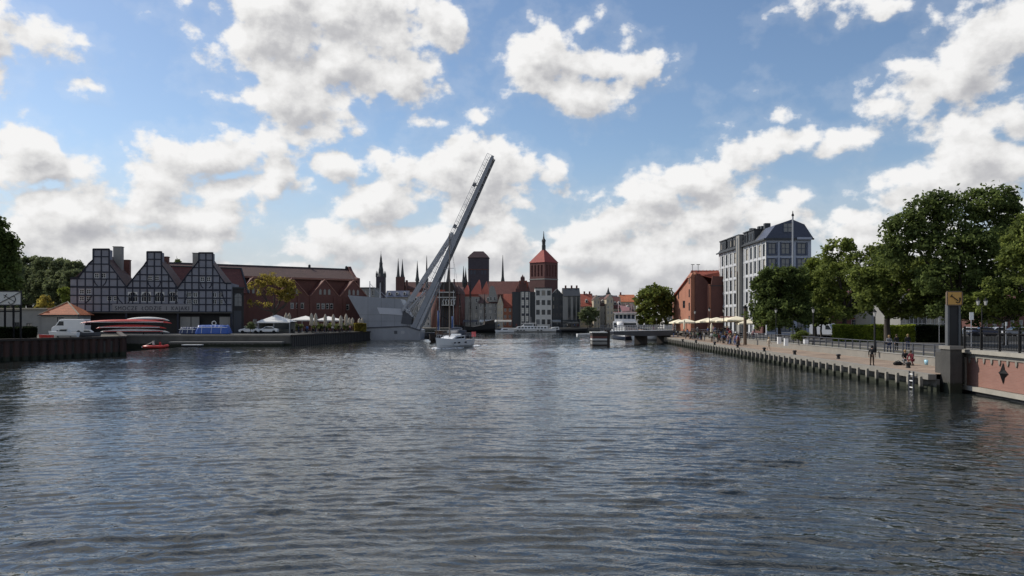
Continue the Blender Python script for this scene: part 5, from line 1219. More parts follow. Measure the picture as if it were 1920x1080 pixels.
def gabled_slate():
    house('black slate gabled house right of the tall white house', 1034.5, 1055.5, D0 - 4, 553, 541, 'slate_dark', 'slate_dark', 'gable', 3, 4, fm='frame_dark', dep=14, gwin=2)
    t, fc, w_, he, hr = house('pale grey block with three dark glass strips and a black roof', 1055.5, 1088, D0 - 6, 554, 540, 'plaster_grey', 'slate_dark', 'eave', 0, 0, dep=10, chim=(.2, .55, .85))
    for k in (.37, .66, .88):
        m = MB(); m.box(w_*k - .55, w_*k + .55, -.1, -.01, .5, he); m.build('glass_strip', GLASS, t)
gabled_slate()
house('beige house with a bright red roof and a white gable edge', 1088, 1113, D0 + 8, 573, 551, 'plaster_cream', 'tile_red', 'eave', 4, 4, dep=12, chim=(.4, .8), dorm=1)
house('narrow tall tan house right of the bright red roof', 1113, 1125, D0 + 2, 562, 553, 'plaster_cream', 'tile_brown', 'gable', 2, 5, dep=10)
house('cream house with brown tiled roof and white framed windows in four rows', 1125, 1137, D0 + 6, 572, 557, 'plaster_white', 'tile_brown', 'eave', 2, 4, dep=12, dorm=1)
house('tall tan house with plain gable and few windows', 1137, 1150, D0, 560, 551, 'plaster_cream', 'tile_dark', 'gable', 2, 5, dep=10)
house('brownish house with a steep red brown roof beside the tan gable', 1150, 1166, D0 + 3, 577, 556, 'plaster_cream', 'tile_dark', 'eave', 3, 3, dep=14, dorm=2)
house('wide cream house with a bright orange red roof left of the chestnut tree', 1164, 1193, D0 + 24, 565, 552.5, 'plaster_cream', 'tile_orange', 'eave', 5, 4, dep=12, chim=(.1,))
house('white house with small dormer behind the passenger ship', 1166, 1190, D0 - 4, 582, 570, 'plaster_white', 'tile_brown', 'eave', 4, 3, dep=9, dorm=1)
house('low brown roofed house glimpsed between the chestnut tree and the orange brick granary', 1246, 1270, 262, 570, 556, 'plaster_white', 'tile_red', 'gable', 3, 3, base=ZR, dep=12)
def turret():
    d = 420; t = thing('roof_turret', 'small dark pointed turret above the brown roofs on the far bank', 'turret', (X(1142, d), d, ZF)); z = lambda py: Zp(py, d) - ZF
    m = MB(); m.box(-3.5, 3.5, 0, 7, 0, z(556)); m.build('wall', M['brick_church'], t)
    m = MB(); m.lathe([(5, z(556)), (1.3, z(552)), (1.2, z(549)), (.7, z(547)), (.08, z(538))], (0, 3.5, 0), 8); m.build('spire', M['copper'], t)
turret()
house('wide dark grey roof on the skyline behind the round green tree', 1095, 1160, 430, 562, 554, 'brick_church', 'slate_dark', 'eave', 0, 0, dep=14, chim=(.1, .25, .8))
house('brown roofed block on the skyline behind the wooden crane gate', 800, 868, 420, 552, 538, 'brick_church', 'brick_church', 'eave', 0, 0, dep=16)
house('dark church side wall beside the raised footbridge', 722, 800, 560, 556, 548, 'brick_church', 'tile_dark', 'eave', 6, 1, dep=14)
# moored row, awnings on the far quay
def far_awning(px0, px1, d, label, mm):
    w_ = X(px1, d) - X(px0, d); t = thing('cafe_awning', label, 'awning', (X(px0, d), d, ZF)); m = MB(); m.slab([(0,0,2.6),(w_,0,2.6),(w_,3,3.3),(0,3,3.3)], .12); m.box(0, w_, -.04, .02, 2.3, 2.6); m.build('canopy', M[mm], t)
    n = max(2, int(w_ / 4) + 1)
    for k in range(n): p = MB(); x = .1 + (w_ - .2)*k/(n-1); p.box(x - .06, x + .06, .05, .17, 0, 2.6); p.build('post', M['steel_dark'], t)
far_awning(899, 931, 330, 'long pale awning below the pale grey granary houses', 'offwhite')
far_awning(932, 959, 328, 'white awning below the orange red house', 'plaster_grey')
far_awning(1036, 1052, 329, 'small grey awning below the black gabled house', 'plaster_grey')
far_awning(1056, 1082, 328, 'dark green awning below the block with glass strips', 'copper')
far_awning(868, 895, 330, 'dark flat awning behind the black historic ship', 'steel_dark')
# ---------------------------------------------------------------- hotel on the right
def hotel():
    yc, yf = 165.0, 203.0; x0 = X(1437, yc); x1 = X(1521, yc); he = Zp(449, yc) - ZR; w_ = x1 - x0; Ls = yf - yc
    t = thing('hotel', 'tall grey hotel with a dark blue mansard roof and a white ribbed river front', 'hotel', (x0, yc, ZR)); fl = [he - 3.15 - 3.2*k for k in range(6)]
    # river side (faces left)
    side = []; cols = [1.4, 4.4, 7.4, 10.4, 13.6, None, 19.6, 23.2, 26.8, 30.4, 34.2]
    for u in cols:
        if u is None: continue
        uu = Ls - u; 
        for j, z in enumerate(fl): side.append((uu - .95, max(.1, z - .2), uu + .95, z + 2.35))
    fr = []
    for j, z in enumerate(fl[:6]):
        fr.append((.35, z + .1, 2.05, z + 2.5))
        for u in (4.0, 7.3): fr.append((u - .95, z + .1, u + .95, z + 2.5))
    m = MB(); m.cur = 0; facade(m, (0, Ls, 0), R(-90), Ls, he, [(Ls - c, b, Ls - a, d) if False else (Ls - (Ls - a), b, Ls - (Ls - c), d) for a, b, c, d in side], .16)
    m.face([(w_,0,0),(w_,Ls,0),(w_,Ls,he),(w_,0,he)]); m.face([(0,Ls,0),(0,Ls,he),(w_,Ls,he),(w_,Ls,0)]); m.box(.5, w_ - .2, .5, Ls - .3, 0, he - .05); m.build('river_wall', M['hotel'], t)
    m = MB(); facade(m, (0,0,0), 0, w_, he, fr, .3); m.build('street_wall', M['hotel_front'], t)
    windows(t, (0, Ls, 0), R(-90), side, M['frame_dark'], GLASS, 1, 2, .1, depth=.15)
    windows(t, (0,0,0), 0, fr, M['frame_blue'], GLASS2, 2, 2, .16, depth=.28)
    b = MB()
    for z in fl[:5]: b.box(-.06, -.01, 0, Ls, z - .75, z - .45)
    b.build('floor_band', M['hotel'], t)
    p = MB()
    for u in (0, 2.9, 5.9, 8.9, 12, 15.2, 18, 21.4, 25, 28.6, 32.4, 36): p.box(-.12, -.065, u, u + .5, 3.6, he - .3)
    p.build('pilaster', mat('white_pilaster', (.56,.56,.54), .8, .1), t)
    p = MB()
    for z in fl[:2]: 
        for a, b_, c, d in fr: 
            if abs(b_ - z - .1) < .01: p.box(a - .25, c + .25, -.08, -.01, z - .15, z + .08); p.box(a - .25, a - .03, -.08, -.01, z + .08, z + 2.6); p.box(c + .03, c + .25, -.08, -.01, z + .08, z + 2.6)
    p.build('window_surround', M['slate'], t)
    s = MB(); s.box(-.9, -.13, 16.6, 19.2, 0, he + 2.6); s.build('stair_tower', M['plaster_grey'], t); s = MB(); s.box(-.96, -.9, 17.5, 18.3, 2, he + 2); s.build('stair_glazing', GLASS, t)
    # mansard
    hm, ht = Zp(422, yc) - ZR, Zp(411.5, yc) - ZR
    pr = [(-.45, he), (w_ + .4, he + .15), (w_ - 1.5, hm + .1), (w_*.56, ht), (1.8, hm)]
    m = MB(); m.prism(pr, -.35, 6.2); m.build('end_roof', M['slate'], t)
    pr2 = [(-.45, he), (w_ + .4, he), (w_ - 1.2, hm - .3), (1.6, hm - .3)]
    m = MB(); m.prism(pr2, 6.2, Ls + .2); m.build('mansard_roof', M['slate_dark'], t)
    m = MB(); m.box(-.6, w_ + .45, -.5, -.36, he - .1, he + .25); m.box(-.62, -.46, -.5, Ls + .3, he - .12, he + .2); m.build('eaves_gutter', M['slate_dark'], t)
    # roof windows
    dz = he + .5
    windows(t, (0, -.36, 0), 0, [(3.3, dz + .9, 5.3, dz + 2.9)], M['frame_blue'], GLASS2, 2, 2, .14, depth=.0)
    for k, (y0, y1) in enumerate(((8, 12.5), (13.2, 15.8), (19.6, 24.6), (25.4, 29.5), (31, 36.5))):
        d_ = MB(); d_.box(-.1, 2.5, y0, y1, he + .25, hm - .1); dm = d_.build('dormer', M['slate_dark'], t)
        n = 2 if y1 - y0 > 3 else 1
        ops = [(Ls - (y1 - (i + .5)*(y1 - y0)/n) - .5, he + .7, Ls - (y1 - (i + .5)*(y1 - y0)/n) + .5, hm - .6) for i in range(n)]
        ops = [(a, b_, c, d) for a, b_, c, d in ops]
        for i in range(n):
            yy = y0 + (i + .5)*(y1 - y0)/n; windows(t, (-.1, yy + .55, 0), R(-90), [(0, he + .7, 1.1, hm - .6)], M['frame_dark'], GLASS, 1, 1, .1, depth=.0)
        c = MB(); c.box(-.3, 2.8, y0 - .15, y1 + .15, hm - .1, hm + .12); c.build('dormer_roof', M['slate_dark'], t)
    for y0, h2 in ((6.6, 1.5), (9.0, 1.1), (11, 1.3), (17, 1.6), (26, .9)):
        c = MB(); c.box(1.8, 3.0, y0, y0 + 1.1, hm - .3, hm + h2*.8); c.build('roof_vent', M['slate_dark'], t)
    c = MB(); c.box(-.5, -.13, 1, 6, .2, 3.4); c.build('shop_front', M['brick_dark'], t); c = MB(); c.box(-1.0, -.13, 20, 37.5, 3.5, 3.9); c.build('shop_awning', M['brick_dark'], t)
    lt = MB(); lt.box(w_*.66, w_ - .15, -.68, -.61, he - .05, he + .42); lt.build('fascia_strip', M['hotel_front'], t)
hotel()
# ---------------------------------------------------------------- orange brick granary
def granary():
    yn, yf = 201.0, 229.0; x0 = X(1303, yn); x1 = X(1329, yn); t = thing('orange_granary', 'orange brick granary with a steep red roof left of the grey hotel', 'granary', (x0, yn, ZR)); z = lambda py, d=yn: Zp(py, d) - ZR; w_ = x1 - x0
    Ls = yf - yn; he = z(558, yf); za = z(509)
    # gable wall facing the river: high at the near end
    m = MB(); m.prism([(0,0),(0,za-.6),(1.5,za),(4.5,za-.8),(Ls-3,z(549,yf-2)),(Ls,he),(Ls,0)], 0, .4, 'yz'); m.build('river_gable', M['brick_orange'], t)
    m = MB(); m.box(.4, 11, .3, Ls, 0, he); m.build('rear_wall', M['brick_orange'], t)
    m = MB(); m.prism([(0,0),(w_,0),(w_,z(531)),(w_*.35,z(513)),(0,za-1)], -.02, .3); m.build('street_wall', M['brick_dark'], t)  # front turned from the sun, its shade put into a darker brick
    m = MB(); m.slab([(-.5, Ls + .4, he - .4), (-.5, 2, za + .1), (9, 2, za + .4), (9, Ls + .4, he - .2)], .25); m.slab([(0,2,za+.2),(9,2,za+.5),(9,-.4,z(531)),(w_*.4,-.4,z(516))], .2); m.build('roof', M['tile_red'], t)
    m = MB(); m.box(-1.0, .0, .2, 3.4, 0, z(520)); m.prism([(-1.2, z(520)), (.2, z(520)), (-.5, z(511))], 0.1, 3.6); m.build('pilaster_turret', M['brick_orange'], t)
    for y, z0, w2 in ((11.5, z(577, 212), 2.4), (19, z(560,220), 1.0)):
        windows(t, (-.0, y + w2, 0), R(-90), [(0, z0, w2, z0 + 1.9)], M['frame_dark'], GLASS, 2, 2, .12, depth=-.0)
    for k in range(4): windows(t, (-1.0, 2.3, 0), R(-90), [(0, 2 + k*3.4, 1.0, 4 + k*3.4)], M['frame_dark'], GLASS, 1, 2, .1, depth=0.0)
    for px, yt in ((1298.5, 495), (1309, 495)):
        m = MB(); u = X(px, yn + 1) - x0; m.tube([(u, 1, za - 1), (u, 1, z(yt))], .06, 5); m.box(u - .4, u + .5, .97, 1.03, z(yt) - .15, z(yt)); m.build('roof_mast', M['iron'], t)
    # neighbour with striped red roof
    d = 199; t = thing('narrow_granary', 'narrow shaded brick granary with a lit orange edge between the orange granary and the hotel', 'granary', (X(1333.5, d), d, ZR)); w_ = X(1346.5, d) - X(1333.5, d); z = lambda py, d=d: Zp(py, d) - ZR
    m = MB(); m.box(0, w_ + 4, 0, 14, 0, z(536)); m.prism([(0,z(536)),(w_+4,z(536)),(w_+4,z(518)),(w_*.2,z(518))], 0, .4); m.build('wall', M['brick_dark'], t)  # shade of the front is put into the brick colour, orange for the sunlit edge
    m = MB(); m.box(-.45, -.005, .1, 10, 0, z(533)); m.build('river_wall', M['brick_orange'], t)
    m = MB(); m.box(-.5, w_ + 4, -.1, 0, z(536.5), z(535)); m.build('cornice', M['slate_dark'], t)
    windows(t, (-.45, 6, 0), R(-90), [(0, 2 + k*3.3, 1.2, 4 + k*3.3) for k in range(3)], M['frame_dark'], GLASS, 1, 2, .1, depth=0)
    d = 213; t = thing('striped_roof_granary', 'broad dark red ribbed roof rising behind the orange brick granary', 'granary', (X(1309, d), d, ZR)); w_ = X(1352, d) - X(1309, d) + 6; z = lambda py, d=d: Zp(py, d) - ZR
    m = MB(); m.box(0, w_, .5, 14, 0, z(532)); m.build('wall', M['brick_dark'], t)
    m = MB(); a, b = z(533), z(507, d + 7); m.slab([(-.3,0,a),(w_,0,a),(w_,7,b),(-.3,7,b)], .2); m.slab([(-.3,14,a),(w_,14,a),(w_,7,b),(-.3,7,b)], .2); m.build('roof', M['tile_dark'], t)
    m = MB()
    for k in range(14): u = .1 + k*.95; m.bar((u, -.02, a + .05), (u, 6.95, b + .05), .22, .16)
    m.build('roof_rib', mat('pale_red_rib', (.36,.14,.12), .8, .15), t)
granary()
house('red brick house with tall white framed windows behind the tree trunks', 1598, 1652, 172, 556, 545, 'brick_red', 'tile_dark', 'eave', 7, 3, base=ZR, dep=12, ww=1.1, wh=2.2, ny=3)
house('cream and orange house behind the hedge between two tree trunks', 1652, 1690, 160, 553, 540, 'plaster_cream', 'tile_dark', 'eave', 4, 3, base=ZR, dep=12, ww=1.0)
house('grey green house with white framed shop windows behind the parked white car', 1690, 1800, 145, 545, 530, 'plaster_grey', 'tile_dark', 'eave', 7, 2, base=ZR, dep=12, ww=1.7, wh=3.2, z_lo=.5)
house('dark plain house beyond the car park', 1840, 1990, 165, 560, 545, 'brick_dark', 'tile_dark', 'eave', 9, 2, base=ZR, dep=12)
# ---------------------------------------------------------------- bridge pier, pylon with sign, brick wall with railing
def pier():
    t = thing('bridge_pier', 'stained concrete pier between the quay and the brick bridge wall', 'pier', (31.6, 57.7, 0))
    x0, x1 = 0, .85
    m = MB(); m.box(x0, x1, 0, 1.3, -1, Zp(655, 58)); m.box(.5, 2.6, 1.0, 3.0, -1, Zp(662, 58)); m.build('shaft', mat('wet_concrete', (.05,.048,.044), .8, .5, .6, fine=.2, tide=.6), t)
    m = MB(); m.box(x0 - .08, x1 + .08, -.1, 1.4, Zp(655, 58), Zp(648.5, 58)); m.build('cap', M['concrete'], t)
    d = 58.3; t = thing('river_sign', 'square orange navigation board with a black anchor on a tall grey frame', 'sign', (X(1787, d), d, Zp(648.5, 58)))
    zb = Zp(648.5, 58); x = lambda px: X(px, d) - X(1787, d); z = lambda py: Zp(py, d) - zb
    for a, b in ((1775.5, 1779), (1796.5, 1800)):
        m = MB(); m.box(x(a), x(b), -.1, .25, 0, z(571)); m.build('post', mat('galvanised', (.09,.095,.10), .6, .25, fine=.1), t)
    m = MB(); m.box(x(1781), x(1796), -.02, .15, 0, z(571)); m.build('backplate', M['black'], t)
    m = MB(); m.box(x(1773), x(1801), -.22, -.1, z(571), z(548)); b = m.build('board', M['yellow'], t)
    m = MB(); m.bar((x(1780), -.25, z(554.5)), (x(1793), -.25, z(564)), .10, .04); anchor_tip = [(x(1796.5) , z(558)), (x(1797), z(563)), (x(1794.5), z(568)), (x(1789.5), z(566.5))]
    for p, q in zip(anchor_tip, anchor_tip[1:]): m.bar((p[0], -.25, p[1]), (q[0], -.25, q[1]), .09, .04)
    m.bar((x(1779), -.25, z(557)), (x(1782), -.25, z(552.5)), .07, .04); m.build('anchor_symbol', M['black'], b)
    m = MB(); e = .05
    for q in ((1773,548,1801,548),(1773,571,1801,571),(1773,548,1773,571),(1801,548,1801,571)): m.bar((x(q[0]),-.16,z(q[1])),(x(q[2]),-.16,z(q[3])),.08,.16)
    m.build('board_edge', M['wood'], b)
    W0, W1 = Vector((33.4, 59.5)), Vector((31.7, 40.0)); dd = (W1 - W0); ln = dd.length; rz = math.atan2(dd.y, dd.x)
    t = thing('bridge_wall', 'pink brick bridge abutment wall with stone edging and a dark diamond ornament', 'wall', (W0.x, W0.y, 0), rz)
    zt = Zp(659, 57.5)
    m = MB(); m.box(.9, ln, 0, .8, .55, zt - .45); m.build('brick_panel', M['brick_pink'], t)
    m = MB(); m.box(-.2, ln, -.06, 1.0, zt - .45, zt - .16); m.box(-.1, .9, -.14, 1.0, .2, zt - .45); m.build('stone_frame', M['concrete'], t)
    m = MB(); m.box(-.3, ln, -.28, 1.1, zt - .15, zt + .12); m.build('coping', mat('coping_stone', (.30,.28,.24), .9, .25, 1, fine=.1), t)
    m = MB(); m.box(-.2, ln, -.35, .9, .22, .52); m.build('plinth_ledge', mat('coping_stone', (.3,.28,.24)), t)
    m = MB(); m.box(-.3, ln, -.15, .9, -1, .2); m.build('wet_base', M['black'], t)
    for k in range(16):
        m = MB(); u = 1.4 + k*1.05; m.prism([(u - .12, zt - .45), (u + .12, zt - .45), (u + .12, zt - .62), (u, zt - .85), (u - .12, zt - .62)], -.08, .0); m.build('corbel', M['concrete'], t)
    # find u of px 1882
    kx = (1882 - 960) / F; u = (kx*W0.y - W0.x) / (dd.x/ln - kx*dd.y/ln); dm = W0.y + dd.y/ln*u; zc = Zp(700, dm); s = dm / F
    m = MB(); hh, hw = 21*s, .62
    m.mesh([(u, -.04, zc + hh), (u + hw*.28, -.04, zc + hh*.35), (u + hw, -.04, zc), (u + hw*.28, -.04, zc - hh*.35), (u, -.04, zc - hh), (u - hw*.28, -.04, zc - hh*.35), (u - hw, -.04, zc), (u - hw*.28, -.04, zc + hh*.35), (u, -.28, zc)],
           [(i, (i+1) % 8, 8) for i in range(8)]); m.build('diamond_ornament', M['iron'], t)
    r = thing('bridge_railing', 'black iron railing with close upright bars on the brick bridge wall', 'railing', (W0.x, W0.y, zt + .12), rz)
    hr = 1.45
    for z_ in (.12, hr - .22, hr):
        m = MB(); m.box(-.1, ln, .2, .27, z_ - .03, z_ + .03); m.build('rail', M['iron'], r)
    bm_ = MB(); bm_.box(-.014, .014, .22, .25, .12, hr - .22); bd = bm_.data('bar', M['iron'])
    for k in range(90): obj('bar', bd, r, (.15 + k*.20, 0, 0))
    pm = MB(); pm.box(-.06, .06, .17, .3, 0, hr + .1); pm.lathe([(.09,hr+.1),(.09,hr+.18),(.02,hr+.24)], (0,.235,0), 8); pd = pm.data('post', M['iron'])
    for k in range(8): obj('post', pd, r, (.05 + k*2.5, 0, 0))
    # street side deck behind the wall
    s = MB(); s.face([(34.4, 20, 3.02), (34.4, 58, 3.02), (60, 62, 2.6), (80, 20, 2.6)]); s.build('bridge_approach', M['asphalt'], kind='structure')
pier()
# a white flag pole by the hotel
def pole():
    d = 122; t = thing('flag_pole', 'tall white pole rising in front of the hotel roof', 'pole', (X(1486.5, d), d, ZR)); m = MB(); m.tube([(0,0,0),(0,0,Zp(404, d) - ZR)], [.17,.12], 10); m.build('shaft', M['steel_light'], t)
    m = MB(); m.lathe([(.2,0),(.2,.2),(.08,.4),(.04,.8)], (0,0,Zp(405,d) - ZR), 8); m.build('finial', M['iron'], t)
pole()
# ---------------------------------------------------------------- trees: crowns built from leaf clumps round limbs
def ptree(label, cat, d, px, base, lobes, lm, n, size, seed, clump=.9, name='tree', trunk_r=None, inner=.15, dep=.8, group=None, limbs=8, top=None, per=40):
    """lobes given as (px, py, rx, ry[, extra distance]); trunk foot at pixel column px."""
    rg = random.Random(seed); x0 = X(px, d); s = d / F; lb = []
    for i, l in enumerate(lobes):
        dy = l[4] if len(l) > 4 else rg.uniform(-1, 1) * dep * l[2] * s * .8
        lb.append((X(l[0], d) - x0, dy, Zp(l[1], d) - base, l[2]*s, l[2]*s*dep, l[3]*s))
    t = thing(name, label, cat, (x0, d, base), 0, group)
    me = leaves(lb, n, size, seed, clump, inner=inner, per=per); me.materials.append(lm); obj('crown', me, t)
    zmin = min(l[2] - l[5]*.5 for l in lb); zc = sum(l[2] for l in lb) / len(lb); hh = max(l[2] + l[5] for l in lb)
    tr = trunk_r or max(.14, hh*.024); fork = max(1.0, min(zc*.55, zmin + (zc - zmin)*.3)); m = MB(); m.smooth = True
    m.tube([(0,0,-.3),(0.03,0,.3),(-.05,.05,fork*.55),(0,0,fork)], [tr*1.5, tr*1.1, tr*.9, tr*.78], 9)
    for l in sorted(lb, key=lambda q: -q[3]*q[5])[:limbs]:
        e = Vector(l[:3]); s0 = Vector((0, 0, fork*rg.uniform(.8, 1.0))); mid = s0.lerp(e, .5) + Vector((rg.uniform(-.4,.4), rg.uniform(-.4,.4), -.1*abs(e.x)))
        m.tube([s0, mid, e, e + (e - mid)*.35], [tr*.58, tr*.36, tr*.2, tr*.05], 6)
        for k in range(2):
            q = mid.lerp(e, rg.random()); w_ = Vector((rg.uniform(-1,1)*l[3], rg.uniform(-1,1)*l[4], rg.uniform(0,1)*l[5]))*.8; m.tube([q, q + w_*.5, q + w_], [tr*.2, tr*.12, tr*.03], 5)
    m.build('trunk', BARK, t); return t
ptree('tallest broad dark tree behind the orange anchor board on the right', 'tree', 98, 1796, 2.2,
      [(1735,402,38,28),(1765,385,30,24),(1702,425,34,20),(1668,418,18,9),(1718,462,48,34),(1800,425,48,40),(1858,388,40,28),(1830,375,26,18),(1885,420,36,34),(1905,455,30,40),(1785,475,60,38),(1850,470,60,42),(1765,525,60,34),(1850,535,56,38),(1815,570,40,26),(1780,585,40,14),(1840,590,34,14),(1690,480,30,22),(1896,505,34,40)], L['dark'], 33000, .25, 11, 1.0, trunk_r=.5, inner=.1)
ptree('leafy tree leaning in from the right edge of the photo', 'tree', 84, 1950, 2.6, [(1925,470,40,44),(1905,500,30,26),(1950,440,40,40),(1955,520,50,50)], L['mid'], 9000, .24, 12, .8)
ptree('bushy yellowish green tree below the right edge tree behind the car park', 'tree', 92, 1885, 2.6, [(1870,548,40,22),(1905,540,36,26),(1838,572,30,22),(1880,580,48,24),(1915,585,36,30),(1930,550,30,24)], L['mid'], 9000, .22, 13, .7)
ptree('spreading mid green tree with its trunk right of the cream house', 'tree', 106, 1664, 2.1, [(1700,512,46,24),(1655,535,44,30),(1750,520,44,28),(1775,545,30,24),(1710,555,56,24),(1635,560,30,22),(1675,490,26,16),(1745,575,44,18),(1690,582,34,12),(1618,520,24,20)], L['mid'], 26000, .25, 14, .8, trunk_r=.42, inner=.1)
ptree('loose crowned dark tree left of the spreading tree, its thin top against the sky', 'tree', 124, 1584, 2.1, [(1580,478,34,26),(1618,500,42,30),(1575,520,40,32),(1640,472,22,12),(1600,555,44,26),(1655,500,26,24),(1560,560,30,24),(1590,458,20,12),(1635,540,30,26),(1610,580,40,14),(1560,588,26,12)], L['mid'], 19000, .26, 15, .8, inner=.1)
ptree('bright light green tree right of the hotel front', 'tree', 136, 1528, 2.1, [(1535,505,26,20),(1552,525,30,26),(1518,530,24,24),(1538,556,34,26),(1508,560,20,20),(1560,560,26,26)], L['light'], 14000, .27, 16, .8)
ptree('dark dense tree in front of the lower hotel front', 'tree', 122, 1462, 2.0, [(1460,535,42,30),(1438,560,30,30),(1488,560,36,34),(1462,590,50,26),(1500,595,30,26),(1430,525,20,18),(1425,595,20,20),(1480,522,30,18)], L['dark'], 19000, .26, 17, .8, inner=.2)
ptree('small dark tree between the dark dense tree and the loose crowned tree', 'tree', 130, 1540, 2.1, [(1535,575,30,22),(1550,590,26,18),(1525,600,24,16)], L['dark'], 4000, .25, 18, .7)
ptree('round chestnut tree left of the orange brick granary', 'tree', 226, 1226, 1.9, [(1226,548,22,14),(1212,565,20,20),(1242,562,20,20),(1226,580,32,24),(1205,590,14,14),(1250,590,13,18),(1228,602,30,10),(1232,560,24,20)], mat and L['mid'], 12000, .42, 19, 1.0, inner=.1)
ptree('low round dark green tree on the far quay below the red roof', 'tree', 326, 1106, 1.5, [(1106,588,16,12),(1096,592,10,12),(1116,592,10,12),(1106,600,19,8)], L['far'], 3000, .5, 20, .9)
ptree('dark tree cut off by the left edge of the photo', 'tree', 122, -12, 2.2, [(-8,440,26,34),(6,462,22,22),(-10,490,36,30),(12,490,14,14),(-5,530,34,30),(12,545,20,26)], L['dark'], 15000, .28, 21, .8)
BG = [(22,505,16,24),(30,540,26,30),(58,500,20,18),(52,530,26,26),(84,505,20,22),(88,535,24,24),(112,508,18,20),(112,535,22,22),(138,505,14,14),(140,530,18,22),(-10,540,26,36)]
kinds = ['pale tipped tall tree in the left tree belt next to the edge tree', 'broad tree low in the left tree belt behind the white anchor board', 'rounded tree at the middle of the left tree belt skyline', 'dark broad tree behind the low flat building', 'bushy tree in the left tree belt above the yellow bush', 'low tree right behind the yellow bush', 'tree of the left belt with its top left of the boathouse gable', 'darker tree above the orange roofed hut', 'small tree peeping over the left eave of the boathouse', 'tree close behind the left boathouse corner', 'shadowy tree at the left photo edge below the cut off tree']
for i, ((a, b, rx, ry), lb) in enumerate(zip(BG, kinds)):
    d = 205 + (i * 37) % 40
    ptree(lb, 'tree', d, a, 2.2, [(a, b, rx, ry), (a - rx*.5, b + ry*.7, rx*.8, ry*.8), (a + rx*.6, b + ry*.6, rx*.8, ry*.9), (a, b + ry*1.3, rx, ry), (a + rx*.3, b - ry*.5, rx*.5, ry*.5), (a - rx*.5, b - ry*.3, rx*.45, ry*.5)], L['far'], 6000, .38, 40 + i, .9, group='trees of the left belt', inner=.1)
ptree('bright yellow green bush left of the orange roofed hut', 'bush', 172, 84, 2.2, [(84,566,12,10),(76,575,9,9),(94,576,10,9)], L['yellow'], 1800, .26, 60, .6, name='bush')
ptree('sunlit green tree squeezed between the left belt and the boathouse wall', 'tree', 190, 122, 2.2, [(122,550,9,14),(126,568,9,12)], L['light'], 1400, .3, 61, .6)
ptree('spindly dark tree showing above the valley between the middle and right gables', 'tree', 200, 330, 2.2, [(330,492,6,7),(334,505,8,10),(326,510,8,9),(336,496,4,6)], L['dark'], 1500, .3, 62, .6)
ptree('sparse yellow leafed tree in front of the red brick concert hall', 'tree', 178, 514, 2.2, [(510,528,26,12),(484,538,16,12),(535,535,20,14),(550,548,9,10),(498,548,18,10),(525,552,18,10),(478,568,14,7),(500,572,9,5),(545,560,8,8)], L['yellow'], 3800, .26, 63, .75, trunk_r=.34, inner=.3, limbs=9)
# hedges: clipped boxes of leaves
def hedge(label, a, b, wid, h_, base, lm, n, seed, size=.14, d_='hedge'):
    a = Vector(a); b = Vector(b); d = (b - a); ln = d.length; rz = math.atan2(d.y, d.x); rg = np.random.default_rng(seed); t = thing('hedge', label, 'hedge', (a.x, a.y, base), rz)
    u = rg.random(n) * ln; fc = rg.random(n); y = np.where(fc < .5, 0, rg.random(n) * wid); z = np.where(fc < .5, rg.random(n) * h_, h_); y = np.where(fc > .85, wid, y); z = np.where(fc > .85, rg.random(n) * h_, z)
    P = np.stack([u, y + rg.normal(size=n)*.05, z + rg.normal(size=n)*.05 + .06*np.sin(u*1.3)], 1); A = rg.normal(size=(n,3)); A /= np.linalg.norm(A, axis=1)[:,None]; B_ = np.cross(A, rg.normal(size=(n,3))); B_ /= np.linalg.norm(B_, axis=1)[:,None]
    V = np.stack([P - A*size, P - B_*size*.6, P + A*size, P + B_*size*.6], 1).reshape(-1, 3); me = bpy.data.meshes.new('foliage'); me.vertices.add(4*n); me.vertices.foreach_set('co', V.astype(np.float32).ravel())
    me.loops.add(4*n); me.loops.foreach_set('vertex_index', np.arange(4*n, dtype=np.int32)); me.polygons.add(n); me.polygons.foreach_set('loop_start', np.arange(0,4*n,4,dtype=np.int32)); me.polygons.foreach_set('loop_total', np.full(n,4,np.int32)); me.update(calc_edges=True); me.materials.append(lm); obj('foliage', me, t)
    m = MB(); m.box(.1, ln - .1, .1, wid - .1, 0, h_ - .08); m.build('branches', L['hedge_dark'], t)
hedge('bright clipped hedge along the street behind the promenade railing', (X(1560,118), 118), (X(1716,113), 113), 1.6, 2.35, 2.0, L['hedge'], 16000, 5)
hedge('dark shaded hedge continuing right of the bright clipped hedge', (X(1717,112.9), 112.9), (X(1775,111), 111), 1.6, 2.3, 2.0, L['hedge_dark'], 7000, 6)  # stretch lying in shade, which is put into a darker leaf colour
hedge('dark low hedge on top of the rusty sheet pile wall', (X(-30,100.5), 101.5), (X(61,106), 107), 2.2, 1.75, 2.4, L['hedge_dark'], 9000, 7)
hedge('planting box hedge at the right end of the folded parasols', (X(664,196), 196), (X(687,197), 197), 1.6, 1.9, 2.2, L['yellow'], 2500, 8)
for i, (px, d, r, lb) in enumerate(((560,178,9,'green shrub below the first white tent'), (592,180,10,'tall shrub between the paired folded parasols'), (604,182,9,'shrub left of the middle folded parasol'), (622,184,10,'wide shrub at the foot of the middle folded parasols'), (636,186,9,'shrub right of the middle folded parasols'), (650,188,9,'loose shrub near the small folded parasols'), (470,166,6,'small shrub beside the parked white cars'))):
    ptree(lb, 'shrub', d, px, 2.2, [(px, 611, r*.8, 5), (px - r*.5, 614, r*.6, 4), (px + r*.5, 613, r*.6, 5)], L['mid'] if i % 2 else L['far'], 900, .16, 80 + i, .4, name='shrub', trunk_r=.06, limbs=3)
ptree('olive green shrub behind the stone wall under the hotel parasols', 'shrub', 104, 1503, 2.0, [(1503,629,10,6),(1495,633,8,4)], L['mid'], 1500, .14, 95, .4, name='shrub', trunk_r=.06, limbs=3)
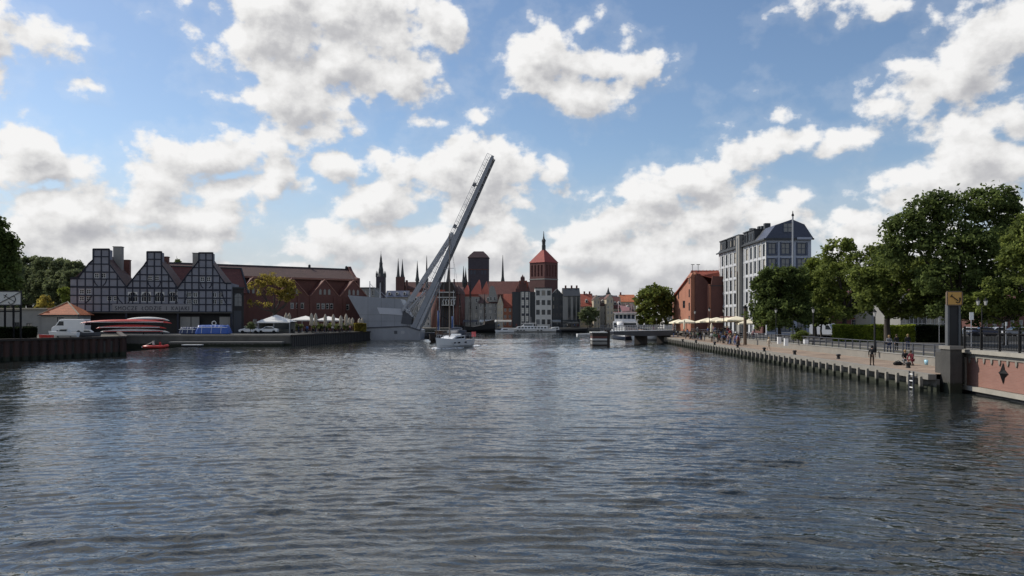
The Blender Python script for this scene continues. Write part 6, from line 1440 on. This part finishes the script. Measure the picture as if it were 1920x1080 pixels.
# ---------------------------------------------------------------- vehicles
def wheel_data():
    m = MB(); m.smooth = True; m.lathe([(.2,-.11),(.32,-.11),(.34,-.06),(.34,.06),(.32,.11),(.2,.11)], (0,0,0), 16); ty = m.data('tyre', M['rubber']); m = MB(); m.lathe([(.21,-.1),(.21,.1),(.06,.115)], (0,0,0), 12); return ty, m.data('rim', M['steel_light'])
WD = wheel_data()
def car(label, loc, rz, paint, kind='car', group=None, name='parked_car'):
    t = thing(name, label, 'car' if kind == 'car' else 'van', loc, rz, group); Ln, W_ = (4.3, 1.76) if kind == 'car' else (5.6, 2.0)
    if kind == 'car': pr = [(-2.1,.35),(-2.15,.75),(-1.95,.98),(-1.55,1.0),(-1.05,1.40),(.35,1.46),(1.15,1.02),(1.95,.88),(2.15,.62),(2.12,.32)]; gl = [(-1.35,1.0),(-.98,1.34),(.3,1.39),(.95,1.02)]
    else: pr = [(-2.7,.4),(-2.75,2.3),(-2.6,2.5),(1.1,2.5),(1.55,2.35),(2.15,1.45),(2.75,1.15),(2.85,.7),(2.8,.38)]; gl = [(.75,1.45),(.75,2.15),(1.45,2.15),(1.95,1.45)]
    m = MB(); m.prism(pr, -W_/2, W_/2); b = m.build('body', paint, t); bv = b.modifiers.new('b', 'BEVEL'); bv.width = .09; bv.segments = 3; bv.limit_method = 'ANGLE'; bv.angle_limit = R(25)
    for s in (-1, 1): m = MB(); m.prism(gl, s*(W_/2 + .005) - .01, s*(W_/2 + .005) + .01); m.build('side_window', GLASS, t)
    if kind == 'car': a, c = ((.38,1.42),(1.08,1.04)), ((-1.10,1.36),(-1.5,1.02))
    else: a, c = ((1.52,2.3),(2.1,1.5)), ((-2.76,2.2),(-2.77,1.5))
    for q in (a, c): m = MB(); m.slab([(q[0][0], -W_*.4, q[0][1] + .025), (q[0][0], W_*.4, q[0][1] + .025), (q[1][0], W_*.43, q[1][1] + .025), (q[1][0], -W_*.43, q[1][1] + .025)], .015); m.build('windscreen', GLASS, t)
    for s in (-1, 1):
        m = MB(); zz = .7 if kind == 'car' else .95; m.box(Ln/2 - .16, Ln/2 + .0, s*W_*.36 - .18, s*W_*.36 + .18, zz - .08, zz + .08); m.build('headlight', M['white'], t)
        for x in (-Ln*.31, Ln*.31):
            q = obj('wheel', WD[0], t, (x, s*(W_/2 - .08), .34)); q.rotation_euler = (R(90), 0, 0); obj('rim', WD[1], q)
    return t
car('dark silver van parked under the trees left of the bright hedge', (X(1548,142), 142, 2.0), R(-60), M['silver'], 'van', name='parked_van')
car('white van parked behind the red and white racing boats', (X(133,161), 161.2, 2.2), R(176), M['white'], 'van', name='parked_van').scale = (1.25, 1.1, 1.22)
def cp():
    m = MB(); m.face([(52,119,2.62),(130,119,2.62),(130,160,2.62),(52,160,2.62)]); m.build('car_park', M['asphalt'], kind='structure')
    m = MB(); m.box(52,130,118.8,119,1.9,2.74); m.build('car_park_kerb', M['concrete'], kind='structure')
cp()
for px, d, rz, p, lb in ((1755,124,175,'white','white car parked in front of the grey green house'), (1728,126,178,'silver','silver car half hidden by the dark hedge'), (1815,122,160,'white','white car right behind the orange anchor board'), (1842,121,170,'carblue','dark blue car parked next to the white car in the car park'), (1872,122,10,'silver','silver car parked below the small white sign'), (1905,120,175,'steel','grey car parked at the right edge of the car park'), (1925,121,8,'carblue','dark car cut off by the right photo edge')):
    car(lb, (X(px,d), d, 2.63), R(rz), M[p], group='cars in the car park on the right')
for px, d, rz, p, lb in ((460,180,200,'white','white car parked beside the dark stair tower'), (474,176,160,'silver','silver car parked left of the white marquee'), (503,171,185,'white','white rounded car in front of the white marquee'), (468,170,190,'white','low white car in front of the silver car near the tower')):
    car(lb, (X(px,d), d, 2.21), R(rz), M[p], group='cars by the white marquee')
# ---------------------------------------------------------------- boats and gear ashore on the left
def racks():
    t = thing('boat_rack', 'dark steel rack carrying the long racing boats', 'rack', (X(240,160), 158.7, 2.2))
    for px in (222, 271, 306):
        m = MB(); u = X(px,160) - X(240,160); m.box(u - .06, u + .06, .85, 1.0, 0, 3.4)
        for z in (.5, 1.3, 2.3): m.box(u - .06, u + .06, -.75, .85, z, z + .1)
        m.build('frame', M['iron'], t)
    for px0, px1, z, dy, mm, lb in ((150,322,2.45,-.1,'red','long red racing boat on the upper rack level'), (232,318,2.95,.5,'offwhite','long white racing boat lying highest on the rack'), (180,312,1.42,-.1,'red','long dull red racing boat on the middle rack level'), (185,318,.62,0,'offwhite','long grey white racing boat on the lowest rack level')):
        d = 158.7 + dy; a, b = X(px0,d), X(px1,d); L_ = b - a; t = thing('racing_boat', lb, 'boat', ((a+b)/2, d, 2.2 + z), 0, 'racing boats on the rack'); m = MB(); m.smooth = True
        n = 20; ring = 10; vs = []; fs = []
        for i in range(n + 1):
            s = i / n; w_ = max(.03, .60*math.sin(math.pi*s)**.55); hh = .40*math.sin(math.pi*s)**.4 + .05; sheer = .42*(abs(2*s-1)**2.2)
            for j in range(ring + 1): q = math.pi*j/ring; vs.append((-L_/2 + L_*s, -w_*math.cos(q), hh*math.sin(q) - sheer*.8 + .1))
        for i in range(n):
            for j in range(ring): k = i*(ring+1) + j; fs.append((k, k+1, k+ring+2, k+ring+1))
        m.mesh(vs, fs); m.build('hull', M[mm], t); m = MB(); m.box(-L_*.42, L_*.42, -.56, -.50, -.02, .10); m.build('gunwale', M['white' if mm == 'red' else 'red'], t)
racks()
def shore_boat(px, d, z, ln, rz, hm, lb, cab=True, name='motorboat'):
    t = thing(name, lb, 'boat', (X(px,d), d, z), rz); m = MB(); hull(m, ln, ln*.36, ln*.17, ln*.13, ln*.12, .35, .85); m.build('hull', M[hm], t)
    if cab:
        m = MB(); m.prism([(-.2*ln,.12*ln),(.2*ln,.13*ln),(.08*ln,.24*ln),(-.18*ln,.25*ln)], -.12*ln, .12*ln); m.build('cabin', M['offwhite'], t); m = MB(); m.prism([(-.15*ln,.16*ln),(.14*ln,.16*ln),(.07*ln,.22*ln),(-.15*ln,.225*ln)], -.123*ln, .123*ln); m.build('cabin_window', GLASS, t)
    m = MB(); m.box(-ln*.3, -ln*.26, -ln*.12, ln*.12, -.65, -.1); m.box(ln*.15, ln*.19, -ln*.12, ln*.12, -.65, -.1); m.build('cradle', M['iron'], t)
shore_boat(120,124,2.75,4.2,R(184),'gelcoat','white motorboat ashore in front of the white van')
shore_boat(86,118,2.7,2.2,R(170),'red','small red dinghy ashore between the dark hedge and the white motorboat', False, 'dinghy')
shore_boat(166,126,2.7,3.6,R(5),'steel_dark','dark motorboat ashore under the bow of the racing boats')
def covered(px0, px1, d, z0, z1, mm, lb):
    a, b = X(px0,d), X(px1,d); w_ = b - a; t = thing('covered_boats', lb, 'covered boats', (a, d, 2.2)); m = MB(); m.smooth = True; n = 26; vs = []; fs = []; rg = random.Random(int(px0)); r = 9
    for i in range(n + 1):
        s = i / n; e = min(1, 8*min(s, 1 - s) + .35)
        for j in range(r): q = math.pi*j/(r-1); h_ = (z1 - z0)*e*(1 - .08*rg.random()) ; vs.append((w_*s, -1.5*math.cos(q)*(1 - .04*rg.random()), z0 + h_*min(1, 1.5*math.sin(q))))
    for i in range(n):
        for j in range(r - 1): k = i*r + j; fs.append((k, k+1, k+r+1, k+r))
    fs += [tuple(range(r)), tuple(n*r + j for j in range(r))]; m.mesh(vs, fs); m.build('cover', mm, t)
    m = MB()
    for s in (.2, .5, .8): m.bar((w_*s, -1.53, z0 + .1), (w_*s, -1.2, z1 - .1), .06, .05)
    m.box(0, w_, -1.56, -1.5, z1 - .55, z1 - .45); m.build('strap', M['white'], t)
    m = MB(); m.box(.2, w_ - .2, -1.0, 1.0, 0, z0 + .1); m.build('trolley', M['iron'], t)
covered(371, 431, 160.5, .15, 1.9, M['blue'], 'long low stack of boats under a bright blue cover')
covered(341, 372, 161, .15, 1.5, M['bluedk'], 'smaller stack of boats under a navy cover left of the bright blue one')
def paddlers():
    d = 146; O = (X(292,d), d, 0); t = thing('inflatable_boat', 'small red inflatable boat with a paddler close to the dock', 'boat', O, R(8)); m = MB(); m.smooth = True
    m.tube([(-1.9,.45,.22),(-.8,.62,.2),(1.2,.6,.22),(1.9,.25,.35),(2.05,0,.4),(1.9,-.25,.35),(1.2,-.6,.22),(-.8,-.62,.2),(-1.9,-.45,.22),(-1.9,.45,.22)], .27, 8); m.build('tube', M['red'], t); m = MB(); m.box(-1.8,1.6,-.5,.5,.05,.14); m.build('floor', M['rubber'], t)
    m = MB(); m.box(-.5,-.2,-.5,.5,.3,.42); m.build('thwart', M['white'], t)
    person('sit', (O[0] - .5, O[1], .0), R(80), 'white', 'navy', 'brown', 'person in white top sitting in the red inflatable boat')
    person('sit', (O[0] + .7, O[1] + .1, .0), R(80), 'red', 'red', 'black', 'person in red jacket sitting in the red inflatable boat')
    t = thing('paddle', 'white paddle held over the bow of the red inflatable boat', 'paddle', (O[0] - 1.1, O[1] - .3, .9)); m = MB(); m.tube([(-1,0,-.6),(1,0,.4)], .025, 6); m.build('shaft', M['white'], t); m = MB(); m.box(-1.35,-.95,-.02,.02,-.85,-.55); m.build('blade', M['white'], t)
paddlers()
# ---------------------------------------------------------------- parasols, tents
def parasol_open(lb, px, d, base, r, h_, mm, group=None, n=4, rot=math.pi/4):
    t = thing('parasol', lb, 'parasol', (X(px,d), d, base), R(random.uniform(-8, 8)), group); m = MB(); k = 1.414 if n == 4 else 1
    m.lathe([(r*k, h_ - .9), (r*k, h_ - .65), (r*.5*k, h_ - .3), (.06, h_)], (0,0,0), n, rot=rot); m.build('canopy', M[mm], t); m = MB(); m.tube([(0,0,0),(0,0,h_ - .2)], .05, 8); m.build('pole', M['wood'], t); m = MB(); m.lathe([(.4,0),(.4,.08),(.08,.12)], (0,0,0), 10); m.build('base', M['concrete'], t); return t
def folded(lb, px, d, base, h_, group=None, r=.32, mm='canvas_shut'):
    t = thing('folded_parasol', lb, 'parasol', (X(px,d), d, base), R(random.uniform(0, 90)), group); m = MB(); m.smooth = True; m.lathe([(.1, h_*.32), (r*1.1, h_*.40), (r*.85, h_*.6), (r, h_*.8), (r*.5, h_*.93), (.04, h_)], (0,0,0), 8); m.build('canopy', M[mm], t); m = MB(); m.tube([(0,0,0),(0,0,h_*.5)], .05, 8); m.build('pole', M['wood'], t); m = MB(); m.box(-.4,.4,-.4,.4,0,.1); m.build('base', M['concrete'], t); return t
fl = [(536.5,183,4.5,'leftmost folded parasol behind the white marquee'), (542.5,184,4.5,'folded parasol just right of the leftmost one behind the marquee'), (584,178,4.4,'tall folded parasol right of the first white tent'), (592,179,4.4,'tall folded parasol between the two white tents'), (610,180,4.2,'folded parasol in front of the second white tent'), (625,182,4.2,'folded parasol at the right end of the second white tent'), (639,184,3.9,'folded parasol right of the white tents'), (649,185,4.3,'slightly taller folded parasol before the right brick bay'), (655,198,3.4,'small folded parasol left of the planting box hedge'), (661,199,3.4,'small folded parasol touching the planting box hedge'), (674,201,3.3,'small folded parasol above the planting box hedge'), (679,202,3.3,'last small folded parasol before the grey abutment')]
for px, d, h_, lb in fl: folded(lb, px, d, 2.2, h_, 'folded parasols on the left quay', .42)
def marquee(lb, px0, px1, pxr, yr, ye, d, dep=5, walls=True):
    x0, x1, xr = X(px0,d), X(px1,d), X(pxr,d); t = thing('marquee', lb, 'tent', (x0, d, 2.2)); w_ = x1 - x0; c = xr - x0; ze = Zp(ye,d) - 2.2; zr = Zp(yr,d) - 2.2; m = MB()
    m.slab([(-.2,-.2,ze),(c,dep*.4,zr),(-.2,dep,ze)], .06); m.slab([(-.2,-.2,ze),(w_+.2,-.2,ze),(c,dep*.4,zr)], .06); m.slab([(w_+.2,-.2,ze),(w_+.2,dep,ze),(c,dep*.4,zr)], .06); m.slab([(-.2,dep,ze),(c,dep*.4,zr),(w_+.2,dep,ze)], .06); m.box(-.2,w_+.2,-.24,-.2,ze-.3,ze); m.build('canopy', M['canvas'], t)
    for x in (0, w_*.5, w_):
        m = MB(); m.box(x-.06,x+.06,-.1,.02,0,ze); m.build('pole', M['steel_light'], t)
    if walls:
        m = MB(); m.box(.1,w_-.1,dep-.3,dep-.2,0,ze-.1); m.box(0,.06,0,dep,0,ze-.1); m.build('side_sheet', M['plaster_grey'], t); m = MB(); m.box(w_*.52,w_-.2,.02,.06,.9,ze-.5); m.build('window_panel', GLASS, t)
marquee('white marquee with grey side sheets left of the parasols', 484, 543, 513, 590, 603, 172)
marquee('long low white tent roof in the middle of the left quay', 545, 588, 569, 592, 599.5, 188, walls=False)
marquee('second low white tent roof between the folded parasols', 594, 636, 612, 593, 600, 192, walls=False)
for px, d, r, h_, lb in ((1273,172,1.7,3.2,'cream parasol nearest the chestnut tree'), (1287,168,1.9,3.3,'cream parasol in front of the orange granary wall'), (1328,150,2.0,3.5,'leftmost of the large cream parasols below the hotel'), (1344,148,2.0,3.6,'second large cream parasol below the hotel'), (1362,146,2.0,3.6,'third large cream parasol below the hotel'), (1381,143,2.2,3.8,'brightest large cream parasol left of the thick post'), (1402,141,1.8,3.2,'cream parasol partly behind the dark dense tree')):
    parasol_open(lb, px, d, 2.0, r, h_, 'canvas_cream', 'cream parasols on the right promenade')
for px, d, h_, lb in ((1283,162,3.3,'folded cream parasol before the orange granary'), (1334,142,2.6,'small folded parasol under the large cream parasols')): folded(lb, px, d, 2.0, h_, 'folded parasols on the right', .22, 'canvas_cream')
for i in range(26):
    rg = random.Random(900 + i); px = 1062 + i*2.2 if i < 10 else 905 + (i - 10)*9; d = 326 + rg.uniform(0, 6)
    if i < 10: parasol_open('small dark parasol in the far quay row', px, d, 1.5, 1.2, 2.6, 'copper', 'dark parasols on the far quay')
# ---------------------------------------------------------------- lamps, poles, bollards, small signs
def lamp(lb, px, d, base, h_, double=False, group=None, glass='plaster_white', thick=.06):
    t = thing('street_lamp', lb, 'street lamp', (X(px,d), d, base), 0, group); m = MB(); m.smooth = True; m.tube([(0,0,0),(0,0,.5),(0,0,.55),(0,0,h_)], [thick*2, thick*1.8, thick, thick*.8], 8); m.build('post', M['iron'], t)
    for s in ((-.35, .35) if double else (0,)):
        m = MB(); m.lathe([(.10,0),(.20,.42)], (s,0,h_ + .02), 6); l = m.build('lantern_glass', M[glass], t); m = MB(); m.lathe([(.24,.42),(.08,.62),(.02,.75)], (s,0,h_ + .02), 6); m.build('lantern_cap', M['iron'], t)
    if double: m = MB(); m.bar((-.35,0,h_),(.35,0,h_),.05); m.build('arm', M['iron'], t)
lamp('black street lamp rising in front of the bright hedge', 1640, 80, 2.0, 3.6, thick=.10)
lamp('black lamp with a pale lantern left of the parked silver van', 1525, 100, 2.0, 4.1, thick=.09)
lamp('thin lamp between the two groups of cream parasols', 1303, 140, 2.0, 4.2); lamp('thin lamp standing in front of the second cream parasol', 1330, 138, 2.0, 4.6); lamp('black lamp in front of the third cream parasol', 1357, 134, 2.0, 4.4, thick=.08)
lamp('twin pale lantern lamp in front of the yellowish green tree', 1841, 74, 2.7, 3.9, True); lamp('lamp with white lantern among the dark tree below the hotel', 1455, 116, 2.0, 4.2)
for px, lb in ((1231, 'left of three small white lanterns under the chestnut tree'), (1243, 'middle of three small white lanterns under the chestnut tree'), (1258, 'right of three small white lanterns under the chestnut tree')): lamp(lb, px, 196, 2.0, 2.9)
for px, lb in ((1102, 'left white lantern on the far quay beside the round green tree'), (1122, 'right white lantern on the far quay beside the round green tree')): lamp(lb, px, 322, 1.5, 4.3)
t = thing('timber_post', 'thick weathered timber post standing on the promenade below the hotel', 'post', (X(1397,124), 124, 2.0)); m = MB(); m.tube([(0,0,-.7),(0,0,5.0)], [.28,.22], 10); m.build('shaft', M['wood'], t); m = MB(); m.lathe([(.34,0),(.30,.2),(.05,.5)], (0,0,5.0), 8); m.build('cap', M['iron'], t)
def signpost(lb, px, d, base, h_, w_, hh, mm='white'):
    t = thing('sign', lb, 'sign', (X(px,d), d, base)); m = MB(); m.tube([(0,0,0),(0,0,h_)], .04, 6); m.build('post', M['steel_light'], t); m = MB(); m.box(-w_/2,w_/2,-.07,-.04,h_-hh,h_); m.build('board', M[mm], t)
signpost('white rectangular sign beside the twin lantern lamp', 1821, 66, 2.9, 3.0, .34, .62); signpost('tiny white sign above the parked cars on the right', 1886, 80, 2.7, 2.35, .18, .42); signpost('small white sign in front of the grey green house', 1761, 110, 2.0, 3.4, .25, .5)
bm_ = None
for px, py, lb in ((1280,641,'farthest black mooring bollard near the swing bridge'), (1305,643,'second mooring bollard from the swing bridge'), (1340,647,'mooring bollard below the large cream parasols'), (1383,652,'mooring bollard before the person in the red jacket'), (1433,659,'mooring bollard in front of the bent tan post figure'), (1490,665,'mooring bollard in front of the olive shrub'), (1572,673,'mooring bollard left of the standing dark person'), (1703,690,'nearest black mooring bollard in front of the seated pair')):
    d = 4.1*F/(py - HY)
    if bm_ is None: m = MB(); m.smooth = True; m.lathe([(.20,0),(.17,.05),(.15,.30),(.24,.36),(.24,.44),(.14,.50)], (0,0,0), 12); bm_ = m.data('mooring_bollard', M['black'])
    obj('mooring_bollard', bm_, None, (X(px,d), d, ZQ), 0, lb, 'bollard', 'mooring bollards on the right quay')
for i, (px, d, lb) in enumerate(((1461,104,'white topped litter bin beside the dark dense tree'), (1511,92,'white square notice box on the promenade railing'), (1474,97,'white post in the promenade railing below the hotel'))):
    t = thing('litter_bin' if i == 0 else 'notice_box', lb, 'bin' if i == 0 else 'box', (X(px,d) , d, 2.0)); m = MB(); m.box(-.22,.22,-.18,.18,.1 if i != 1 else .5,1.0); m.build('body', M['white'], t); m = MB(); m.box(-.24,.24,-.2,.2,1.0,1.06); m.build('lid', M['steel_dark'], t)
# lifering and ladder like details on the near quay
t = thing('bucket', 'light blue bucket standing on the quay right of the seated pair', 'bucket', (X(1741,70), 70.2, ZQ)); m = MB(); m.smooth = True; m.lathe([(.19,0),(.27,.46)], (0,0,0), 14); m.build('body', mat('light_blue_plastic', (.28,.50,.62), .4, .05), t); m = MB(); m.smooth = True; m.tube([(.27*math.cos(a),0,.44 + .2*math.sin(a)) for a in np.linspace(0, math.pi, 9)], .012, 5); m.build('handle', M['steel_light'], t)
t = thing('bag', 'dark low bag lying on the quay left of the seated pair', 'bag', (X(1684,70), 70, ZQ)); m = MB(); m.smooth = True; m.tube([(-.4,0,.12),(-.2,0,.18),(.2,0,.16),(.4,0,.1)], [.1,.18,.17,.08], 8); m.build('body', M['rubber'], t); m = MB(); m.smooth = True; m.tube([(-.2,0,.33),(0,0,.42),(.2,0,.32)], .02, 5); m.build('strap', M['black'], t)
# ---------------------------------------------------------------- people
person('stand', (X(1635,69.5), 69.5, ZQ), R(150), 'black', 'brown', 'black', 'person in dark clothes standing alone at the quay edge')
t = thing('folding_stool', 'low folding stool under the seated person in dark jacket', 'stool', (X(1701,70), 70.4, ZQ)); m = MB(); m.box(-.2,.2,-.18,.18,.38,.43); m.build('seat', M['black'], t)
for a, b in (((-.18,0,0),(.18,0,.38)), ((.18,0,0),(-.18,0,.38))):
    for y in (-.16, .16): m = MB(); m.bar((a[0],y,a[2]),(b[0],y,b[2]),.03); m.build('leg', M['steel_light'], t)
person('sit', (X(1701,70), 70.4, ZQ), R(-20), 'black', 'grey', 'blond', 'person in black jacket and grey trousers sitting on a stool by the quay')
person('crouch', (X(1714,69.5), 69.8, ZQ), R(-60), 'dark red', 'dark red', 'brown', 'crouching person in dark red coat facing the person on the stool')
def wallp(px, d, pose, rz, a, b, h_, lb, base=2.0, group=None, s=1): person(pose, (X(px,d), d, base), R(rz), a, b, h_, lb, group, s)
wallp(1667, 79, 'lean', -15, 'grey', 'navy', 'blond', 'person in light grey top leaning on the promenade railing')
wallp(1681, 83, 'stand', 10, 'black', 'black', 'brown', 'person in black jacket behind the railing right of the leaning person')
wallp(1702, 84, 'stand', -10, 'black', 'navy', 'blond', 'fair haired person in black jacket behind the railing above the seated pair')
wallp(1369, 126, 'stand', 30, 'red', 'navy', 'brown', 'person in bright red jacket standing below the cream parasols', ZR)
wallp(1441, 105, 'walk', 100, 'beige', 'beige', 'blond', 'bent person in beige clothes by the promenade wall', ZQ, s=.95)
wallp(1225, 182, 'stand', 0, 'pink', 'pink', 'blond', 'person in pink clothes at the start of the swing bridge'); wallp(1208, 180, 'walk', 90, 'white', 'navy', 'black', 'person in white top walking on the swing bridge', Zp(621.5,163) + .08)
rg = random.Random(5); tops = ['black','navy','grey','white','blue','dark red','beige','brown','green','pink']; legs_ = ['black','navy','grey','brown','blue']
spots = {}
for i in range(58):
    px = rg.choice([rg.uniform(1238,1300), rg.uniform(1255,1400), rg.uniform(1262,1420)]); d = rg.uniform(118, 176)
    while X(px, d) < edge_pt(min(175.9, max(58, d))) + 1.0: px += 8
    low = X(px, d) < edge_pt(min(175.9, d)) + 4.7; a = rg.choices(tops, [7,5,3,2,2,2,1,3,1,1])[0]; b = rg.choice(legs_)
    wh = 'on the lower quay' if low else ('under the cream parasols' if px > 1315 else 'near the swing bridge'); key = (a, b, wh)
    lbl = 'person in %s top and %s trousers %s' % (a, b, wh); spots[key] = spots.get(key, 0) + 1
    q = person(rg.choice(['stand','walk','walk','stand']), (X(px,d), d, ZQ if low else ZR), rg.uniform(0, 6.28), a, b, rg.choice(['black','brown','blond']), lbl, 'people in the crowd on the right promenade', rg.uniform(.93, 1.05))
for i in range(16):
    rg = random.Random(300 + i); px = rg.uniform(1060, 1190) if i < 8 else rg.uniform(905, 1060); d = rg.uniform(324, 327); a = tops[i % 10]
    person('stand', (X(px,d), d, 1.51), rg.uniform(0, 6.28), a, 'black', 'brown', 'tiny person in %s top on the far quay %s' % (a, 'below the round green tree' if i < 8 else 'behind the excursion boat'), 'people on the far quay')
for i in range(7):
    rg = random.Random(400 + i); px = 560 + i*16; d = 172 + i*2.5; a = tops[(i*3 + 1) % 10]
    person('stand', (X(px,d), d, 2.21), rg.uniform(0, 6.28), a, 'navy', 'brown', 'person in %s top between the folded parasols on the left quay' % a, 'people between the folded parasols')
# cafe tables along both promenades
def table(lb, px, d, base, group):
    t = thing('cafe_table', lb, 'table', (X(px,d), d, base), 0, group); m = MB(); m.lathe([(.45,.72),(.45,.75)], (0,0,0), 12); m.build('table_top', M['wood'], t); m = MB(); m.lathe([(.2,0),(.04,.05),(.04,.72)], (0,0,0), 8); m.build('pedestal', M['iron'], t)
    for a in (0.3, 2.4, 4.5):
        c = thing('cafe_chair', 'dark chair by ' + lb, 'chair', (X(px,d) + .8*math.cos(a), d + .8*math.sin(a), base), a + math.pi/2, 'cafe chairs ' + group.split(' ', 2)[2]); m = MB(); m.box(-.21,.21,-.21,.21,.42,.46); m.build('seat', M['iron'], c); m = MB(); m.box(-.21,.21,-.23,-.19,.46,.88); m.build('backrest', M['iron'], c)
        for x in (-.18,.18):
            for y in (-.18,.18): m = MB(); m.box(x-.02,x+.02,y-.02,y+.02,0,.42); m.build('leg', M['iron'], c)
ORD = 'first second third fourth fifth sixth seventh eighth ninth tenth eleventh twelfth'.split()
for i in range(9): table('the %s cafe table under the cream parasols' % ORD[i], 1312 + i*11, 147 - i*1.2, 2.0, 'cafe tables under the cream parasols')
for i in range(8): table('the %s cafe table between the folded parasols' % ORD[i], 552 + i*13, 171 + i*2.4, 2.2, 'cafe tables between the folded parasols')
# ---------------------------------------------------------------- where look-alikes remain, say which one it is along the row
def settle_labels():
    words = 'first second third fourth fifth sixth seventh eighth ninth tenth eleventh twelfth'.split(); by = {}
    for o in bpy.data.objects:
        if o.parent is None and 'label' in o: by.setdefault(o['label'], []).append(o)
    for lb, os_ in by.items():
        if len(os_) < 2: continue
        os_.sort(key=lambda o: o.location.x / o.location.y)
        for i, o in enumerate(os_):
            tail = ' leftmost' if i == 0 else (' rightmost' if i == len(os_) - 1 else ' %s from left' % words[i])
            o['label'] = lb + ',' + tail
settle_labels()
